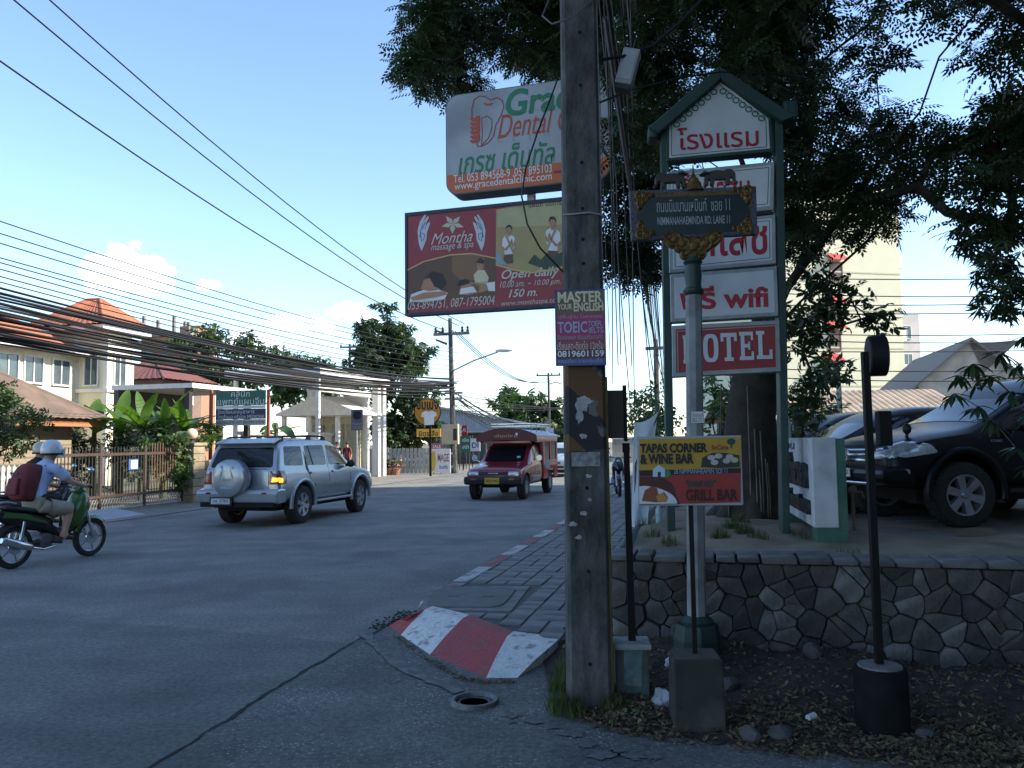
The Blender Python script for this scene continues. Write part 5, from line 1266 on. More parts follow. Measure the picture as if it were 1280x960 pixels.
for k,(px,py,Y,n,lab) in enumerate(((118,540,24.5,11,'banana plant leftmost above the gate'),(150,545,25.2,10,'banana plant standing second from the left above the gate'),(178,538,24.3,13,'tallest banana plant in the middle above the gate'),(205,545,25,10,'banana plant right of the tallest one above the gate'),(232,545,25.4,11,'banana plant beside the stone pillar with the globe lamp'),(345,540,27,6,'banana plant right of the clinic name board'))):
    b=at(px,py,Y); t=thing('banana_plant',lab,'plant',(b.x,Y,0),random.uniform(0,6),'banana plants behind the gate')
    top=b.z+.25; mb=MB(); mb.tube([(0,0,0),(0.05,0,top*.5),(0,0,top)],[.11,.09,.06],n=8); mb.build('stem',mat('banana_stem',(.10,.12,.04),(.07,.08,.03),rough=.7),t,smooth=60)
    for i in range(n):
        a=i*2.4+random.uniform(-.3,.3); up=random.uniform(.35,1.35) if px!=345 else random.uniform(.1,.9)
        put('leaf',random.choice(BL),t,(0,0,top-.1-.25*random.random()),(random.uniform(-.3,.3),-up,a),(random.uniform(1.0,1.45),)*3)
# ---- long-leaved branches at the right edge, close to the black pickup
LM=[mat('mango_a',(.022,.05,.022),(.035,.07,.028),rough=.35,scale=4,trans=.22),mat('mango_b',(.05,.09,.03),(.07,.12,.035),rough=.35,scale=4,trans=.25)]
ML_=[big_leaf_mesh(.19,.042,LM[0],n=5,droop=.35,fold=.3),big_leaf_mesh(.17,.038,LM[0],n=5,droop=.6,fold=.3),big_leaf_mesh(.18,.042,LM[1],n=5,droop=.5,fold=.3)]
mg=thing('mango_branch','drooping branches of long dark leaves at the right edge above the black car','plant',(4.75,6.75,bed_z(4.75,6.75)),0)
b=Vector(mg.location); tips=[]
for q in ((1192,492,6.6),(1200,470,6.9),(1216,455,6.7),(1222,508,6.5),(1238,470,6.6),(1250,440,6.8),(1262,490,6.5),(1275,455,6.7),(1285,520,6.5),(1240,525,6.4),(1270,560,6.4),(1290,580,6.4),(1300,490,6.7),(1285,420,7.0),(1320,440,6.8),(1320,560,6.6),(1222,480,7.1),(1290,470,7.1)): tips.append(at(*q)-b)
s=Skeleton([(0,0,0),(.02,0,.55),(0,.02,1.0)]); s.grow([tuple(t_) for t_ in tips],seg=.2,rise=.06,jit=.02); s.mesh('stems',M_bark2,mg,tip=.004,maxr=.03)
mb=MB(); mb.tube([(0,0,-.05),(.02,0,.55),(0,.02,1.0)],[.035,.03,.028],n=8); mb.build('stem',M_bark2,mg,smooth=60)
for t_ in tips:
    a0=random.uniform(0,6)
    for i in range(10):
        put('leaf',random.choice(ML_[:2]) if random.random()<.85 else ML_[2],mg,t_+Vector((0,0,-.02*(i//5))),(random.uniform(-.3,.3),random.uniform(-.15,.75),a0+i*.63+random.uniform(-.2,.2)),(random.uniform(.8,1.15),)*3)
cs=sample_px([(1208,300),(1290,250),(1290,390),(1250,385),(1215,335)],13,6.3,7.4,120,.22)
hb=thing('hanging_branch','branch tips of spreading pointed leaves hanging at the upper right edge','branch',(5.6,6.6,bed_z(5.6,6.6)),0); b=Vector(hb.location)
s=Skeleton([(0,0,1.5),(0,0,3.3)]); s.grow([(c[0]-b.x,c[1]-b.y,c[2]-b.z) for c in cs],seg=.3,rise=.15,jit=.03); s.mesh('stems',M_bark2,hb,tip=.005,maxr=.05)
mb=MB(); mb.tube([(0,0,-.05),(.05,0,1.5),(0,0,3.3)],[.07,.06,.045],n=8); mb.build('stem',M_bark2,hb,smooth=60)
leaves('foliage',[(c[0]-b.x,c[1]-b.y,c[2]-b.z,c[3]) for c in cs],spray_whorl(9,.12,.026),M_leaf,hb,per=10,R=.22,flat=.5,seed=12,shell=.2)
# ================================================================ vehicles
def paintm(name, c, metal=.0, rough=.35, coat=.8, spec=.5):
    return mat(name, c, tuple(x*.93 for x in c), rough=rough, metal=metal, scale=3, coat=coat, spec=spec)
M_tyre = mat('tyre', (.018,.018,.019), (.028,.028,.028), rough=.9, scale=20, bump=.2)
M_rim = mat('alloy', (.42,.43,.45), (.33,.34,.36), rough=.35, metal=.7, scale=10)
M_glass = mat('car_glass', (.010,.012,.015), rough=.06, scale=2, spec=.5)
M_trim = mat('black_trim', (.014,.014,.015), rough=.55, scale=10)
M_chrome = mat('chrome', (.62,.63,.65), (.52,.53,.55), rough=.18, metal=.9, scale=10)
M_under = mat('underbody', (.008,.008,.008), rough=.9)
M_lampclear = mat('lamp_clear', (.55,.58,.62), (.36,.39,.43), rough=.12, scale=18, spec=.8, metal=.3, coat=.6)
M_lampred = mat('lamp_red', (.22,.015,.02), (.13,.01,.012), rough=.15, scale=14, coat=.6)
M_lampamb = mat('lamp_amber_on', (.85,.25,.02), rough=.2, emit=1.6)
M_lampredon = mat('lamp_red_on', (.9,.05,.04), rough=.2, emit=1.8)
M_plate = mat('number_plate', (.60,.61,.62), (.52,.53,.54), rough=.5)

def subsurf(me, lv=2):
    ob = bpy.data.objects.new('tmp', me); COL.objects.link(ob); m = ob.modifiers.new('s','SUBSURF'); m.levels = lv; m.render_levels = lv
    r = evaluated(ob); bpy.data.objects.remove(ob); return r
def boolean_cut(me, cutters):
    ob = bpy.data.objects.new('tmp', me); COL.objects.link(ob); cs = []
    for c in cutters:
        co = bpy.data.objects.new('cut', c); COL.objects.link(co); cs.append(co)
        m = ob.modifiers.new('b','BOOLEAN'); m.operation = 'DIFFERENCE'; m.object = co; m.solver = 'EXACT'
    r = evaluated(ob); bpy.data.objects.remove(ob)
    for co in cs: bpy.data.objects.remove(co)
    return r
def loft(stations):
    """stations: (list of (x,y,z)) half rings from the floor centre over the side to the roof centre; mirrored"""
    mb = MB(); K = len(stations[0]); full = []
    for st in stations:
        full.append([(p[0],-p[1],p[2]) for p in st] + [(p[0],p[1],p[2]) for p in reversed(st[1:-1])])
    n = len(full[0])
    for r in full: mb.v += r
    for i in range(len(full)-1):
        for j in range(n):
            k = (j+1) % n; mb.f.append((i*n+j, i*n+k, (i+1)*n+k, (i+1)*n+j))
    mb.f.append(tuple(range(n))); mb.f.append(tuple((len(full)-1)*n+j for j in range(n-1,-1,-1)))
    mb.m = [0]*len(mb.f)
    return mb
class Body:
    def __init__(s, me):
        s.me = me; bm = bmesh.new(); bm.from_mesh(me); s.t = BVHTree.FromBMesh(bm); bm.free()
    def hit(s, o, d):
        h = s.t.ray_cast(Vector(o), Vector(d)); return h[0], h[1]
    def decal(s, name, outline, side, mt, parent, off=.006, skirt=.02, rings=(1,.66,.33), rnd=.0):
        """a panel laid on the body: outline in (x,z) for sides +y/-y, (y,z) for front/back, (x,y) for top"""
        P = [Vector(p) for p in outline]
        if rnd:
            Q = []
            for i in range(len(P)):
                a, b, c = P[i-1], P[i], P[(i+1) % len(P)]
                ra = min(rnd, (a-b).length*.4); rc = min(rnd, (c-b).length*.4); p0 = b+(a-b).normalized()*ra; p1 = b+(c-b).normalized()*rc
                for k in range(4): f = k/3; Q.append(p0.lerp(b,f).lerp(b.lerp(p1,f),f))
            P = Q
        D = []                                            # add points along long edges so that the panel follows the surface
        for i in range(len(P)):
            a, b = P[i], P[(i+1) % len(P)]; n = max(1, int((b-a).length/.14))
            for k in range(n): D.append(a.lerp(b, k/n))
        P = D; c = sum(P, Vector((0,0)))/len(P)
        def cast(q):
            if side == '-y': o, d = (q.x,-5,q.y), (0,1,0)
            elif side == '+y': o, d = (q.x,5,q.y), (0,-1,0)
            elif side == 'front': o, d = (8,q.x,q.y), (-1,0,0)
            elif side == 'back': o, d = (-8,q.x,q.y), (1,0,0)
            else: o, d = (q.x,q.y,6), (0,0,-1)
            h, nn = s.hit(o, d)
            if h is None: return None
            if nn.dot(Vector(d)) > 0: nn = -nn
            return h, nn, Vector(d)
        mb = MB(); n = len(P); rows = []; lastd = None
        for r in rings:
            row = []
            for q in P:
                h = cast(c + (q-c)*r)
                if h is None: h = cast(c + (q-c)*r*.93)
                if h is None: h = cast(c + (q-c)*r*.8)
                row.append(None if h is None else h[0] + h[1]*off if side != 'x' else None); lastd = h[2] if h else lastd
            good = [p for p in row if p is not None]
            if not good: return None
            row = [p if p is not None else min(good, key=lambda g: 0) for p in row]
            rows.append(row)
        hc = cast(c)
        if hc is None: return None
        centre = hc[0] + hc[1]*off
        skirt_row = [p + lastd*skirt for p in rows[0]]
        for row in [skirt_row]+rows: mb.v += [tuple(p) for p in row]
        mb.v.append(tuple(centre)); m = len(rows)+1
        for i in range(m-1):
            for j in range(n): mb.f.append((i*n+j, i*n+(j+1) % n, (i+1)*n+(j+1) % n, (i+1)*n+j))
        for j in range(n): mb.f.append(((m-1)*n+j, (m-1)*n+(j+1) % n, m*n))
        mb.m = [0]*len(mb.f)
        return mb.build(name, mt, parent, smooth=55)
def wheel_meshes(R, W, rimR, spokes, style='spoke', n=36):
    mb = MB(); mb.lathe([(rimR,-W*.46),(R*.88,-W*.5),(R*.965,-W*.44),(R,-W*.30),(R,W*.30),(R*.965,W*.44),(R*.88,W*.5),(rimR,W*.46),(rimR*.97,0)], n, axis='y', close=True)
    for k in range(44):
        a=2*math.pi*k/44; ca,sa=math.cos(a),math.sin(a)
        for sd in (-1,1): mb.obox((ca*R*.995,sd*W*.27,sa*R*.995),.016,W*.26,.026,Matrix.Rotation(-a,3,'Y'))
    tyre = mb.mesh('tyre', M_tyre, smooth=40)
    mb = MB(); mb.lathe([(rimR*.98,-W*.46),(rimR,-W*.47),(rimR*.93,-W*.46),(rimR*.88,-W*.30),(rimR*.86,W*.3),(rimR*.93,W*.46),(rimR,W*.47),(rimR*.98,W*.46)], n, axis='y', caps=False)
    hubd = -W*.36
    for k in range(spokes):
        a = 2*math.pi*k/spokes+.3; ca, sa = math.cos(a), math.sin(a); wd0, wd1 = (rimR*.17, rimR*.24) if style == 'spoke' else (rimR*.09, rimR*.07)
        def pt(r, w, y): return (ca*r-sa*w, y, -(sa*r+ca*w))
        mb.hexa([pt(rimR*.14,-wd0,hubd+.03),pt(rimR*.92,-wd1,hubd+.05),pt(rimR*.92,wd1,hubd+.05),pt(rimR*.14,wd0,hubd+.03)],[pt(rimR*.14,-wd0*.9,hubd-.012),pt(rimR*.94,-wd1*.85,hubd-.03),pt(rimR*.94,wd1*.85,hubd-.03),pt(rimR*.14,wd0*.9,hubd-.012)])
    mb.lathe([(0,hubd-.03),(rimR*.14,hubd-.03),(rimR*.2,hubd-.015),(rimR*.22,hubd+.03)], 20, axis='y')
    rim = mb.mesh('rim', M_rim, smooth=40)
    mb = MB(); mb.lathe([(0,W*.05),(rimR*.9,W*.05)], 24, axis='y'); mb.lathe([(rimR*.55,-W*.05),(rimR*.55,0)],20,axis='y'); disc = mb.mesh('brake_disc', M_under)
    return tyre, rim, disc
def wheel(parent, wm, loc, steer=0, flip=False):
    w = put('wheel', wm[0], parent, loc, (0,0,steer+(math.pi if flip else 0)))
    put('rim', wm[1], w); put('brake_disc', wm[2], w); return w
def arch_cut(x, z, R, y0, y1):
    return MB().tube([(x,y0,z),(x,y1,z)], R, 36).mesh('cut', M_under)
def text_decal(body, s, parent, mt, cx, cz, w, h, side, yoff, bold=.02):
    """writing on a flat end plate"""
    sgn = -1 if side == 'back' else 1
    me = text_mesh(s, mt, bold); co = np.empty(len(me.vertices)*3, dtype=np.float32); me.vertices.foreach_get('co', co); co = co.reshape(-1,3); lo, hi = co.min(0), co.max(0); o = np.zeros_like(co)
    u = (co[:,0]-(lo[0]+hi[0])/2)/(hi[0]-lo[0])*w; v = (co[:,1]-(lo[1]+hi[1])/2)/(hi[1]-lo[1])*h
    if side == 'back': o[:,0] = yoff; o[:,1] = cx - u; o[:,2] = cz + v
    elif side == 'front': o[:,0] = yoff; o[:,1] = cx + u; o[:,2] = cz + v
    elif side == '-y': o[:,0] = cx + u; o[:,1] = yoff; o[:,2] = cz + v
    else: o[:,0] = cx - u; o[:,1] = yoff; o[:,2] = cz + v
    me.vertices.foreach_set('co', o.ravel()); me.update(); return put('lettering', me, parent)

# ---------------------------------------------------------------- silver off-roader with a tailgate spare wheel
def suv_rings(L):                                        # each: xb, xr, w, zf, zs, zbelt, wr, zr
    st = []
    for (xf, xs, xb, xe, xr, w, zf, zs, zm, zb, we, ze, zr) in L:
        st.append([(xf,0,zf),(xf,w*.78,zf),(xs,w*.97,zs),(xs,w,(zs+zm)/2),(xs*.5+xb*.5,w*.995,zm),(xb,w*.955,zb-.03),(xb,w*.93,zb),(xe,we,ze),(xr,we-.09,zr),(xr,we*.5,zr+.022),(xr,0,zr+.03)])
    return st
def silver_suv():
    t = thing('silver_suv', 'silver off-road car with a tailgate spare wheel, indicator lit, turning left across the road', 'car', (0,0,0))
    P = paintm('silver_paint', (.36,.39,.42), .55, .32)
    #      xf    xs    xb    xe    xr    w    zf   zs   zm   zb    we   ze    zr
    L = [(-2.16,-2.24,-2.22,-2.04,-1.98,.80,.50,.56,.86,1.10,.70,1.58,1.63),
         (-2.12,-2.22,-2.19,-1.98,-1.90,.86,.44,.52,.86,1.13,.72,1.61,1.67),
         (-1.9,-1.95,-1.95,-1.8,-1.75,.885,.42,.48,.86,1.14,.735,1.65,1.71),
         (-1.2,-1.2,-1.2,-1.15,-1.15,.89,.42,.46,.86,1.14,.74,1.66,1.73),
         (-.4,-.4,-.4,-.4,-.4,.89,.42,.46,.86,1.13,.74,1.66,1.735),
         (.25,.25,.25,.15,.12,.89,.42,.46,.86,1.12,.735,1.65,1.72),
         (.75,.75,.75,.42,.36,.89,.42,.46,.86,1.11,.72,1.60,1.65),
         (1.15,1.15,1.15,1.02,1.0,.885,.42,.46,.86,1.08,.76,1.12,1.14),
         (1.5,1.5,1.5,1.5,1.5,.88,.42,.46,.84,1.04,.74,1.07,1.09),
         (2.0,2.0,2.0,2.0,2.0,.86,.44,.48,.80,.98,.70,1.01,1.03),
         (2.22,2.26,2.26,2.24,2.22,.80,.48,.52,.74,.90,.62,.94,.96),
         (2.28,2.34,2.33,2.30,2.28,.70,.52,.56,.72,.84,.55,.87,.89)]
    me = subsurf(loft(suv_rings(L)).mesh('body', P), 2)
    WB = (-1.30, 1.375); WR = .39
    me = boolean_cut(me, [arch_cut(x,.40,.47,y0,y1) for x in WB for y0,y1 in ((-1.2,-.50),(.50,1.2))])
    me.materials.clear(); me.materials.append(P); me.polygons.foreach_set('use_smooth',[True]*len(me.polygons)); me.set_sharp_from_angle(angle=rad(38))
    body = put('body', me, t); B = Body(me)
    wm = wheel_meshes(WR,.26,.235,6)
    for x in WB:
        for s_ in (-1,1): wheel(t, wm, (x, s_*.76, WR), flip=(s_ > 0), steer=rad(4) if x > 0 else 0)
    mb = MB(); mb.box(-1.95,2.0,-.62,.62,.30,.46); mb.cyl((-1.30,-.7,.38),(-1.30,.7,.38),.05,n=10); mb.sphere((-1.30,.1,.36),.13,.13,.12); mb.build('chassis', M_under, t)
    for s_, sd in ((-1,'-y'),(1,'+y')):
        wn = [[(-1.93,1.20),(-1.22,1.18),(-1.20,1.58),(-1.84,1.58)],[(-1.08,1.18),(-.22,1.17),(-.24,1.60),(-1.06,1.59)],[(-.10,1.17),(.78,1.15),(.36,1.56),(-.12,1.60)]]
        for i,w in enumerate(wn):
            g = B.decal('window', w, sd, M_glass, t, off=.004, rnd=.05)
        B.decal('window_divider', [(-.83,1.18),(-.79,1.18),(-.90,1.59),(-.94,1.59)], sd, M_trim, t, off=.009)
        B.decal('door_seam', [(-.17,.52),(-.155,.52),(-.155,1.6),(-.17,1.6)], sd, M_trim, t, off=.002, skirt=.01)
        B.decal('door_seam', [(-1.13,1.62),(-1.115,1.62),(-1.115,1.1),(-1.0,.95),(-.86,.62),(-.86,.55),(-.875,.55),(-.875,.62),(-1.015,.95),(-1.13,1.1)], sd, M_trim, t, off=.002, skirt=.01, rings=(1,.99))
        B.decal('door_seam', [(.86,.52),(.875,.52),(.875,1.12),(.86,1.12)], sd, M_trim, t, off=.002, skirt=.01)
        for hx in (-.98,-.02):
            B.decal('door_handle', [(hx,1.0),(hx+.16,1.0),(hx+.16,1.04),(hx,1.04)], sd, P, t, off=.03, rnd=.015)
        B.decal('side_moulding', [(-.84,.72),(.86,.72),(.86,.80),(-.84,.80)], sd, P, t, off=.018, rnd=.02)
        B.decal('tail_lamp', [(-2.17,.82),(-1.96,.84),(-1.93,1.0),(-1.98,1.10),(-2.17,1.10)], sd, M_lampred, t, off=.012, rnd=.03)
        # flared arch lips and running board
        for x in WB:
            mb = MB(); pts = [(x+.49*math.cos(a), s_*.885, .40+.49*math.sin(a)) for a in [rad(-8+196*k/16) for k in range(17)]]
            mb.tube(pts, .045, n=8); mb.build('wheel_arch', P, t, smooth=60)
        mb = MB(); mb.box(-.78,.86,s_*.78 if s_>0 else -.93,.93 if s_>0 else -.78,.40,.45); mb.build('running_board', ALU, t, bevel=.015)
        mb = MB(); mb.sphere((.62,s_*1.0,1.17),.07,.10,.085); mb.tube([(.66,s_*.86,1.13),(.63,s_*.95,1.14)],.03,n=6); mb.build('wing_mirror', M_trim, t, smooth=60)
        # roof rail
        mb = MB(); y=s_*.60; mb.tube([(-1.80,y,1.70),(-1.70,y,1.775),(-.6,y,1.80),(.0,y,1.785),(.12,y,1.71)],.020,n=8)
        for x in (-1.72,-.62,.02): mb.box(x-.06,x+.06,y-.025,y+.025,1.69,1.78)
        mb.build('roof_rail', M_trim, t, smooth=40)
    for x in (-1.2,-.3):
        mb=MB(); mb.box(x-.025,x+.025,-.6,.6,1.775,1.795); mb.build('roof_bar',M_trim,t)
    # tail: window, spoiler, bumper, spare wheel cover, lamps, plate
    B.decal('rear_window', [(-.70,1.17),(.70,1.17),(.62,1.56),(-.62,1.56)], 'back', M_glass, t, off=.006, rnd=.06)
    mb = MB(); mb.prism([(-2.14,1.655),(-1.80,1.755),(-1.78,1.725),(-2.10,1.62)],-.66,.66); mb.build('spoiler', P, t, bevel=.012)
    B.decal('tailgate_seam', [(-.74,1.13),(.74,1.13),(.74,1.145),(-.74,1.145)], 'back', M_trim, t, off=.003, skirt=.01)
    for s_ in (-1,1):
        B.decal('tailgate_seam', [(s_*.62,.70),(s_*.632,.70),(s_*.632,1.12),(s_*.62,1.12)], 'back', M_trim, t, off=.003, skirt=.01)
        lm_ = B.decal('tail_lamp', [(s_*.64,.84),(s_*.84,.84),(s_*.84,1.08),(s_*.66,1.10)], 'back', M_lampred, t, off=.012, rnd=.02)
    B.decal('indicator', [(-.70,.88),(-.82,.89),(-.82,.96),(-.72,.98)], 'back', M_lampamb, t, off=.020, rnd=.015, label=None) if False else B.decal('indicator', [(-.70,.88),(-.83,.89),(-.83,.96),(-.72,.98)], 'back', M_lampamb, t, off=.020, rnd=.015)
    B.decal('indicator', [(-2.18,.87),(-2.08,.87),(-2.07,.95),(-2.18,.97)], '-y', M_lampamb, t, off=.018, rnd=.015)
    mb = MB(); mb.prism([(-2.34,.50),(-2.36,.66),(-2.33,.74),(-2.16,.76),(-2.0,.74),(-2.0,.48),(-2.28,.46)],-.90,.90); mb.build('rear_bumper', P, t, bevel=.045)
    for s_ in (-1,1): mb=MB(); mb.box(-2.366,-2.35,s_*.62-.05,s_*.62+.05,.655,.69); mb.build('reflector', M_lampred, t)
    mb = MB(); mb.box(-2.33,-2.05,-.82,.82,.40,.50); mb.build('bumper_underside', M_under, t)
    sy, sz = .10, .97
    mb = MB(); mb.lathe([(0,-.20),(.18,-.195),(.30,-.185),(.355,-.155),(.375,-.10),(.375,.06),(.33,.07)], 40, c=(-2.33,sy,sz), axis='x'); sp_ = mb.build('spare_wheel_cover', P, t, smooth=40)
    for a in (60,120):
        mb=MB(); d=Vector((0,math.cos(rad(a)),math.sin(rad(a)))); c=Vector((-2.522,sy,sz)); u=Vector((0,-d.z,d.y))
        mb.add([tuple(c+d*.10+u*.02),tuple(c+d*.28+u*.045),tuple(c+d*.28-u*.01),tuple(c+d*.10-u*.0)],[(0,1,2,3)]); mb.build('cover_rib', GRY, sp_)
    for pts in (((-.17,-.10),(-.06,.26)),((.17,-.10),(.06,.26))):
        mb=MB(); (a0,b0_),(a1,b1_)=pts; mb.tube([(-2.52,sy+a0,sz+b0_),(-2.524,sy+(a0+a1)/2,sz+(b0_+b1_)/2),(-2.512,sy+a1,sz+b1_)],[.010,.014,.006],n=6); mb.build('cover_rib',GRY,sp_)
    text_decal(None,'4RUN',sp_,GRY,sy,sz-.03,.20,.045,'back',-2.5335); mb=MB(); mb.add([(-2.5325,sy-.16,sz-.20),(-2.5325,sy+.16,sz-.20),(-2.5325,sy+.10,sz-.155),(-2.5325,sy-.10,sz-.155)],[(0,1,2,3)]); mb.build('cover_rib',LBL,sp_)
    mb = MB(); mb.box(-2.40,-2.37,.06,.56,.44,.60); pl_ = mb.build('plate_holder', M_trim, t); mb = MB(); mb.box(-2.408,-2.40,.10,.52,.465,.575); mb.build('number_plate', M_plate, pl_)
    text_decal(None,'วล 3763',pl_,BLK,.31,.53,.34,.06,'back',-2.4095,.01); text_decal(None,'เชียงใหม่',pl_,BLK,.31,.482,.2,.022,'back',-2.4095,0)
    mb=MB(); mb.tube([(-2.25,-.45,.36),(-2.0,-.45,.36),(-1.6,-.4,.40)],.035,n=10); mb.build('exhaust',M_under,t)
    B.decal('windscreen', [(.5,-.62),(1.02,-.70),(1.02,.70),(.5,.62)], 'top', M_glass, t, off=.005, rnd=.05)
    for s_ in (-1,1): B.decal('headlamp', [(s_*.45,.72),(s_*.72,.74),(s_*.72,.86),(s_*.45,.84)], 'front', M_lampclear, t, off=.012)
    return t
suv = silver_suv()
rw = gnd(378,654)                                         # contact of the near rear wheel
SUV_ROT = ROAD_ROT - rad(1)
def place(o, local, world, rot):
    R = Matrix.Rotation(rot,3,'Z'); v = R @ Vector(local); o.location = (world[0]-v.x, world[1]-v.y, world[2]-v.z); o.rotation_euler = (0,0,rot)
place(suv, (-1.30,-.86,0), rw, SUV_ROT)

# ---------------------------------------------------------------- red shared taxi
def songthaew():
    t = thing('red_shared_taxi', 'dark red covered pickup taxi with roof rack and overhanging visor, coming towards us', 'taxi', (0,0,0))
    P = paintm('taxi_red', (.25,.018,.028), .1, .3); PC = mat('taxi_cream',(.50,.40,.30),(.42,.33,.25),rough=.4,scale=4,coat=.4); PB = paintm('taxi_bright_red',(.50,.03,.03),0,.4)
    # cab and bonnet
    def ring(xf,xs,xb,xe,xr,w,zf,zs,zm,zb,we,ze,zr): return [(xf,0,zf),(xf,w*.8,zf),(xs,w*.98,zs),(xs,w,(zs+zm)/2),(xb,w,zm),(xb,w*.975,zb-.02),(xb,w*.95,zb),(xe,we,ze),(xr,we-.08,zr),(xr,we*.5,zr+.015),(xr,0,zr+.02)]
    L = [(.02,.0,.0,.05,.05,.80,.42,.46,.75,1.0,.68,1.50,1.56),(.10,.1,.1,.1,.1,.83,.40,.44,.75,1.01,.69,1.53,1.60),(.55,.55,.55,.5,.5,.83,.40,.44,.75,1.01,.69,1.53,1.60),(1.0,1.0,1.0,.85,.8,.83,.40,.44,.75,1.0,.67,1.47,1.52),
         (1.38,1.38,1.38,1.34,1.32,.825,.40,.44,.75,.98,.70,1.03,1.04),(1.7,1.7,1.7,1.7,1.7,.82,.40,.44,.74,.94,.70,.97,.985),(2.25,2.25,2.25,2.25,2.25,.81,.42,.46,.72,.87,.68,.90,.915),(2.42,2.44,2.44,2.43,2.42,.79,.44,.48,.68,.80,.66,.83,.84),(2.46,2.48,2.48,2.46,2.45,.74,.48,.52,.66,.76,.6,.79,.80)]
    me = subsurf(loft([ring(*l) for l in L]).mesh('body', P), 2)
    me = boolean_cut(me, [arch_cut(1.88,.36,.40,y0,y1) for y0,y1 in ((-1.2,-.46),(.46,1.2))])
    me.materials.clear(); me.materials.append(P); me.polygons.foreach_set('use_smooth',[True]*len(me.polygons)); me.set_sharp_from_angle(angle=rad(38))
    put('cab', me, t); B = Body(me)
    wm = wheel_meshes(.34,.22,.19,8,'spoke',28)
    for x in (1.88,-1.05):
        for s_ in (-1,1): wheel(t, wm, (x, s_*.70, .34), flip=(s_ > 0))
    mb = MB(); mb.box(-1.9,2.2,-.45,.45,.34,.46); mb.build('chassis', M_under, t)
    B.decal('windscreen', [(-.58,1.05),(.58,1.05),(.54,1.49),(-.54,1.49)], 'front', M_glass, t, off=.008, rnd=.05)
    text_decal(None,'',t,W_,0,0,1,1,'front',0) if False else None
    mb=MB(); mb.box(1.27,1.275,.36,.46,1.16,1.20); mb.build('windscreen_sticker', W_, t)
    for s_, sd in ((-1,'-y'),(1,'+y')):
        B.decal('window', [(.18,1.06),(.98,1.05),(.78,1.46),(.18,1.49)], sd, M_glass, t, off=.004, rnd=.04)
        B.decal('window_post', [(.76,1.06),(.80,1.06),(.74,1.46),(.70,1.46)], sd, M_trim, t, off=.010)
        B.decal('door_handle', [(.22,.90),(.36,.90),(.36,.93),(.22,.93)], sd, M_chrome, t, off=.02)
        B.decal('cream_panel', [(.10,.46),(1.42,.46),(1.42,.66),(.10,.66)], sd, PC, t, off=.004)
        B.decal('gold_line', [(.10,.69),(1.42,.69),(1.42,.71),(.10,.71)], sd, YEL, t, off=.004, skirt=.006)
        mb = MB(); mb.tube([(1.12,s_*.80,1.03),(1.10,s_*.93,1.08)],.016,n=6); mb.lathe([(0,-.02),(.085,-.02),(.10,.0),(.085,.02),(0,.02)],16,c=(1.10,s_*.98,1.14),axis='x'); mb.build('wing_mirror', M_chrome, t, smooth=40)
        B.decal('headlamp', [(s_*.44,.69),(s_*.72,.69),(s_*.72,.79),(s_*.44,.79)], 'front', M_lampclear, t, off=.012, rnd=.012)
        B.decal('corner_lamp', [(s_*.735,.69),(s_*.785,.70),(s_*.785,.78),(s_*.735,.79)], 'front', mat('lamp_orange',(.5,.16,.03),rough=.2), t, off=.012)
    B.decal('grille', [(-.42,.69),(.42,.69),(.42,.79),(-.42,.79)], 'front', M_trim, t, off=.010)
    mb = MB(); mb.box(2.485,2.497,-.14,.14,.735,.765); mb.build('badge', M_chrome, t)
    mb = MB(); mb.prism([(2.36,.42),(2.58,.45),(2.60,.60),(2.56,.655),(2.36,.66)],-.83,.83); mb.build('front_bumper', M_trim, t, bevel=.03)
    for s_ in (-1,1): mb=MB(); mb.box(2.575,2.605,s_*.55-.07,s_*.55+.07,.57,.61); mb.build('indicator',mat('lamp_orange',(.5,.16,.03),rough=.2),t)
    mb = MB(); mb.box(2.605,2.615,-.21,.21,.46,.635); pl_ = mb.build('number_plate', mat('plate_yellow',(.55,.38,.05),(.48,.33,.045),rough=.5), t); text_decal(None,'30-0145',pl_,BLK,0,.55,.34,.07,'front',2.6165,.01)
    text_decal(None,'ISUZU',t,BLK,0,.75,.2,.02,'front',2.4985,.0)
    # passenger cage behind
    def sidewall(y0,y1):
        mb = MB(); mb.box(-2.0,-.04,y0,y1,.48,1.05); mb.box(-2.0,-1.86,y0,y1,1.05,1.62); mb.box(-.22,-.04,y0,y1,1.05,1.62); mb.box(-2.0,-.04,y0,y1,1.62,1.80); mb.box(-1.02,-.94,y0,y1,1.05,1.62); return mb
    for s_ in (-1,1):
        y0,y1 = (.80,.84) if s_ > 0 else (-.84,-.80)
        # cut the arch line: skip lower wall over the wheel
        mb = MB(); 
        for a,b in ((-2.0,-1.48),(-.62,-.04)): mb.box(a,b,y0,y1,.48,.76)
        mb.box(-2.0,-.04,y0,y1,.76,1.05); mb.box(-2.0,-1.86,y0,y1,1.05,1.62); mb.box(-.22,-.04,y0,y1,1.05,1.62); mb.box(-2.0,-.04,y0,y1,1.62,1.80); mb.box(-1.02,-.94,y0,y1,1.05,1.62)
        mb.build('side_panel', PB, t)
        for a,b in ((-1.86,-1.02),(-.94,-.22)): mb=MB(); mb.box(a,b,s_*.815-.004,s_*.815+.004,1.05,1.62); mb.build('side_window', M_glass, t)
        mb=MB(); mb.box(-.90,-.26,s_*.842-.002,s_*.842+.002,.78,1.04); mb.build('painted_advert', mat('advert_teal',(.20,.30,.32),(.30,.34,.33),rough=.5,scale=12), t)
        text_decal(None,'รับจ้าง',t,CRM,.62,.84,.5,.14,'+y' if s_>0 else '-y',s_*.836,.01)
    mb=MB(); mb.box(-2.0,-.05,-.79,.79,.48,.52); mb.build('floor',M_under,t)
    mb=MB(); mb.box(-.08,-.05,-.79,.79,.53,1.78); mb.build('front_bulkhead',P,t)
    # arched roof that overhangs the cab as a visor
    mb = MB(); NX = 8
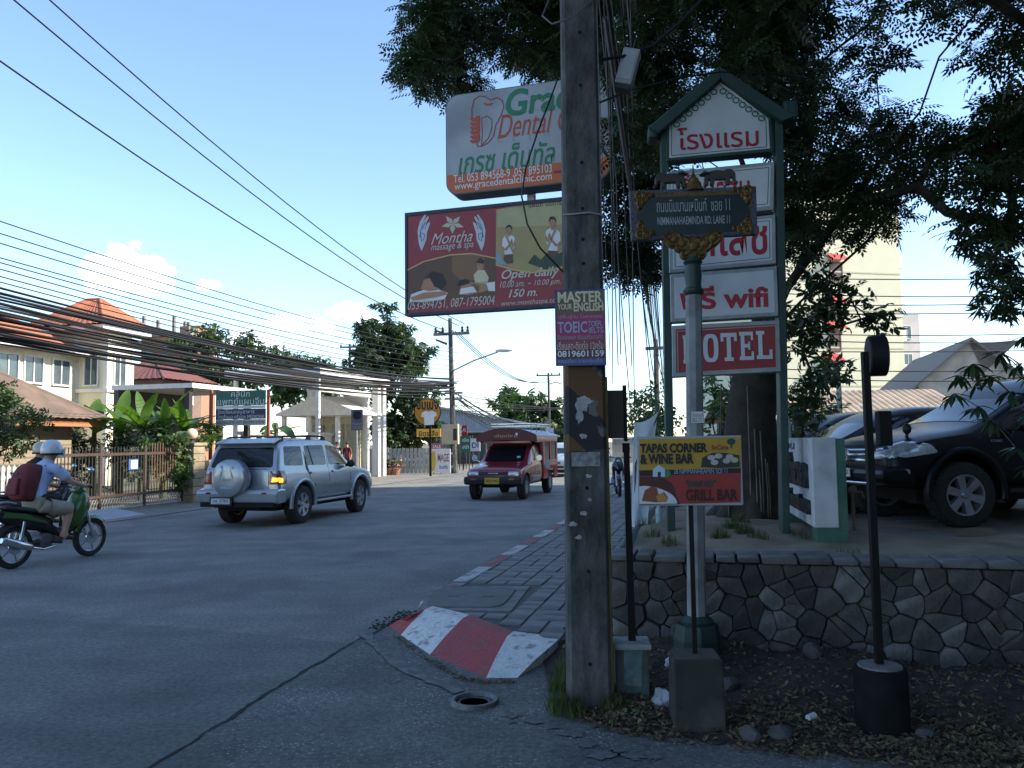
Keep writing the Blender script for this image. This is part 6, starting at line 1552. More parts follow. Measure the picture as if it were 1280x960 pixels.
    xs_ = [-2.08,-1.5,-.8,-.1,.5,.95,1.12]
    for x in xs_:
        for top in (1,0):
            for j in range(13):
                y = -.90+1.80*j/12; z = 1.80+.20*(1-(y/.90)**2) + (0 if top else -.045)
                mb.v.append((x,y,z))
    n=13; 
    for i in range(len(xs_)-1):
        for j in range(12):
            a=i*26+j; b=(i+1)*26+j; mb.f.append((a,b,b+1,a+1)); a2=a+13; b2=b+13; mb.f.append((a2,a2+1,b2+1,b2))
        for j in (0,12): a=i*26+j; b=(i+1)*26+j; mb.f.append((a,a+13,b+13,b))
    for i in (0,len(xs_)-1):
        for j in range(12): a=i*26+j; mb.f.append((a,a+1,a+14,a+13))
    mb.m=[0]*len(mb.f)
    roofw = mat('taxi_roof',(.50,.50,.52),(.40,.40,.42),rough=.45,scale=4)
    rf_ = mb.build('roof', roofw, t, smooth=40)
    mb = MB(); pts=[]                                    # visor board over the windscreen
    for j in range(13): y=-.92+1.84*j/12; pts.append((y,1.80+.215*(1-(y/.92)**2)+.02))
    for j in range(12,-1,-1): y=-.92+1.84*j/12; pts.append((y,1.62+.05*(1-(y/.92)**2)))
    mb.prism(pts,1.125,1.165,axis='x'); mb.build('visor', mat('visor_red',(.12,.012,.015),(.09,.01,.012),rough=.5,scale=4), t)
    text_decal(None,'เชียงใหม่',t,GLD,0,1.80,.7,.10,'front',1.167,.0)
    mb=MB(); mb.box(1.166,1.172,.30,.36,1.80,1.88); mb.build('crest_emblem',W_,t)
    mb=MB(); mb.box(.95,1.12,-.72,.72,1.58,1.64); mb.build('visor_stay',P,t)
    for s_ in (-1,1):
        mb=MB(); mb.box(.06,.92,s_*.86-.02,s_*.86+.02,1.60,1.79); mb.build('cab_side_board',PB,t)
    for y in (-.5,0,.5): mb=MB(); mb.sphere((1.14,y,2.02-.10*abs(y)),.03); mb.build('marker_lamp', mat('marker',(.5,.3,.1),rough=.3), t)
    # roof rack
    rk=MB(); zt=2.16
    for y in (-.62,.62):
        rk.tube([(-1.9,y,zt),(.6,y,zt)],.014,n=6); rk.tube([(-1.9,y,zt-.08),(.6,y,zt-.08)],.012,n=6)
        for x in (-1.9,-1.3,-.7,-.1,.6): rk.tube([(x,y,1.90),(x,y,zt)],.012,n=6)
    for x in (-1.9,-1.5,-1.1,-.7,-.3,.1,.6): rk.tube([(x,-.62,zt-.08),(x,.62,zt-.08)],.011,n=6)
    rk.tube([(.6,-.62,zt),(.6,.62,zt)],.014,n=6); rk.tube([(-1.9,-.62,zt),(-1.9,.62,zt)],.014,n=6); rk.build('roof_rack', M_chrome, t)
    return t
taxi = songthaew()
fw = gnd(659,624)
place(taxi, (1.88,.81,0), fw, ROAD_ROT + math.pi - rad(2))

# ---------------------------------------------------------------- plain saloon/hatch used for the far and parked cars
def saloon(name, label, P, kind='suv', lit=False):
    t = thing(name, label, 'car', (0,0,0))
    def ring(xf,xs,xb,xe,xr,w,zf,zs,zm,zb,we,ze,zr): return [(xf,0,zf),(xf,w*.8,zf),(xs,w*.97,zs),(xs,w,(zs+zm)/2),(xb,w*.995,zm),(xb,w*.96,zb-.02),(xb,w*.93,zb),(xe,we,ze),(xr,we-.09,zr),(xr,we*.5,zr+.02),(xr,0,zr+.025)]
    L = [(-2.0,-2.08,-2.06,-1.8,-1.7,.78,.36,.44,.7,.98,.60,1.36,1.42),(-1.9,-1.98,-1.95,-1.6,-1.5,.84,.30,.38,.7,1.0,.63,1.42,1.49),(-1.2,-1.2,-1.2,-1.1,-1.1,.86,.28,.34,.7,1.0,.65,1.45,1.53),(-.3,-.3,-.3,-.3,-.3,.865,.28,.34,.7,.98,.65,1.45,1.54),(.4,.4,.4,.25,.2,.865,.28,.34,.7,.97,.64,1.42,1.50),(.85,.85,.85,.6,.55,.86,.28,.34,.7,.95,.62,1.25,1.29),(1.25,1.25,1.25,1.2,1.18,.855,.28,.34,.7,.92,.70,.97,.99),(1.7,1.7,1.7,1.7,1.7,.84,.30,.36,.68,.86,.68,.90,.92),(2.05,2.08,2.08,2.05,2.02,.78,.34,.42,.62,.76,.60,.80,.82),(2.12,2.16,2.16,2.13,2.1,.68,.38,.46,.58,.68,.52,.72,.74)]
    me = subsurf(loft([ring(*l) for l in L]).mesh('body', P), 2)
    me = boolean_cut(me, [arch_cut(x,.31,.36,y0,y1) for x in (-1.25,1.3) for y0,y1 in ((-1.2,-.5),(.5,1.2))])
    me.materials.clear(); me.materials.append(P); me.polygons.foreach_set('use_smooth',[True]*len(me.polygons)); me.set_sharp_from_angle(angle=rad(38))
    put('body', me, t); B = Body(me); wm = wheel_meshes(.31,.20,.2,5,n=24)
    for x in (-1.25,1.3):
        for s_ in (-1,1): wheel(t, wm, (x,s_*.75,.31), flip=(s_>0))
    mb=MB(); mb.box(-1.9,1.9,-.6,.6,.2,.34); mb.build('chassis',M_under,t)
    for s_, sd in ((-1,'-y'),(1,'+y')):
        for w in ([(-1.65,1.03),(-1.0,1.03),(-1.0,1.40),(-1.45,1.38)],[(-.9,1.03),(-.1,1.02),(-.12,1.42),(-.9,1.41)],[(0,1.02),(.95,.98),(.45,1.33),(0,1.41)]): B.decal('window', w, sd, M_glass, t, off=.004, rnd=.04)
        B.decal('headlamp', [(s_*.45,.62),(s_*.74,.66),(s_*.74,.78),(s_*.5,.72)], 'front', M_lampclear, t, off=.012, rnd=.02)
        B.decal('tail_lamp', [(s_*.55,.72),(s_*.78,.72),(s_*.78,.92),(s_*.6,.92)], 'back', M_lampred, t, off=.012, rnd=.02)
        mb=MB(); mb.sphere((.75,s_*.95,1.02),.06,.09,.07); mb.tube([(.8,s_*.84,.98),(.76,s_*.92,1.0)],.025,n=6); mb.build('wing_mirror',P,t,smooth=60)
        B.decal('door_handle',[(-.3,.86),(-.15,.86),(-.15,.89),(-.3,.89)],sd,M_chrome,t,off=.02)
        B.decal('side_strip',[(-1.0,.62),(1.0,.62),(1.0,.64),(-1.0,.64)],sd,M_chrome,t,off=.008)
    B.decal('windscreen', [(.58,-.55),(1.12,-.62),(1.12,.62),(.58,.55)], 'top', M_glass, t, off=.006, rnd=.06)
    B.decal('rear_window', [(-.6,1.06),(.6,1.06),(.5,1.38),(-.5,1.38)], 'back', M_glass, t, off=.006, rnd=.05)
    B.decal('grille', [(-.4,.6),(.4,.6),(.42,.7),(-.42,.7)], 'front', M_trim, t, off=.010)
    B.decal('lower_grille', [(-.55,.42),(.55,.42),(.55,.52),(-.55,.52)], 'front', M_trim, t, off=.008)
    B.decal('number_plate', [(-.2,.53),(.2,.53),(.2,.60),(-.2,.60)], 'front', M_plate, t, off=.016)
    return t
sc_ = saloon('silver_car','small silver hatchback car following behind the red taxi', paintm('far_silver',(.48,.50,.52),.4,.3))
place(sc_, (1.3,.0,0), gnd(694,596), ROAD_ROT+math.pi)
for k,(px,Y,rot,lab,c) in enumerate(((1062,12.4,185,'dark parked car nose left, immediately behind the black off-roader',(.012,.014,.018)),(1010,14.3,183,'black parked car half hidden behind the big tree trunk',(.010,.011,.013)))):
    o = saloon('parked_car',lab,paintm('dark_paint_%s'%'ab'[k],c,.0,.3,.1,.28)); o['group']='cars parked in the car park'
    p = at(px,600,Y); place(o,(.6,0,0),(p.x,Y,LOT_Z+.014),rad(rot))

# ---------------------------------------------------------------- black off-roader close on the right
def black_suv():
    t = thing('black_suv', 'big black off-road car parked nose left beside the stone wall', 'car', (0,0,0))
    P = paintm('black_paint', (.0045,.005,.0065), .0, .35, .08, .28)
    L = [(-2.2,-2.3,-2.26,-2.0,-1.95,.82,.50,.58,.9,1.15,.66,1.66,1.70),(-2.1,-2.2,-2.18,-1.9,-1.8,.88,.44,.54,.9,1.17,.70,1.72,1.77),(-1.3,-1.3,-1.3,-1.2,-1.2,.91,.42,.50,.9,1.17,.73,1.76,1.82),(-.3,-.3,-.3,-.3,-.3,.91,.42,.50,.9,1.16,.73,1.76,1.83),(.3,.3,.3,.15,.1,.91,.42,.50,.9,1.15,.72,1.72,1.79),(.8,.8,.8,.5,.42,.91,.42,.50,.9,1.14,.70,1.55,1.60),(1.2,1.2,1.2,1.15,1.12,.91,.42,.50,.9,1.13,.76,1.18,1.20),(1.6,1.6,1.6,1.6,1.58,.91,.42,.50,.9,1.10,.74,1.14,1.16),(2.05,2.05,2.05,2.05,2.03,.89,.46,.54,.86,1.02,.70,1.06,1.08),(2.28,2.32,2.32,2.29,2.26,.82,.50,.58,.80,.93,.62,.98,1.0),(2.36,2.42,2.42,2.38,2.34,.70,.54,.62,.74,.86,.55,.90,.92)]
    me = subsurf(loft(suv_rings(L)).mesh('body', P), 2)
    me = boolean_cut(me, [arch_cut(x,.42,.485,y0,y1) for x in (-1.30,1.45) for y0,y1 in ((-1.2,-.5),(.5,1.2))])
    me.materials.clear(); me.materials.append(P); me.polygons.foreach_set('use_smooth',[True]*len(me.polygons)); me.set_sharp_from_angle(angle=rad(38))
    put('body', me, t); B = Body(me); wm = wheel_meshes(.39,.27,.245,6)
    for x in (-1.30,1.45):
        for s_ in (-1,1): wheel(t, wm, (x,s_*.78,.39), flip=(s_>0), steer=rad(-3) if x>0 else 0)
    mb=MB(); mb.box(-2,1.9,-.62,.62,.3,.46); mb.build('chassis',M_under,t)
    for s_, sd in ((-1,'-y'),(1,'+y')):
        for w in ([(-1.9,1.22),(-1.2,1.21),(-1.2,1.66),(-1.75,1.66)],[(-1.08,1.21),(-.2,1.2),(-.22,1.68),(-1.06,1.68)],[(-.08,1.2),(.92,1.18),(.4,1.62),(-.1,1.68)]): B.decal('window', w, sd, M_glass, t, off=.004, rnd=.05)
        for x in (-1.30,1.45):
            mb=MB(); mb.tube([(x+.505*math.cos(a),s_*.90,.42+.505*math.sin(a)) for a in [rad(-10+200*k/18) for k in range(19)]],.05,n=8); mb.build('wheel_arch',P,t,smooth=60)
        mb=MB(); mb.box(-.75,.9,.80 if s_>0 else -.96,.96 if s_>0 else -.80,.40,.46); mb.build('running_board',M_trim,t,bevel=.015)
        mb=MB(); mb.sphere((.72,s_*1.02,1.22),.075,.11,.09); mb.tube([(.76,s_*.88,1.17),(.73,s_*.97,1.18)],.03,n=6); mb.build('wing_mirror',P,t,smooth=60)
        B.decal('headlamp',[(1.78,.90),(2.20,.84),(2.30,.87),(2.28,.97),(2.08,1.035),(1.86,1.00)],sd,M_lampclear,t,off=.012,rnd=.04)
        B.decal('headlamp',[(s_*.46,.82),(s_*.80,.84),(s_*.80,.95),(s_*.52,.95)],'front',M_lampclear,t,off=.012,rnd=.02)
        B.decal('fog_lamp',[(s_*.62,.62),(s_*.72,.62),(s_*.72,.70),(s_*.62,.70)],'front',M_lampclear,t,off=.014,rnd=.03)
        B.decal('fog_lamp',[(2.14,.63),(2.22,.63),(2.22,.71),(2.14,.71)],sd,M_lampclear,t,off=.012,rnd=.03)
        B.decal('door_handle',[(.0,1.03),(.18,1.03),(.18,1.07),(.0,1.07)],sd,M_chrome,t,off=.03,rnd=.01)
        text_decal(None,'V-TURBO',t,GRY,1.02,1.03,.16,.03,sd,s_*.915,.01)
    B.decal('windscreen',[(.52,-.60),(1.08,-.68),(1.08,.68),(.52,.60)],'top',M_glass,t,off=.006,rnd=.06)
    B.decal('grille',[(-.40,.76),(.40,.76),(.44,.95),(-.44,.95)],'front',M_trim,t,off=.012,rnd=.03)
    for z in (.80,.86,.92): B.decal('grille_bar',[(-.42,z),(.42,z),(.42,z+.018),(-.42,z+.018)],'front',M_chrome,t,off=.022,skirt=.012)
    mb=MB(); mb.lathe([(.07,0),(.08,.008),(.09,0)],18,c=(2.44,0,.87),axis='x'); mb.build('badge',M_chrome,t,smooth=40)
    mb=MB(); mb.prism([(2.05,.50),(2.42,.53),(2.50,.60),(2.49,.70),(2.36,.74),(2.05,.74)],-.86,.86); mb.build('front_bumper',P,t,bevel=.05)
    mb=MB(); mb.box(2.30,2.515,-.6,.6,.515,.55); mb.build('bumper_lip',M_chrome,t,bevel=.012)
    mb=MB(); mb.box(2.505,2.515,-.21,.21,.60,.71); p_=mb.build('number_plate',M_plate,t); text_decal(None,'กษ 2140',p_,BLK,0,.66,.34,.06,'front',2.5165,.01)
    # peg mirror on the wing
    mb=MB(); mb.tube([(1.95,.55,1.06),(1.95,.57,1.14)],.02,n=6); mb.sphere((1.95,.57,1.19),.05,.06,.07); mb.build('wing_peg_mirror',M_trim,t,smooth=60)
    return t
bs_ = black_suv()
p = at(1211,657,9.55)
place(bs_, (1.45,.915,0), (p.x,9.55,LOT_Z+.014), rad(180+9))
# ================================================================ scooters and riders
def scooter(name, label, col, group=None, cat='motorcycle'):
    t = thing(name, label, cat, (0,0,0), 0, group)
    P = paintm('scooter_%s' % col[0], col[1], .1, .3); D = M_trim
    R = .285
    def bikewheel(x):
        mb = MB(); mb.lathe([(R-.075,-.03),(R-.05,-.043),(R-.012,-.036),(R,-.014),(R,.014),(R-.012,.036),(R-.05,.043),(R-.075,.03)],32,c=(0,0,0),axis='y',close=True); me=mb.mesh('tyre',M_tyre,smooth=40)
        w = put('wheel', me, t, (x,0,R))
        mb = MB(); mb.lathe([(R-.078,-.028),(R-.066,-.030),(R-.066,.030),(R-.078,.028),(R-.09,0)],32,axis='y',close=True); mb.cyl((0,-.05,0),(0,.05,0),.035,n=12)
        for k in range(5): a=2*math.pi*k/5; mb.tube([(0,0,0),(math.cos(a)*(R-.08),0,math.sin(a)*(R-.08))],.014,n=5)
        mb.build('rim', M_rim, w, smooth=40)
        mb = MB(); mb.lathe([(.04,-.05),(.10,-.05),(.10,-.045),(.04,-.045)],20,axis='y',close=True); mb.build('brake_disc', M_chrome, w)
    bikewheel(0); bikewheel(1.24)
    # front fork, mudguard
    mb = MB()
    for y in (-.07,.07): mb.tube([(1.24,y,R),(1.10,y,.70),(1.04,y*.6,.86)],[.022,.024,.022],n=8)
    mb.build('front_fork', M_chrome, t, smooth=50)
    def guard(cx,r,a0,a1,w,mt,nm):
        mb=MB(); n=10
        for k in range(n+1):
            a=rad(a0+(a1-a0)*k/n)
            for j,(yy,rr) in enumerate(((-w,r-.04),(-w*.8,r),(0,r+.015),(w*.8,r),(w,r-.04))): mb.v.append((cx+rr*math.cos(a),yy,R+rr*math.sin(a)))
        mb.f=[(k*5+j,k*5+j+1,(k+1)*5+j+1,(k+1)*5+j) for k in range(n) for j in range(4)]; mb.m=[0]*len(mb.f); return mb.build(nm,mt,t,smooth=60,fix=False)
    guard(1.24,R+.03,35,160,.06,P,'front_mudguard'); guard(0,R+.035,60,175,.065,D,'rear_mudguard')
    # leg shield and nose: lofted shell
    st=[]
    for x,w,z0,z1 in ((.80,.06,.50,.62),(.88,.17,.42,.80),(.98,.20,.48,.98),(1.07,.17,.58,1.02),(1.14,.12,.64,.92),(1.20,.05,.68,.80)):
        st.append([(x,0,z0),(x,w*.7,z0+.02),(x,w,(z0+z1)/2),(x,w*.7,z1-.03),(x,0,z1)])
    put('leg_shield', subsurf(loft(st).mesh('leg_shield',P,smooth=60),2), t)
    st=[]
    for x,w,z0,z1 in ((.93,.06,.95,1.02),(.98,.10,.93,1.06),(1.05,.11,.92,1.05),(1.12,.08,.90,.99)): st.append([(x,0,z0),(x,w*.8,z0),(x,w,(z0+z1)/2),(x,w*.7,z1),(x,0,z1)])
    put('headlamp_cowl', subsurf(loft(st).mesh('headlamp_cowl',P,smooth=60),2), t)
    mb=MB(); mb.sphere((1.115,0,.94),.02,.055,.04); mb.build('headlamp',M_lampclear,t,smooth=60)
    # handlebar, grips, mirrors
    mb=MB(); mb.tube([(.93,-.34,1.03),(.96,-.22,1.05),(1.0,-.06,1.02),(1.0,.06,1.02),(.96,.22,1.05),(.93,.34,1.03)],.012,n=8); hb=mb.build('handlebar',D,t,smooth=60)
    for s_ in (-1,1):
        mb=MB(); mb.tube([(.93,s_*.345,1.03),(.953,s_*.24,1.047)],.018,n=8); mb.build('grip',D,t,smooth=60)
        mb=MB(); mb.tube([(.97,s_*.20,1.06),(1.0,s_*.24,1.20),(.99,s_*.25,1.24)],.007,n=6); m_=mb.build('wing_mirror',D,t)
        mb=MB(); mb.sphere((.985,s_*.27,1.28),.018,.065,.04); mb.build('mirror_glass',M_chrome,m_,smooth=60)
    # step-through frame, seat, rear body
    mb=MB(); mb.tube([(1.02,0,.72),(.86,0,.44),(.66,0,.40),(.45,0,.52),(.2,0,.62)],[.05,.07,.08,.09,.08],n=10); mb.build('frame_cover',D,t,smooth=60)
    st=[]
    for x,w,z0,z1 in ((-.34,.03,.74,.80),(-.22,.08,.64,.80),(0,.115,.54,.76),(.25,.12,.48,.72),(.48,.10,.44,.66),(.60,.05,.46,.58)): st.append([(x,0,z0),(x,w*.7,z0+.01),(x,w,(z0+z1)/2+.02),(x,w*.85,z1),(x,0,z1)])
    put('rear_body', subsurf(loft(st).mesh('rear_body',D,smooth=60),2), t)
    st=[]
    for x,w,z0,z1 in ((-.20,.08,.80,.86),(-.10,.12,.77,.85),(.10,.125,.745,.82),(.28,.12,.71,.77),(.48,.09,.66,.74),(.58,.05,.64,.70)): st.append([(x,0,z0),(x,w*.9,z0),(x,w,z1-.03),(x,w*.8,z1),(x,0,z1)])
    put('seat', subsurf(loft(st).mesh('seat',mat('seat_vinyl',(.02,.02,.022),rough=.45),smooth=60),2), t)
    for s_ in (-1,1):
        mb=MB(); mb.prism([(-.25,.70),(.05,.66),(.42,.56),(.40,.60),(.08,.72),(-.2,.765)],s_*.118-.004,s_*.118+.004); mb.build('side_stripe',P,t)
    mb=MB(); mb.tube([(-.02,-.06,.87),(-.18,-.10,.90),(-.30,-.07,.885),(-.33,0,.88),(-.30,.07,.885),(-.18,.10,.90),(-.02,.06,.87)],.014,n=8); mb.build('grab_rail',M_rim,t,smooth=60)
    mb=MB(); mb.sphere((-.35,0,.77),.04,.075,.04); mb.build('tail_lamp',M_lampredon,t,smooth=60)
    mb=MB(); mb.obox((-.36,0,.58),.012,.19,.20,Matrix.Rotation(rad(18),3,'Y')); mb.build('number_plate',M_plate,t)
    # engine, swing arm, exhaust, shocks, stand
    mb=MB(); mb.sphere((.46,0,.34),.14,.11,.10); mb.obox((.62,0,.34),.22,.12,.12); mb.lathe([(.10,-.12),(.11,-.10),(.11,.10),(.10,.12)],16,c=(.42,0,.32),axis='y'); mb.build('engine',mat('engine_grey',(.14,.14,.145),(.09,.09,.095),rough=.5,metal=.5,scale=12),t,bevel=.01)
    mb=MB(); mb.tube([(.4,-.09,.34),(0,-.09,R)],.028,n=8); mb.tube([(.4,.09,.34),(0,.09,R)],.028,n=8); mb.build('swing_arm',D,t)
    mb=MB(); mb.tube([(.55,-.10,.24),(.35,-.14,.22),(.12,-.15,.28)],.018,n=8); mb.lathe([(.03,-.05),(.055,-.02),(.058,.30),(.045,.36),(.02,.37)],16,c=(0,0,0),axis='x'); ex=MB()
    ex.tube([(.55,-.10,.24),(.35,-.14,.22),(.14,-.155,.27)],.018,n=8); ex.tube([(.16,-.155,.265),(.12,-.16,.28),(-.26,-.165,.40),(-.30,-.165,.41)],[.035,.056,.058,.035],n=14); ex.build('exhaust',M_chrome,t,smooth=50)
    for y in (-.10,.10):
        mb=MB(); mb.tube([(.02,y,R+.02),(.08,y,.62)],.024,n=8); mb.build('shock_absorber',M_chrome,t,smooth=60)
    mb=MB(); mb.tube([(.50,-.30,.30),(.50,.30,.30)],.016,n=8); mb.build('foot_pegs',D,t)
    return t
def skin_body(J, E, R):
    names = list(J); me = bpy.data.meshes.new('person'); me.from_pydata([J[n] for n in names], [(names.index(a),names.index(b)) for a,b in E], [])
    ob = bpy.data.objects.new('tmp', me); COL.objects.link(ob); ob.modifiers.new('s','SKIN').use_smooth_shade = True
    sv = me.skin_vertices[0].data
    for i,n in enumerate(names):
        r = R[n]; sv[i].radius = r if isinstance(r, tuple) else (r,r); sv[i].use_root = (n == 'pelvis')
    m = ob.modifiers.new('u','SUBSURF'); m.levels = 2; m.render_levels = 2
    r = evaluated(ob); bpy.data.objects.remove(ob); return r
def seg_d(p,a,b):
    ab=b-a; t=max(0,min(1,(p-a).dot(ab)/max(ab.length_squared,1e-9))); return (p-(a+ab*t)).length
def rider(label, shirt, shorts, skin, loc, rot, helmet, visor=True, sleeves=True):
    J={'pelvis':(.27,0,.84),'waist':(.31,0,1.0),'chest':(.39,0,1.20),'upper':(.455,0,1.33),'neck':(.51,0,1.42),'head':(.555,0,1.52),'crown':(.57,0,1.63)}
    R={'pelvis':(.155,.14),'waist':(.145,.125),'chest':(.165,.135),'upper':(.12,.10),'neck':.058,'head':(.082,.095),'crown':(.06,.07)}
    E=[('pelvis','waist'),('waist','chest'),('chest','upper'),('upper','neck'),('neck','head'),('head','crown')]; col={}
    for s_,q in ((-1,'r'),(1,'l')):
        J.update({'sh'+q:(.455,s_*.185,1.325),'el'+q:(.66,s_*.275,1.12),'wr'+q:(.865,s_*.285,1.055),'pa'+q:(.915,s_*.288,1.06),'hip'+q:(.32,s_*.10,.81),'kn'+q:(.73,s_*.16,.74),'cf'+q:(.70,s_*.165,.58),'an'+q:(.63,s_*.17,.36),'he'+q:(.60,s_*.17,.335),'to'+q:(.80,s_*.175,.325)})
        R.update({'sh'+q:.068,'el'+q:.043,'wr'+q:.03,'pa'+q:(.036,.028),'hip'+q:.105,'kn'+q:.078,'cf'+q:.058,'an'+q:.04,'he'+q:.038,'to'+q:.034})
        E+=[('upper','sh'+q),('sh'+q,'el'+q),('el'+q,'wr'+q),('wr'+q,'pa'+q),('pelvis','hip'+q),('hip'+q,'kn'+q),('kn'+q,'cf'+q),('cf'+q,'an'+q),('an'+q,'he'+q),('an'+q,'to'+q)]
        for k in range(4):
            y=s_*(.262+.020*k); a='f%d%s'%(k,q); L=(.030,.034,.033,.027)[k]
            J[a+'a']=(.945,y,1.068); J[a+'b']=(.962+L*.3,y,1.050); J[a+'c']=(.950+L*.2,y,1.020); R[a+'a']=.0100; R[a+'b']=.0092; R[a+'c']=.008
            E+=[('pa'+q,a+'a'),(a+'a',a+'b'),(a+'b',a+'c')]
        J['t1'+q]=(.915,s_*.250,1.045); J['t2'+q]=(.935,s_*.238,1.020); R['t1'+q]=.0105; R['t2'+q]=.009; E+=[('pa'+q,'t1'+q),('t1'+q,'t2'+q)]
    me=skin_body(J,E,R); V={k:Vector(v) for k,v in J.items()}
    me.materials.clear()
    for m in (shirt,shorts,skin,mat('shoe_dark',(.03,.022,.02),rough=.6)): me.materials.append(m)
    reg=[(('pelvis','waist'),0),(('waist','chest'),0),(('chest','upper'),0)]
    for q in 'rl':
        reg+=[(('upper','sh'+q),0),(('pelvis','hip'+q),1),(('hip'+q,'kn'+q),1),(('kn'+q,'cf'+q),2),(('cf'+q,'an'+q),2),(('an'+q,'to'+q),3),(('an'+q,'he'+q),3),(('el'+q,'wr'+q),2),(('wr'+q,'pa'+q),2)]
    reg+=[(('neck','head'),2),(('head','crown'),2)]; mi=[]
    for p in me.polygons:
        c=p.center; best=min(reg,key=lambda e: seg_d(c,V[e[0][0]],V[e[0][1]])-(R[e[0][0]] if not isinstance(R[e[0][0]],tuple) else R[e[0][0]][0])*.5)
        k=best[1]
        for q in 'rl':
            d=V['el'+q]-V['sh'+q]; f=(c-V['sh'+q]).dot(d)/d.length_squared
            if seg_d(c,V['sh'+q],V['el'+q])<.075 and f>-.1: k=0 if (f<.72 and sleeves) else 2
            if seg_d(c,V['wr'+q],V['pa'+q])<.09: k=2
        if k==0 and c.z<.93: k=1
        mi.append(k)
    me.polygons.foreach_set('material_index',mi); me.polygons.foreach_set('use_smooth',[True]*len(me.polygons))
    o=put('person',me,None,loc,(0,0,rot)); tag(o,label,'person','people on motorbikes')
    # helmet with rim and visor
    H=mat('helmet_'+helmet[0],helmet[1],rough=.25,coat=.6)
    prof=[(.0,.135),(.06,.128),(.105,.09),(.132,.03),(.137,-.02),(.130,-.075),(.118,-.078)]
    mb=MB(); mb.lathe([(r,h) for r,h in prof],24,c=(.555,0,1.59)); 
    for i,v in enumerate(mb.v): mb.v[i]=(.555+(v[0]-.555)*1.12,v[1]*.97,v[2])
    h_=mb.build('helmet',H,o,smooth=60)
    mb=MB(); mb.lathe([(.139,-.055),(.141,-.075),(.134,-.083)],24,c=(.555,0,1.59)); 
    for i,v in enumerate(mb.v): mb.v[i]=(.555+(v[0]-.555)*1.12,v[1]*.97,v[2])
    mb.build('helmet_rim',M_trim,h_,smooth=60)
    vs=MB(); n=9
    for k in range(n+1):
        a=rad(-62+124*k/n)
        for z,r in ((1.59,.150),(1.53,.160),(1.465,.152)): vs.v.append((.56+r*1.1*math.cos(a),r*math.sin(a),z))
    vs.f=[(k*3+j,(k+1)*3+j,(k+1)*3+j+1,k*3+j+1) for k in range(n) for j in range(2)]; vs.m=[0]*len(vs.f); vs.build('visor',mat('visor_clear',(.45,.48,.5),(.38,.4,.42),rough=.1,trans=.4),h_,smooth=60)
    # face under the visor
    fm=MB(); fm.sphere((.645,0,1.52),.022,.014,.022,n=8,m=6); fm.build('nose',skin,o,smooth=60)
    for s_ in (-1,1): fm=MB(); fm.sphere((.635,s_*.034,1.55),.008,.013,.008,n=8,m=6); fm.build('eye',M_trim,o,smooth=60)
    fm=MB(); fm.box(.632,.640,-.022,.022,1.487,1.494); fm.build('mouth',DRED,o)
    for s_ in (-1,1):                                      # shirt sleeves flare and short hems
        a,b=V['sh'+('r' if s_<0 else 'l')],V['el'+('r' if s_<0 else 'l')]; fm=MB(); fm.tube([a.lerp(b,.12),a.lerp(b,.62)],[.078,.072],n=12,caps=False); 
        if sleeves: fm.build('sleeve',shirt,o,smooth=60)
        a,b=V['hip'+('r' if s_<0 else 'l')],V['kn'+('r' if s_<0 else 'l')]; fm=MB(); fm.tube([a.lerp(b,.25),a.lerp(b,.7),a.lerp(b,1.02)],[.112,.103,.096],n=12,caps=False); fm.build('trouser_leg',shorts,o,smooth=60)
    return o
SKIN=mat('skin',(.46,.27,.19),(.40,.23,.16),rough=.55,scale=8)
BROT=rad(70.7)
r0=gnd(15,711)
bike=scooter('scooter','black scooter with green flashes ridden along the road at the far left',('green',(.05,.13,.02)),'scooters')
bike.location=r0; bike.rotation_euler=(0,0,BROT)
rd1=rider('person in pale blue T-shirt and khaki shorts riding the near scooter',mat('shirt_blue',(.42,.50,.70),(.36,.44,.63),rough=.9,scale=9),mat('shorts_khaki',(.36,.32,.25),(.30,.265,.205),rough=.9,scale=9),SKIN,r0,BROT,('white',(.62,.64,.68)))
# red rucksack on the rider's back
bk=thing('rucksack','dark red rucksack worn on the back of the near scooter rider','bag',tuple(r0+Vector((math.cos(BROT),math.sin(BROT),0))*-.055),BROT); bk.rotation_euler=(0,rad(9),BROT)
RK=mat('rucksack_red',(.16,.018,.022),(.11,.013,.016),rough=.75,scale=9,bump=.3)
st=[]
for z,w,d0,d1 in ((.90,.10,-.07,.14),(.94,.15,-.12,.15),(1.08,.165,-.145,.165),(1.25,.16,-.12,.19),(1.38,.13,-.06,.22),(1.43,.08,0,.22)):
    st.append([(d0,0,z),(d0+.01,w*.7,z),(d0+.05,w,z),((d0+d1)/2,w*1.02,z),(d1,w*.8,z),(d1,0,z)])
mb=MB(); full=[[p for p in s_]+[(p[0],-p[1],p[2]) for p in reversed(s_[1:-1])] for s_ in st]; n=len(full[0])
for r_ in full: mb.v+=r_
mb.f=[(i*n+j,i*n+(j+1)%n,(i+1)*n+(j+1)%n,(i+1)*n+j) for i in range(len(full)-1) for j in range(n)]+[tuple(range(n)),tuple((len(full)-1)*n+j for j in range(n))]; mb.m=[0]*len(mb.f)
put('pack',subsurf(mb.mesh('pack',RK,smooth=60),2),bk)
mb=MB(); mb.hexa([(-.175,-.10,.97),(-.12,-.10,.97),(-.12,.10,.97),(-.175,.10,.97)],[(-.165,-.09,1.20),(-.11,-.09,1.20),(-.11,.09,1.20),(-.165,.09,1.20)]); mb.build('front_pocket',RK,bk,bevel=.025)
mb=MB(); mb.box(-.165,-.155,-.07,.07,1.255,1.275); mb.build('zip',M_trim,bk)
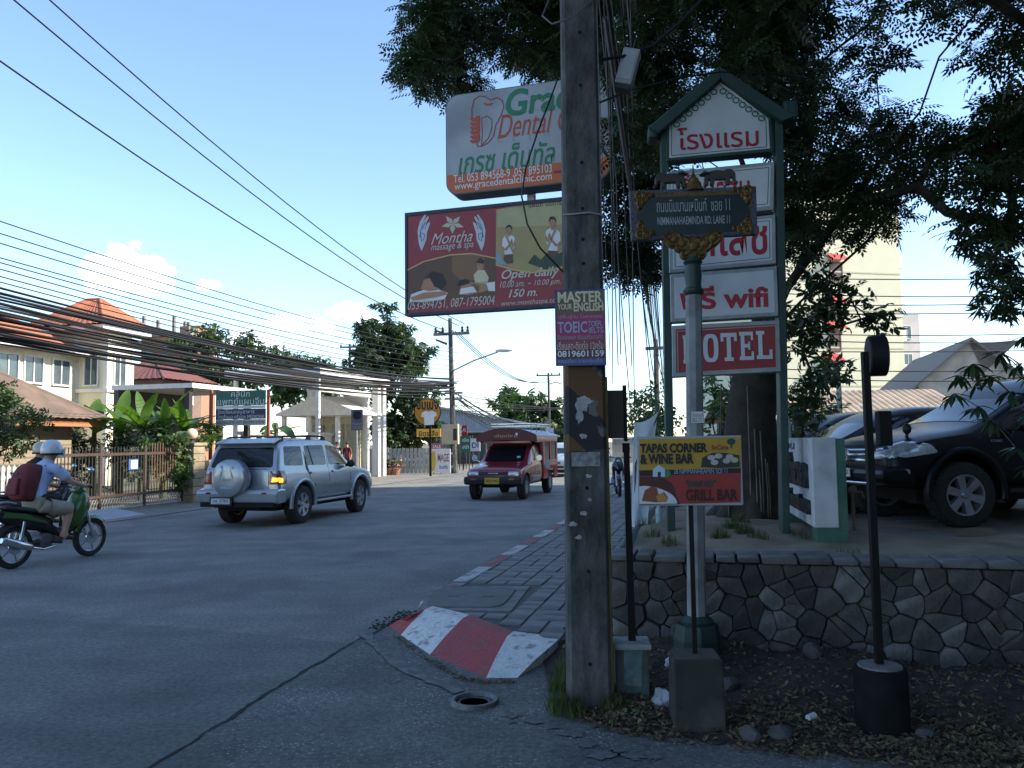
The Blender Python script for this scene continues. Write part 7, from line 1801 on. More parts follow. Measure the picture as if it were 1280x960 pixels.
for s_ in (-1,1):
    mb=MB(); mb.tube([(.20,s_*.10,1.40),(.30,s_*.13,1.445),(.43,s_*.14,1.42),(.50,s_*.15,1.28),(.42,s_*.185,1.10),(.18,s_*.16,.98)],.016,n=6); mb.build('strap',M_trim,bk,smooth=60)
# second scooter and rider beyond
r1=at(12,668,13.4); r1=Vector((r1.x,13.4,0)); 
b2=scooter('scooter','dark scooter mostly hidden beyond the near scooter',('dark',(.03,.03,.035)),'scooters'); b2.location=r1; b2.rotation_euler=(0,0,BROT)
rider('person in a black top and cream helmet riding behind the near scooter',mat('shirt_black',(.015,.015,.017),rough=.9),mat('trousers_dark',(.03,.03,.035),rough=.9),SKIN,r1,BROT,('cream',(.52,.47,.36)))
b3=scooter('parked_motorbike','black motorbike parked on the pavement behind the concrete pole',('black',(.012,.012,.014)),'scooters')
q=at(771,617,22.5); b3.location=(q.x,22.5,PZ+.004); b3.rotation_euler=(0,rad(0),rad(-94))
# ================================================================ houses, gates, signs beyond the road
def local(o): 
    M=Matrix.Rotation(-o.rotation_euler[2],3,'Z'); L=Vector(o.location); return lambda p: M@(Vector(p)-L)
RZ=ROAD_ROT-math.pi/2                                     # local x = away from the left towards the right verge, local y = along the road
def tiles(parent,name,a,b,c,d,mt,pitch=.30,rows=.33,amp=.03):
    """pan-tiled roof slope: a-b eave, d-c ridge; ribs run up the slope, rows step down"""
    a,b,c,d=map(Vector,(a,b,c,d)); nx=max(3,int((b-a).length/pitch)*4); ny=max(2,int(((d-a).length+(c-b).length)/2/rows)); nrm=(b-a).cross(d-a).normalized()
    if nrm.z<0: nrm=-nrm
    mb=MB()
    for j in range(ny*2+1):
        fy=(j//2+(j%2))/ny if j<ny*2 else 1; fy=min(1,(j+1)//2/ny); lift=.022 if j%2==0 else 0
        for i in range(nx+1):
            fx=i/nx; p=a.lerp(b,fx).lerp(d.lerp(c,fx),fy)
            mb.v.append(tuple(p+nrm*(amp*abs(math.sin(math.pi*i/4))+(lift if j%2 else 0.0))))
    n=nx+1; mb.f=[(j*n+i,j*n+i+1,(j+1)*n+i+1,(j+1)*n+i) for j in range(ny*2) for i in range(nx)]; mb.m=[0]*len(mb.f)
    return mb.build(name,mt,parent,fix=False)
def hip_roof(parent,x0,x1,y0,y1,z,h,mt,ridge=True,name='roof_slope',pitch=.30):
    w=min(x1-x0,y1-y0)/2
    if (y1-y0)>=(x1-x0): r0,r1=((x0+x1)/2,y0+w,z+h),((x0+x1)/2,y1-w,z+h)
    else: r0,r1=(x0+w,(y0+y1)/2,z+h),(x1-w,(y0+y1)/2,z+h)
    A,B,C_,D=(x0,y0,z),(x1,y0,z),(x1,y1,z),(x0,y1,z)
    if (y1-y0)>=(x1-x0): F=[(A,B,r0,r0),(B,C_,r1,r0),(C_,D,r1,r1),(D,A,r0,r1)]; H=[(A,r0),(B,r0),(C_,r1),(D,r1),(r0,r1)]
    else: F=[(A,B,r1,r0),(B,C_,r1,r1),(C_,D,r0,r1),(D,A,r0,r0)]; H=[(A,r0),(B,r1),(C_,r1),(D,r0),(r0,r1)]
    for f in F: tiles(parent,name,*f,mt,pitch=pitch)
    for p,q in H:
        if (Vector(p)-Vector(q)).length>.05: mb=MB(); mb.tube([p,q],.075,n=8); mb.build('ridge_tiles',mt,parent,smooth=60)
def window(parent,face_,c,w,h,mull=2,frame=None,glass=None,d=.06):
    """framed window on a wall: face_ = '+x' or '-y' ; c centre"""
    fm=frame or M_wfr; gl=glass or M_wgl; t=.07
    def bx(mb,a0,a1,z0,z1,o0,o1):
        if face_=='+x': mb.box(c[0]+o0,c[0]+o1,c[1]+a0,c[1]+a1,c[2]+z0,c[2]+z1)
        else: mb.box(c[0]+a0,c[0]+a1,c[1]-o1,c[1]-o0,c[2]+z0,c[2]+z1)
    g=MB(); bx(g,-w/2,w/2,-h/2,h/2,.005,.02); o=g.build('window',gl,parent)
    f=MB(); bx(f,-w/2-t,w/2+t,h/2,h/2+t,.0,d); bx(f,-w/2-t,w/2+t,-h/2-t,-h/2,.0,d+.04); bx(f,-w/2-t,-w/2,-h/2,h/2,.0,d); bx(f,w/2,w/2+t,-h/2,h/2,.0,d)
    for k in range(1,mull): x=-w/2+w*k/mull; bx(f,x-.025,x+.025,-h/2,h/2,.021,d-.01)
    f.build('frame',fm,o); return o
M_wfr=mat('window_frame',(.66,.66,.64),rough=.6); M_wgl=mat('house_glass',(.05,.075,.085),(.09,.12,.12),rough=.08,scale=1.5,spec=.8)
M_orange=mat('orange_tile',(.44,.15,.07),(.34,.105,.05),rough=.8,scale=2.5,c3=(.28,.10,.055),s3=.8); M_brown=mat('brown_tile',(.19,.13,.095),(.14,.095,.07),rough=.85,scale=2.5,c3=(.11,.08,.06),s3=.8)
M_cream=mat('cream_wall',(.70,.65,.48),(.64,.59,.43),rough=.85,scale=1.2); M_white=mat('white_wall',(.72,.71,.67),(.65,.64,.60),rough=.85,scale=1.2); M_fas=mat('fascia_white',(.74,.73,.71),rough=.7)
# ---- cream house with orange hipped roofs
o0=rd(20.3,-23.2); hs=thing('cream_house','two-storey cream house with orange tiled roofs and white framed windows','house',(o0.x,o0.y,0),RZ)
mb=MB(); mb.box(-6,0,-16,.0,0,5.55); mb.build('wing_wall',M_cream,hs)
mb=MB(); mb.box(-3.0,1.5,.004,1.45,0,6.55); mb.build('bay_wall',M_cream,hs)
mb=MB(); mb.box(-6,-.5,.002,4.0,0,5.5); mb.build('rear_wall',M_cream,hs)
for x,y in ((1.5,.0),(1.5,1.45),(.0,.0)):
    mb=MB(); mb.box(x-.16,x+.05,y-.05,y+.12,0,6.4); mb.build('pilaster',M_white,hs,bevel=.01,segs=1)
mb=MB(); mb.box(-.03,1.62,-.12,1.6,3.95,4.10); mb.build('string_course',M_white,hs); mb=MB(); mb.box(-.03,1.58,-.06,1.52,5.85,6.0); mb.build('string_course',M_white,hs)
window(hs,'-y',(.72,.004,4.95),.62,1.35,2); window(hs,'+x',(1.5,.72,4.95),.62,1.35,2)
for y in (-.9,-2.3,-3.5,-4.9,-6.3): window(hs,'+x',(0,y,4.75),.85,1.0,2)
for y in (-1.9,-4.2): window(hs,'+x',(0,y,2.0),1.2,1.4,2)
mb=MB(); mb.box(.0,.75,-16.2,-.10,5.52,5.68); mb.box(-6.5,.0,-16.2,-16.0,5.52,5.68); mb.build('fascia',M_fas,hs)
tiles(hs,'roof_slope',(.85,-.12,5.62),(.85,-16.5,5.62),(-3,-13,7.75),(-3,-2.5,7.75),M_orange)
tiles(hs,'roof_slope',(.85,-16.5,5.62),(-6.8,-16.5,5.62),(-3,-13,7.75),(-3,-13,7.75),M_orange); tiles(hs,'roof_slope',(-6.8,-.12,5.62),(.85,-.12,5.62),(-3,-2.5,7.75),(-3,-2.5,7.75),M_orange)
mb=MB(); mb.box(-1.7,1.95,-.8,2.15,6.55,6.72); mb.build('eaves',M_fas,hs)
hip_roof(hs,-1.85,2.1,-.95,2.3,6.74,1.35,M_orange)
# ---- low garage with a brown tiled hipped roof
o0=rd(12.1,-14.7); gg=thing('garage','single-storey building with a brown tiled hipped roof and orange fascia','house',(o0.x,o0.y,0),RZ)
mb=MB(); mb.box(-7,-.6,-11,-.6,0,2.35); mb.build('wall',mat('garage_wall',(.30,.24,.17),(.24,.19,.13),rough=.9),gg)
mb=MB(); mb.box(-.14,-.04,-11.5,-.05,2.22,2.42); mb.box(-7.5,-.14,-.14,-.05,2.22,2.42); mb.build('fascia',mat('orange_fascia',(.45,.18,.07),(.38,.15,.06),rough=.7),gg)
hip_roof(gg,-7.7,.1,-11.7,.1,2.44,2.55,M_brown,pitch=.26)
# ---- picket fence, sliding gate, pillars
M_pick=mat('picket_white',(.42,.43,.41),(.33,.34,.32),rough=.8,scale=8); M_gbar_lit=mat('gate_bar_lit',(.18,.10,.06),(.13,.07,.045),rough=.7,scale=9); M_gdk=mat('gate_dark',(.035,.03,.03),rough=.7); M_gdr=mat('gate_rail',(.07,.042,.032),(.05,.03,.025),rough=.7,scale=9)
fe=thing('picket_fence','white picket fence under the shrub at the far left','fence',tuple(rd(1.0,-11.6)),RZ)
mb=MB(); mb.prism([(-.045,0),(.045,0),(.045,1.15),(0,1.22),(-.045,1.15)],-.012,.012,axis='x'); pk=mb.mesh('picket',M_pick)
for k in range(40): put('picket',pk,fe,(0,k*.14,.05))
mb=MB(); mb.box(-.05,-.014,-.1,5.6,.35,.43); mb.box(-.05,-.014,-.1,5.6,.95,1.03); mb.build('rail',M_pick,fe)
gt=thing('sliding_gate','dark red barred sliding gate with white lattice foot between shrub and pillar','gate',tuple(rd(6.75,-11.55)),RZ)
mb=MB(); mb.cyl((0,0,.42),(0,0,1.62),.013,n=6); gb_shaded=mb.mesh('bar',M_gdk); mb=MB(); mb.cyl((0,0,.42),(0,0,1.72),.016,n=6); gb_lit=mb.mesh('bar',M_gbar_lit)
for k in range(44): put('bar',gb_shaded if k<32 else gb_lit,gt,(0,.06+k*.107,0))  # shade on the left bars and sun on the right ones put into their colour
for z0,z1,m in ((.36,.43,M_gdr),(1.40,1.47,M_gdr)): mb=MB(); mb.box(-.03,.03,0,4.78,z0,z1); mb.build('rail',m,gt)
for y in (0.0,1.6,3.2,4.75): mb=MB(); mb.box(-.032,.032,y-.03,y+.03,.06,1.66); mb.build('stile',M_gdr,gt)
M_lat=mat('lattice',(.42,.42,.39),(.34,.34,.31),rough=.7)
la=MB()
for k in range(52):
    for sgn in (1,-1): y=k*.092; la.tube([(0,y,.10),(.0,y+sgn*.13,.35)],.010,n=4)
la.box(-.015,.015,0,4.78,.07,.10); l_=la.build('lattice_foot',M_lat,gt); l_['kind']='stuff'
mb=MB(); mb.box(.03,.045,2.55,2.9,1.02,1.30); np_=mb.build('notice',pr('notice_blue',(.05,.13,.30)),gt); mb=MB(); mb.box(.046,.049,2.62,2.87,1.05,1.27); mb.build('notice_sheet',pr('notice_white',(.5,.55,.58)),np_)
M_pil=mat('pillar_stone',(.36,.29,.19),(.28,.22,.14),rough=.9,scale=4,bump=.4,c3=(.20,.16,.10),s3=2)
def pillar(s,t,h,lab,lamp=True):
    p=thing('gate_pillar',lab,'pillar',tuple(rd(s,t)),RZ,'stone gate pillars'); n=7; hh=h/n
    for k in range(n): mb=MB(); mb.box(-.26,.26,-.26,.26,k*hh+.006,(k+1)*hh-.006); mb.build('block',M_pil,p,bevel=.018)
    mb=MB(); mb.box(-.24,.24,-.24,.24,0,h); mb.build('core',M_mortar,p); mb=MB(); mb.box(-.31,.31,-.31,.31,h,h+.09); mb.build('cap',M_pil,p,bevel=.02)
    if lamp:
        g=thing('globe_lamp','cream glass globe lamp on top of the stone gate pillar','lamp',tuple(rd(s,t,h+.09)),RZ)
        mb=MB(); mb.lathe([(.09,0),(.08,.03),(.05,.05),(.05,.09),(.09,.11)],14); mb.build('base',M_gdk,g,smooth=40); mb=MB(); mb.sphere((0,0,.25),.165,n=18,m=12); mb.build('globe',mat('globe_glass',(.62,.54,.36),(.58,.50,.33),rough=.3),g,smooth=80)
pillar(11.85,-11.5,1.62,'square stone gate pillar with the globe lamp beside the silver car')
lw=thing('boundary_wall','low stone boundary wall running on behind the silver car','wall',tuple(rd(12.2,-11.5)),RZ)
for k in range(14):
    for r_ in range(4): mb=MB(); mb.box(-.14,.14,k*.62+.006+(.3 if r_%2 else 0),k*.62+.614+(.3 if r_%2 else 0),r_*.3+.006,r_*.3+.294); mb.build('block',M_pil,lw,bevel=.016,segs=1)
mb=MB(); mb.box(-.12,.12,0,9.1,0,1.18); mb.build('core',M_mortar,lw)
# driveway ramp plate in the gutter
p=gnd(133,647); rp=thing('ramp_plate','pale metal kerb ramp plate lying in the gutter beyond the scooter','ramp',(p.x,p.y,0),RZ); mb=MB(); mb.hexa([(-.45,-.75,.0),(.5,-.75,.0),(.5,.75,.0),(-.45,.75,.0)],[(-.45,-.75,.16),(.42,-.75,.025),(.42,.75,.025),(-.45,.75,.16)]); mb.build('plate',mat('ramp_metal',(.33,.36,.40),(.26,.29,.33),rough=.6,scale=8),rp,bevel=.008,segs=1)
# ---- clinic name board on red posts
cb=thing('clinic_board','green and navy Thai clinic name board between red posts behind the silver car','sign',tuple(at(302,560,25.5).xy)+(0,),rad(-6)); pl=Plane(cb,0)
M_rp=mat('post_red',(.36,.10,.06),(.30,.08,.05),rough=.7)
for a in (263,272,335): x=pl(a,540)[0]; mb=MB(); mb.box(x-.04,x+.04,-.03,.07,0,pl(a,487)[1]); mb.build('post',M_rp,cb)
for a,b,m in ((488,507,pr('board_green2',(.03,.15,.11))),(507,511,W_),(511,524,pr('board_navy',(.03,.04,.10))),(524,532,pr('board_pale',(.45,.46,.44)))):
    q=pbox(pl,271,a,333,b); mb=MB(); mb.box(q[0],q[1],-.05,-.031,q[2]+.003,q[3]-.003); mb.build('board_strip',m,cb)
for s_,m,a,b,c,d in (('คลินิก',W_,290,489,313,496),('แพทย์แผนจีน',W_,273,497,331,506),('โรงเรียนสอนอาหาร',W_,273,512,319,517),('ไทยล้านนา ครัวไทย MEDICINE',W_,273,518,331,523),('นวดแผนไทย สปา สมุนไพร ยาไทย',BLK,273,525,331,531)): ptext(cb,pl,s_,m,a,b,c,d,-.053)
# ---- white flat-roofed buildings in the middle distance
fw_=thing('white_canopy','long white flat canopy roof behind the banana plants','building',tuple(at(218,560,30).xy)+(0,),RZ); c=at(170,484,29); d=at(266,482,33); lc=local(fw_)
a,b=lc(c),lc(d); mb=MB(); mb.box(-1.8,1.6,a.y,b.y,a.z-.08,a.z+.09); mb.build('roof_slab',M_fas,fw_); 
for y in (a.y+.2,(a.y+b.y)/2,b.y-.2): mb=MB(); mb.box(1.2,1.4,y-.1,y+.1,0,a.z-.08); mb.build('column',M_gdk,fw_)
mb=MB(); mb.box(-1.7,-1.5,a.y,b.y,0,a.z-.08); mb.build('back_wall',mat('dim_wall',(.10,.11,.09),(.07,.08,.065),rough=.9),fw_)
bh=thing('brown_house','low house with a dark red-brown hipped roof behind the white canopy','house',tuple(at(196,560,46).xy)+(0,),RZ)
z0=at(200,478,46).z; mb=MB(); mb.box(-2.2,1.6,-1.8,1.8,0,z0); mb.build('wall',mat('mauve_wall',(.22,.15,.12),(.18,.12,.10),rough=.9),bh); hip_roof(bh,-2.9,2.2,-2.4,2.4,z0,1.25,mat('maroon_tile',(.16,.06,.05),(.12,.045,.04),rough=.85,scale=3),pitch=.4)
for y in (-1,.5): window(bh,'+x',(1.6,y,z0-.8),.8,.9,2)
ub=thing('unfinished_building','unfinished brick building with bare concrete columns on its roof','building',tuple(at(222,560,88).xy)+(0,),RZ)
z0=at(222,424,88).z; z1=at(222,412,88).z; M_brk=mat('brick_orange',(.38,.20,.12),(.30,.15,.09),rough=.9,scale=6)
mb=MB(); mb.box(-3,3,-2.4,2.4,0,z0); mb.build('wall',M_brk,ub); mb=MB(); mb.box(-3.3,3.3,-2.7,2.7,z0,z0+.3); mb.box(-3.2,3.2,-2.6,2.6,z0-3.4,z0-3.1); mb.build('floor_slab',M_conc,ub)
for y in (-1.4,0,1.4): window(ub,'+x',(3.0,y,z0-1.6),.8,1.1,1,frame=M_conc)
for x in (-2.0,0): window(ub,'-y',(x,-2.4,z0-1.6),.9,1.1,1,frame=M_conc)
for x in (-2.8,-1,1,2.8):
    for y in (-2.3,2.3): mb=MB(); mb.box(x-.14,x+.14,y-.14,y+.14,z0+.3,z0+random.uniform(1.2,2.4)); mb.build('bare_column',M_conc,ub)
mb=MB(); mb.box(.6,2.9,-.8,2.2,z0+.3,z0+1.3); mb.build('roof_room',M_brk,ub)
# gate house
YG=40.0
gh=thing('white_gate_house','white gate house with a gabled porch and tall canopy beyond the silver car','building',tuple(at(425,590,YG).xy)+(0,),RZ); lc=local(gh)
def gp_(px,py,Y=YG): return lc(at(px,py,Y))
zt=gp_(420,480).z
mb=MB(); mb.box(-2.2,2.3,-6.6,.9,zt-.12,zt+.18); mb.build('canopy_slab',M_fas,gh)
for x,y in ((2.0,-.1),(2.0,.6),(2.0,-6.2),(-1.9,-6.2),(-1.9,.6)): mb=MB(); w_=.16 if y>-1 else .08; mb.box(x-w_,x+w_,y-w_,y+w_,0,zt-.12); mb.build('column',M_white,gh,bevel=.015,segs=1)
mb=MB(); mb.box(-2.1,1.2,.4,.85,0,zt-.6); mb.build('wall',M_white,gh)
mb=MB(); mb.box(1.6,1.82,-6.0,.4,zt-.75,zt-.5); mb.build('lintel',M_white,gh)
pz=gp_(430,518).z
mb=MB(); mb.prism([(-2.2,pz-.12),(2.1,pz-.12),(2.1,pz),(-.05,pz+.85),(-2.2,pz)],-2.4,.38); mb.build('porch_gable',M_fas,gh,bevel=.02)
mb=MB(); mb.box(-2.0,1.0,.2,.39,0,pz-.13); mb.build('porch_wall',mat('porch_cream',(.58,.55,.38),(.52,.49,.34),rough=.8),gh)
for x in (-1.3,-.2,.6): mb=MB(); mb.box(x-.32,x+.32,.14,.19,.1,pz-.5); d_=mb.build('door',mat('door_grey',(.34,.35,.30),rough=.6),gh); mb=MB(); mb.box(x+.2,x+.25,.10,.14,1.0,1.15); mb.build('handle',M_chrome,d_)
for x in (-1.9,-.6,.9): mb=MB(); mb.box(x-.09,x+.09,-2.2,-2.02,0,pz-.13); mb.build('porch_post',M_white,gh)
wl=thing('white_garden_wall','white garden wall with a dark shuttered opening left of the gate house','wall',tuple(at(372,590,37).xy)+(0,),RZ)
mb=MB(); mb.box(-.12,.12,-4.5,3.2,0,2.05); mb.build('wall',M_white,wl); mb=MB(); mb.box(-.2,.2,-4.6,3.3,2.05,2.2); mb.build('coping',M_fas,wl); mb=MB(); mb.box(.121,.16,-2.2,.6,1.1,1.9); mb.build('shutter',M_gdk,wl)
# people waiting at the gate house
def standing(px,Y,label,shirt,trs,rot):
    J={'pelvis':(0,0,.92),'waist':(0,0,1.05),'chest':(.01,0,1.25),'upper':(.01,0,1.40),'neck':(.02,0,1.48),'head':(.03,0,1.58),'crown':(.03,0,1.67)}; R={'pelvis':(.14,.11),'waist':(.13,.10),'chest':(.15,.11),'upper':(.11,.08),'neck':.05,'head':(.075,.09),'crown':(.055,.06)}
    E=[('pelvis','waist'),('waist','chest'),('chest','upper'),('upper','neck'),('neck','head'),('head','crown')]
    for s_,q in ((-1,'r'),(1,'l')):
        J.update({'sh'+q:(0,s_*.18,1.39),'el'+q:(.0,s_*.23,1.12),'wr'+q:(.08,s_*.22,.88),'ha'+q:(.10,s_*.22,.79),'hip'+q:(0,s_*.09,.88),'kn'+q:(.02,s_*.10,.48),'an'+q:(0,s_*.10,.08),'to'+q:(.15,s_*.11,.04)}); R.update({'sh'+q:.06,'el'+q:.042,'wr'+q:.03,'ha'+q:(.035,.02),'hip'+q:.09,'kn'+q:.06,'an'+q:.04,'to'+q:.035})
        E+=[('upper','sh'+q),('sh'+q,'el'+q),('el'+q,'wr'+q),('wr'+q,'ha'+q),('pelvis','hip'+q),('hip'+q,'kn'+q),('kn'+q,'an'+q),('an'+q,'to'+q)]
    me=skin_body(J,E,R); me.materials.clear()
    for m in (shirt,trs,SKIN,M_trim): me.materials.append(m)
    me.polygons.foreach_set('material_index',[1 if c.center.z<.95 and abs(c.center.y)<.19 else (2 if c.center.z>1.46 or (abs(c.center.y)>.19 and c.center.z<1.15) else 0) for c in me.polygons]); me.polygons.foreach_set('use_smooth',[True]*len(me.polygons))
    p=at(px,590,Y); o=put('person',me,None,(p.x,Y,.014),(0,0,rot)); tag(o,label,'person','people by the gate house'); mb=MB(); mb.sphere((.015,0,1.64),.095,.085,.085); mb.build('hair',M_trim,o,smooth=60)
standing(421,36.5,'person in dark clothes standing behind the silver car bonnet',mat('shirt_navy',(.04,.045,.06),rough=.9),mat('trousers_dark',(.03,.03,.035)),-1.2)
standing(434,36.8,'person in a maroon top standing right of the other by the gate house',mat('shirt_maroon',(.16,.04,.04),rough=.9),mat('trousers_dark',(.03,.03,.035)),-2.0)
# sign seen from behind, on a post by the gate house
def simple_post(name,label,px,Y,ztop,r=.035,cat='sign'):
    p=at(px,590,Y); t=thing(name,label,cat,(p.x,Y,.012),rad(-6)); return t,Plane(t,0)
t,pl=simple_post('no_parking_sign','square dark board with a round disc on a post by the gate house',444,34,0); x=pl(446,560)[0]; mb=MB(); mb.cyl((x,0,0),(x,0,pl(444,512)[1]),.035,n=8); mb.build('post',ALU,t)
q=pbox(pl,439.5,512,454,538); mb=MB(); mb.box(q[0],q[1],-.06,-.04,q[2],q[3]); mb.build('board',pr('board_slate',(.10,.10,.13)),t); cx=(q[0]+q[1])/2; mb=MB(); mb.lathe([(0,-.062),(.19,-.062)],24,c=(cx,0,q[3]-.24),axis='y'); mb.build('disc',pr('disc_dark',(.03,.03,.07)),t); lettering(t,'ห้ามจอด',GRY,q[0]+.05,q[1]-.05,q[2]+.22,q[2]+.36,-.0625); lettering(t,'7.00-9.00',GRY,q[0]+.05,q[1]-.05,q[2]+.06,q[2]+.17,-.0625)
# ---- round orange T-shirt shop sign
t,pl=simple_post('shirt_shop_sign','round orange shop sign with a white T-shirt, on a tall black post','shirt' and 537,39,0); x=pl(538,560)[0]; mb=MB(); mb.box(x-.05,x+.05,-.05,.05,0,pl(535,505)[1]); mb.build('post',M_blk,t)
c=pl(534.5,515); r=17*39/FPX; mb=MB(); mb.lathe([(r,.06),(r,-.06),(r*.95,-.065),(0,-.065)],36,c=(c[0],0,c[1]),axis='y'); mb.build('disc_rim',M_blk,t,smooth=40); mb=MB(); mb.lathe([(0,-.068),(r*.94,-.068)],36,c=(c[0],0,c[1]),axis='y'); OR=pr('sign_orange',(.85,.42,.05)); mb.build('disc_face',OR,t)
face(t,'shirt_emblem',[pl(*p) for p in ((526.5,521),(528,516),(533,513.5),(536,515),(540,513),(546,515.5),(546.5,520),(543,521),(543,531),(531,531.5),(530.5,522)) ],-.071,W_); ptext(t,pl,'อมเมจ',BLK,521,502,548,512,-.071,bold=.03)
q=pbox(pl,521,536,551,546); mb=MB(); mb.box(q[0],q[1],-.05,-.06+.09,q[2],q[3]); mb.build('name_plate',OR,t); ptext(t,pl,'มิตรเสื้อ',BLK,524,538,548,545,-.053,bold=.02)
# ---- far pole with street lamp
fp0=gnd(568,592); FP=thing('far_power_pole','distant grey power pole with a street lamp arm left of the road','power pole',(fp0.x,fp0.y,0),RZ); pl=Plane(FP,0)
ztop=at(557,398,fp0.y).z; mb=MB(); mb.tube([(0,0,0),(-.1,0,ztop*.5),(-.18,0,ztop)],[.19,.15,.11],n=8); mb.build('shaft',M_pole,FP)
mb=MB(); mb.box(-1.1,.9,-.08,.08,ztop-.9,ztop-.75); mb.build('cross_arm',M_conc,FP)
for x in (-1.0,-.6,.5,.8): mb=MB(); mb.lathe([(.06,ztop-.75),(.09,ztop-.68),(.05,ztop-.6),(.08,ztop-.52),(.03,ztop-.45)],10,c=(x,0,0)); mb.build('insulator',M_gdk,FP,smooth=40)
for z in (.9,1.4): mb=MB(); mb.tube([(-.3,-.2,ztop-z),(-.9,-.25,ztop-z+.25)],[.07,.05],n=7); mb.build('fuse_switch',M_gdk,FP)
za=at(600,458,fp0.y).z; mb=MB(); mb.tube([(0,0,za-.2),(1.2,-.3,za+.25),(2.6,-.6,za+.62)],.045,n=8); mb.build('lamp_arm',ALU,FP,smooth=60); mb=MB(); mb.sphere((2.95,-.68,za+.68),.48,.13,.10); mb.build('lamp_head',mat('lamp_head',(.55,.57,.58),rough=.5),FP,smooth=60)
mb=MB(); mb.box(-.55,.35,-.45,-.2,1.55,2.6); mb.build('meter_cabinet',mat('cabinet_cream',(.48,.44,.30),rough=.7),FP); mb=MB(); mb.box(.10,.30,-.47,-.452,1.75,2.35); mb.build('cabinet_window',M_gdk,FP)
for z in (4.2,3.9): mb=MB(); mb.box(-.5,.5,-.06,.06,z,z+.12); mb.build('cable_bracket',ALU,FP)
def small_pole(px,py0,Y,ztop,label,arm=1.0):
    p=at(px,560,Y); t=thing('distant_power_pole',label,'power pole',(p.x,Y,0),rad(-8),'distant power poles'); mb=MB(); mb.tube([(0,0,0),(0,0,ztop)],[.17,.11],n=8); mb.build('shaft',M_pole,t); mb=MB(); mb.box(-arm,arm,-.07,.07,ztop-.35,ztop-.2); mb.build('cross_arm',M_conc,t)
    for x in (-.9*arm,0.35,.9*arm): mb=MB(); mb.lathe([(.06,ztop-.2),(.09,ztop-.1),(.03,ztop)],8,c=(x,0,0)); mb.build('insulator',M_gdk,t)
    mb=MB(); mb.tube([(.1,0,ztop-1.2),(.8,0,ztop-1.0),(1.4,0,ztop-1.25)],.05,n=6); mb.build('stay',M_gdk,t); return t
small_pole(687,466,84,at(687,466,84).z,'small distant power pole with cross arm at the end of the road',1.3)
small_pole(437,432,70,at(437,430,70).z,'distant power pole top beside the dark street tree',.9)
RP=rd(31,.6); rp_=thing('distant_power_pole','power pole far along the right pavement behind hanging cables','power pole',tuple(rd(31,.6,PZ)),RZ,'distant power poles'); mb=MB(); mb.tube([(0,0,0),(0,0,6.4)],[.16,.11],n=8); mb.build('shaft',M_pole,rp_); mb=MB(); mb.box(-.5,.9,-.07,.07,5.9,6.05); mb.build('cross_arm',M_conc,rp_)
# ---- grey warehouse, shop fronts and boards behind the taxi
M_shed=mat('shed_grey',(.36,.38,.40),(.29,.31,.33),rough=.7,scale=1.5)
wh=thing('grey_warehouse','grey corrugated warehouse above the shop fronts behind the taxi','building',tuple(at(590,575,64).xy)+(0,),rad(-9)); lc=local(wh); L=lc(at(535,520,64)); R_=lc(at(640,520,64)); zt=at(560,506,64).z; zr=at(640,528,64).z
cor=MB(); n=56
for i in range(n+1):
    f=i/n; x=L.x+(R_.x-L.x)*f; y=.06*(1 if i%2 else 0)
    cor.v+=[(x,y,2.4),(x,y,zt+(zr-zt)*f)]
cor.f=[(i*2,i*2+2,i*2+3,i*2+1) for i in range(n)]; cor.m=[0]*n; cor.build('corrugated_wall',M_shed,wh,fix=False)
mb=MB(); mb.hexa([(L.x-.3,-.4,zt),(R_.x+.3,-.4,zr),(R_.x+.3,12,zr),(L.x-.3,12,zt)],[(L.x-.3,-.4,zt+.12),(R_.x+.3,-.4,zr+.12),(R_.x+.3,12,zr+.12),(L.x-.3,12,zt+.12)]); mb.build('roof',mat('shed_roof',(.42,.43,.44),rough=.6),wh)
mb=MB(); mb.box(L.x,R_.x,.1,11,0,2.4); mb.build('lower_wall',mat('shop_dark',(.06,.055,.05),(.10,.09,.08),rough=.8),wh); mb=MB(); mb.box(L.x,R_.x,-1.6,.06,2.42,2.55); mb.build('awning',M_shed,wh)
for k in range(5): x=L.x+.8+k*(R_.x-L.x-1.2)/5; mb=MB(); mb.box(x,x+1.1,.04,.095,.4,2.2); d_=mb.build('shop_window',M_wgl,wh); mb=MB(); mb.box(x+.52,x+.58,.02,.039,.4,2.2); mb.build('mullion',M_wfr,d_)
def board(label,px0,py0,px1,py1,Y,mt,texts=(),post=True,name='shop_board'):
    p=at((px0+px1)/2,590,Y); t=thing(name,label,'sign',(p.x,Y,.012),rad(-8),'shop boards along the left verge'); pl=Plane(t,-.04); q=pbox(pl,px0,py0,px1,py1); mb=MB(); mb.box(q[0],q[1],-.038,.03,q[2],q[3]); mb.build('board',mt,t)
    if post and q[2]>.3: 
        for x in (q[0]+.1,q[1]-.1): mb=MB(); mb.cyl((x,.05,0),(x,.05,q[3]-.05),.03,n=6); mb.build('leg',M_gdk,t)
    for s_,m,a,b,c,d in texts: ptext(t,pl,s_,m,a,b,c,d,-.0415,bold=.02)
    return t,pl
t,pl=board('white and yellow IMAGE hoarding at the left road edge',537,561,563,591,41,W_,(('MAGE',pr('image_brown',(.25,.10,.06)),547,567,561,577),('รับสกรีน',BLU,549,581,560,586)),False); face(t,'yellow_print',[pl(*p) for p in ((538,590),(538,570),(541,563),(544,565),(545,578),(543,588))],-.0415,YEL)
board('small pink board above the IMAGE hoarding',539,554,553,562,42,pr('board_pink',(.45,.09,.16)),(('SALE',W_,541,556,551,560),))
board('green shop board left of the red taxi',576,545,588,565,46,pr('board_green3',(.02,.14,.09)),(('เปิด',W_,578,548,586,552),('สปา',W_,578,556,586,561)))
board('white letter board between the green board and the taxi',588,548,600,564,47,W_,(('DI',BLU,590,553,598,560),))
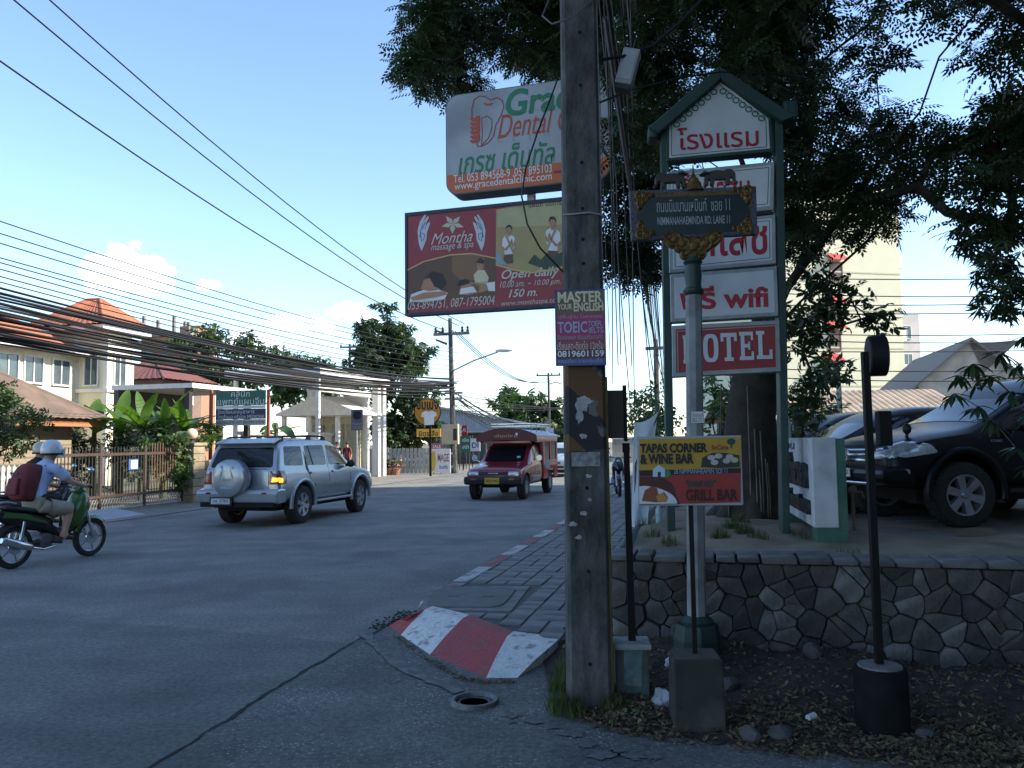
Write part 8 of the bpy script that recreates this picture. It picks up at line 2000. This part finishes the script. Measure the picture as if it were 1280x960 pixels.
board('white banner board high beside the far pole',556,532,576,547,48,pr('board_white2',(.55,.56,.58)),(('ร้านอาหาร',BLU,558,535,574,540),))
board('red square shop board right of the white banner board',577,532,584,544,49,RED,(('AR',W_,578,535,583,540),))
board('dark green board by the trees right of the taxi',683,535,692,560,70,W_,(('EXIT',BLU,684,540,691,545),))
# white picket fence by the shops, potted plants
fe2=thing('shop_fence','white paling fence in front of the shop by the round sign','fence',tuple(at(478,590,42.5).xy)+(0.012,),rad(-10)); mb=MB(); mb.box(-.09,.09,-.02,.02,.05,1.35); pk2=mb.mesh('paling',M_pick)
for k in range(20): put('paling',pk2,fe2,(-.9+k*.24*.95,0,0))
mb=MB(); mb.box(-1.0,3.8,.022,.06,.3,.42); mb.box(-1.0,3.8,.022,.06,1.0,1.12); mb.build('rail',M_pick,fe2)
for k,(px,lab) in enumerate(((477,'leftmost flower pot by the paling fence'),(486,'middle flower pot by the paling fence'),(495,'rightmost flower pot by the paling fence'))):
    p=at(px,590,41); t=thing('flower_pot',lab,'plant pot',(p.x,41,.012),0,'flower pots by the shop'); mb=MB(); mb.lathe([(.16,0),(.24,.32),(.27,.34),(.25,.36),(.2,.33)],14); mb.build('pot',mat('terracotta',(.32,.15,.09),rough=.85),t,smooth=40); leaves('plant',[(0,0,.62,.32)],spray_broad(.2,6,.14,.07),M_leafm+[mat('petal_pink',(.45,.18,.2))],t,per=40,R=.32,seed=k)
# ================================================================ right-hand background
M_yb=mat('yellow_render',(.66,.63,.46),(.62,.59,.42),rough=.85,scale=.4)
yb=thing('yellow_apartment_block','tall pale yellow apartment block with balconies behind the car park','building',tuple(at(1060,560,62).xy)+(0,),rad(12)); lc=local(yb); _pl=Plane(yb,0); x0=_pl(985,500)[0]; x1=_pl(1133,500)[0]; ZT=21.0
mb=MB(); mb.box(x0-2,x1,0,14,0,ZT); mb.build('wall',M_yb,yb); mb=MB(); mb.box(x0-2.2,x1+.2,-.2,14.2,ZT,ZT+.5); mb.build('parapet',M_yb,yb)
for k in range(7): mb=MB(); mb.box(x0-2.02,x1+.02,-.03,-.0,k*3.0+2.6,k*3.0+2.72); mb.build('string_course',mat('yellow_dark',(.56,.52,.36),rough=.85),yb)
pl=Plane(yb,0)
for px,py,w,h in ((1043,395,1.0,1.7),(1043,425,1.0,1.5),(1045,340,1.0,1.5),(1040,465,1.0,1.5)):
    q=pl(px,py); window(yb,'-y',(q[0],0,q[1]),w,h,1,frame=mat('brown_frame',(.16,.09,.06),rough=.7),glass=mat('brown_glass',(.12,.07,.05),rough=.3))
    mb=MB(); mb.hexa([(q[0]-.7,-.75,q[1]+h*.55),(q[0]+.7,-.75,q[1]+h*.55),(q[0]+.7,-.01,q[1]+h*.75),(q[0]-.7,-.01,q[1]+h*.75)],[(q[0]-.7,-.75,q[1]+h*.6),(q[0]+.7,-.75,q[1]+h*.6),(q[0]+.7,-.01,q[1]+h*.95),(q[0]-.7,-.01,q[1]+h*.95)]); mb.build('red_awning',mat('awning_red',(.55,.05,.05),rough=.6),yb)
for k in range(7):
    z=k*3.0+.4
    for y in (1.0,5.5,10): mb=MB(); mb.box(x1+.005,x1+1.1,y,y+3,z,z+.15); mb.box(x1+1.0,x1+1.1,y,y+3,z+.15,z+1.1); mb.box(x1+.005,x1+1.0,y,y+.1,z+.15,z+1.1); mb.build('balcony',M_white,yb)
    mb=MB(); mb.box(x1+.005,x1+.06,1.8,3.4,z+.15,z+2.3); mb.build('balcony_door',M_wgl,yb)
gt_=thing('grey_tower','slim grey tower block just right of the yellow apartment block','building',tuple(at(1146,560,84).xy)+(0,),rad(10)); zt=at(1146,392,84).z; mb=MB(); mb.box(-1.9,1.0,0,8,0,zt); mb.build('wall',mat('tower_grey',(.55,.52,.48),(.48,.45,.42),rough=.9,scale=.6),gt_)
for k in range(4): window(gt_,'-y',(-.5,0,zt-2-k*3),.9,1.3,2)
wb=thing('white_block','white building with a red sign glimpsed between hotel sign and foliage','building',tuple(at(1000,560,75).xy)+(0,),rad(-6)); zt=at(1000,352,75).z; mb=MB(); mb.box(-3,1.6,0,8,0,zt); mb.build('wall',mat('white_block_wall',(.68,.70,.74),rough=.85),wb); pl=Plane(wb,0); q=pl(992,380); mb=MB(); mb.box(q[0]-.35,q[0]+.4,-.12,-.01,q[1]-.3,q[1]+.3); mb.build('red_sign',RED,wb); window(wb,'-y',(q[0]-1.2,0,q[1]-3),1.2,1.5,2)
# open pavilion with a tiled roof
pv=thing('tiled_pavilion','open-sided pavilion with a brown tiled roof and braced posts beyond the parked cars','building',(at(1110,560,31).x,31,LOT_Z),rad(-2)); lc=local(pv); ze=lc(at(1110,523,30)).z; zr=lc(at(1110,488,33.5)).z; xa=lc(at(1025,520,30)).x; xb=lc(at(1222,520,30)).x
M_pt=mat('pavilion_tile',(.36,.28,.21),(.26,.20,.15),rough=.85,scale=2,c3=(.18,.14,.11),s3=.9)
xm=lc(at(1145,488,33.5)).x
tiles(pv,'roof_slope',(xa-3,-1.2,ze),(xb,-1.2,ze),(xm+.6,2.4,zr),(xa-3,2.4,zr),M_pt,pitch=.26); tiles(pv,'roof_slope',(xb,-1.2,ze),(xb+.2,6,ze),(xm+.6,2.4,zr),(xm+.6,2.4,zr),M_pt,pitch=.26); tiles(pv,'roof_slope',(xb,6,ze),(xa-3,6,ze),(xa-3,2.4,zr),(xm+.6,2.4,zr),M_pt,pitch=.26)
mb=MB(); mb.box(xa-3,xb+.02,-1.30,-1.16,ze-.14,ze+.03); mb.build('gutter',mat('gutter_white',(.55,.54,.50),rough=.7),pv)
n=8
for k in range(n):
    x=xa+(xb-xa-.3)*k/(n-1); mb=MB(); mb.cyl((x,-.3,0),(x,-.3,ze),.07,n=8); mb.build('post',M_white if k==n-2 else mat('pavilion_post',(.10,.075,.06),rough=.8),pv)
    mb=MB(); mb.tube([(x,-.3,ze-.75),(x+.18,-.9,ze-.1)],.035,n=6); mb.build('brace',mat('brace_pale',(.50,.45,.38),rough=.8),pv)
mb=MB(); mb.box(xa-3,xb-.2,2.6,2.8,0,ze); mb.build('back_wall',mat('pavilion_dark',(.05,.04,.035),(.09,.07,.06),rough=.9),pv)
rl=thing('white_railing','white slatted railing in front of the tiled pavilion','fence',(at(1110,560,28).x,28,LOT_Z+.01),rad(-2)); mb=MB(); mb.box(-.03,.03,-.012,.012,0,1.95); sl_=mb.mesh('slat',M_pick)
for k in range(60): put('slat',sl_,rl,(-3.4+k*.13,0,0))
for z in (.3,1.8): mb=MB(); mb.box(-3.5,4.4,.013,.045,z,z+.06); mb.build('rail',M_pick,rl)
# pale gabled shed at the right edge
gs=thing('gabled_shed','weathered pale gabled shed with a grey roof at the right edge','building',(at(1215,560,43).x,43,0),rad(-14)); pl=Plane(gs,0); A_=pl(1148,482); B_=pl(1212,426); C2=pl(1300,500)
xr_=B_[0]+(B_[0]-A_[0]); M_wea=mat('weathered_white',(.52,.50,.44),(.40,.38,.33),rough=.9,scale=1.2,c3=(.26,.25,.22),s3=.7)
mb=MB(); mb.prism([(A_[0],0),(xr_,0),(xr_,A_[1]),(B_[0],B_[1]),(A_[0],A_[1])],0,12); mb.build('gable_wall',M_wea,gs)
for sgn,x in ((-1,A_[0]),(1,xr_)):
    mb=MB(); mb.hexa([(B_[0],-.4,B_[1]+.02),(x+sgn*.3,-.4,A_[1]-.2),(x+sgn*.3,12.4,A_[1]-.2),(B_[0],12.4,B_[1]+.02)],[(B_[0],-.4,B_[1]+.16),(x+sgn*.3,-.4,A_[1]-.06),(x+sgn*.3,12.4,A_[1]-.06),(B_[0],12.4,B_[1]+.16)]); mb.build('roof_sheet',mat('shed_roof_grey',(.20,.19,.18),(.15,.145,.14),rough=.8),gs)
V_=[pl(*p) for p in ((1212,430),(1275,425),(1230,465))]; mb=MB(); mb.prism(V_,-.05,-.01); mb.build('dark_gable_panel',mat('gable_dark',(.16,.15,.14),rough=.85),gs)
# low wall behind the parked cars
bw=thing('car_park_wall','low pale wall along the back of the car park','wall',(9.0,40,LOT_Z),0); mb=MB(); mb.box(-4,22,0,.2,0,1.2); mb.build('wall',M_wea,bw); mb=MB(); mb.box(-4.05,22.05,-.04,.24,1.2,1.3); mb.build('coping',M_fas,bw)
# standpipe beside the letter sign
p=gnd(1068,668,.66); sp2=thing('standpipe','rusty garden standpipe with a tap beside the white letter sign','tap',(p.x,p.y,bed_z(p.x,p.y)-.03),0); mb=MB(); mb.cyl((0,0,0),(0,0,.42),.018,n=8); mb.build('pipe',mat('rusty',(.22,.15,.11),(.14,.09,.06),rough=.9),sp2); mb=MB(); mb.lathe([(.03,-.02),(.045,0),(.03,.02)],14,c=(0,0,.44),axis='y'); mb.tube([(0,0,.42),(.08,-.02,.42),(.10,-.02,.36)],.014,n=6); mb.build('tap',mat('rusty',(.22,.15,.11)),sp2)
# unseen shop houses added across the side street to hold back sky light
sh_=thing('added_shop_houses','unseen row of plain shop houses added behind the viewer to block sky light','building',(1.5,-16,0),0)
mb=MB(); mb.box(0,17,0,8.5,0,9.5); mb.build('wall',mat('added_shop_wall',(.38,.36,.33),(.32,.30,.28),rough=.9,scale=.5),sh_); mb=MB(); mb.box(-.2,17.2,-.2,8.7,9.5,9.8); mb.build('parapet',M_conc,sh_)
for k in range(4):
    mb=MB(); mb.box(.8+k*4.1,3.6+k*4.1,8.505,8.56,.1,2.6); mb.build('shutter',mat('shutter_grey',(.25,.26,.27),rough=.6),sh_)
    mb=MB(); mb.box(1.0+k*4.1,3.4+k*4.1,8.505,8.53,4.4,6.0); mb.build('window',M_wgl,sh_)
# tall block added out of view on the right so its shade covers the crossing
tb_=thing('shade_block','tall plain block added unseen on the right to shade the crossing','building',(19.0,-16,0),0); HB=19.6; LB=43.0
mb=MB(); mb.box(0,14,0,LB,0,HB); mb.build('wall',mat('shade_block_wall',(.40,.39,.37),(.34,.33,.31),rough=.85,scale=.5),tb_); mb=MB(); mb.box(-.2,14.2,-.2,LB+.2,HB,HB+.25); mb.build('parapet',M_conc,tb_)
for k in range(6):
    for j in range(14): mb=MB(); mb.box(-.03,-.005,1.2+j*3.0,3.2+j*3.0,k*3.2+1.1,k*3.2+2.7); mb.build('window',M_wgl,tb_)
# ================================================================ overhead cables
M_cab=mat('cable_black',(.012,.012,.013),rough=.6); M_cabg=mat('cable_grey',(.10,.10,.105),rough=.6)
def cable(pts,r,label,group,mt=None,name='cable',n=4):
    c=Vector(pts[0]); mb=MB(); mb.tube([Vector(p)-c for p in pts],r,n=n); o=mb.build(name,mt or M_cab,None,smooth=60,fix=False); o.location=c; return tag(o,label,'cable',group)
def sagged(a,b,s,n=18): return [a.lerp(b,i/n)-Vector((0,0,4*s*(i/n)*(1-i/n))) for i in range(n+1)]
FPv=Vector((fp0.x,fp0.y,0)); NPv=Vector((fp0.x-U2.x*36,fp0.y-U2.y*36,0))
def tcross(a,b,k=-640/FPX):                                # where the run meets the left picture edge
    d=ray(0,400); k=d.x/d.y; return (k*a.y-a.x)/((b.x-a.x)-k*(b.y-a.y))
def left_run(py,z1,sag,r,label,group,off=(0,0),mt=None):
    a=NPv+Vector((off[0],0,0)); b=FPv+Vector((off[1],0,z1)); t=tcross(a,b); Y=a.y+(b.y-a.y)*t; zt=at(0,py,Y).z
    a.z=(zt+4*sag*t*(1-t)-z1*t)/(1-t)
    return cable(sagged(a,b,sag),r,label,group,mt)
GL='cables running to the far pole along the left side'
zF=at(557,405,fp0.y).z
left_run(84,zF-.35,1.0,.022,'lowest of the three heavy cables sweeping down across the sky',GL,(0,-.4)); left_run(-3,zF-.1,1.15,.022,'middle of the three heavy cables sweeping down across the sky',GL,(0,.3)); left_run(-42,zF,1.15,.022,'topmost of the three heavy cables sweeping down across the sky',GL,(0,.6))
for k,(py,z1) in enumerate(((278,6.6),(293,6.4),(305,6.2),(323,6.0),(329,5.7),(337,5.5),(346,5.3),(353,5.1))):
    left_run(py,z1,.55,.012,'thin overhead cable above the black cable bundle on the left',GL,(random.uniform(-.2,.2),random.uniform(-.3,.3)))
for k in range(26):
    py=362+k*2.6+random.uniform(-2,2); z1=5.0-.024*k+random.uniform(-.2,.15); left_run(py,z1,random.uniform(.35,.85),random.choice((.014,.018,.018,.024,.030)),'black cable in the thick sagging bundle along the left side',GL+', bundle',(random.uniform(-.3,.3),random.uniform(-.4,.3)))
left_run(430,3.9,.3,.02,'lowest single cable hanging under the thick bundle on the left',GL)
# onward from the far pole towards the end of the road
EP=at(687,470,84)
for k in range(3): cable(sagged(FPv+Vector((.3*k-.2,0,zF-.2-.2*k)),Vector((EP.x+.6*k-.8,84,EP.z-.3)),1.3),.03,'high cable from the far pole to the last pole','cables beyond the far pole')
for k in range(12): cable(sagged(FPv+Vector((random.uniform(-.2,.3),0,4.4-.07*k)),Vector((EP.x,84,3.9-.06*k+random.uniform(-.3,.3))),random.uniform(.9,1.7)),random.choice((.02,.028)),'low slack cable beyond the far pole','cables beyond the far pole')
for k in range(4): a=FPv+Vector((0,0,4.2-.3*k)); b=Vector((a.x+9+k,a.y+4,3.4+.2*k)); cable(sagged(a,b,.25),.02,'service cable crossing over the road from the far pole','cables beyond the far pole')
# from the near pole down the right pavement
RPv=rd(31,.6,0)
top=Vector((P0.x,P0.y,0))+axis*6
for k in range(22):
    z=3.3+k*.30+random.uniform(-.1,.1); a=Vector((P0.x+axis.x/axis.z*z+random.uniform(.10,.22),P0.y+random.uniform(-.05,.15),z+1.1)); b=Vector((RPv.x+random.uniform(-.3,.5),RPv.y,random.uniform(3.6,6.2)))
    cable(sagged(a,b,random.uniform(.3,1.3),28),random.choice((.005,.008,.011,.016)),'slack cable dropping from the concrete pole along the pavement','cables along the right pavement',M_cabg if k%3==0 else M_cab)
# drop lines straight down to the sign posts beside the pole
for k in range(9):
    x=random.uniform(742,800); a=at(x,-40,7.6); b=at(x+random.uniform(10,34),random.uniform(440,540),9.5); m=a.lerp(b,.5)+Vector((random.uniform(-.1,.1),0,0)); cable([a,a.lerp(m,.5),m,m.lerp(b,.5),b],random.choice((.004,.006,.007)),'thin drop wire hanging beside the concrete pole','drop wires beside the pole',M_cabg)
# thick cable swinging from upper right to the pole and the lamp box hung from it
cable([at(905,-30,5.4),at(850,28,5.2),at(815,58,5.1),at(780,70,5.0),at(745,76,4.85)],.011,'thick cable curving from the upper right to the concrete pole','cables at the concrete pole')
cable([at(1010,98,6.6),at(960,92,6.4),at(900,90,6.2),at(850,97,6.0),at(790,112,5.6),at(745,130,4.9)],.007,'cable looping past the gable of the hotel sign','cables at the concrete pole')
cable([at(690,-10,4.9),at(678,20,4.7),at(690,30,4.65),at(715,22,4.62),at(740,2,4.7)],.006,'short cable loop hooked round the concrete pole high up','cables at the concrete pole',M_cabg)
cable([at(698,96,4.95),at(690,118,4.85),at(672,165,4.7),at(657,210,4.65),at(652,245,4.62),at(659,280,4.62),at(675,310,4.64),at(704,340,4.68)],.0055,'black cable looping down in front of the two advert boards','cables at the concrete pole',n=6)
lb=thing('lamp_box','grey tilted lamp box hanging from the cable right of the concrete pole','lamp',tuple(at(785,86,5.05)),0); lb.rotation_euler=(0,rad(16),rad(-12))
mb=MB(); mb.box(-.055,.055,-.05,.05,-.12,.12); mb.build('case',mat('lamp_case',(.34,.36,.37),(.28,.30,.31),rough=.6),lb,bevel=.01); mb=MB(); mb.box(-.04,.04,-.054,-.051,-.09,.10); mb.build('cover',mat('lamp_cover',(.40,.42,.43),rough=.4),lb); mb=MB(); mb.box(-.05,.05,-.045,.045,-.15,-.121); mb.build('gland',M_trim,lb); mb=MB(); mb.tube([(0,0,.12),(0,0,.20)],.006,n=6); mb.build('hanger',M_trim,lb)
# wires in front of the yellow block
for k in range(9):
    z=4.0+k*.45+random.uniform(-.15,.15); cable(sagged(Vector((6.5,29,z)),Vector((30,28,z+random.uniform(-.2,.2))),random.uniform(.2,.6)),.018,'wire strung across in front of the yellow apartment block','wires before the yellow block')
wp=thing('car_park_pole','slim pale pole carrying wires left of the tiled pavilion','pole',(at(1050,520,22).x,22,LOT_Z),0); zt=at(1050,470,22).z-LOT_Z; mb=MB(); mb.tube([(0,0,0),(0,0,zt)],[.09,.07],n=8); mb.build('shaft',M_wea,wp); mb=MB(); mb.box(-.2,.2,-.04,.04,zt-.2,zt-.12); mb.build('bracket',M_gdk,wp)
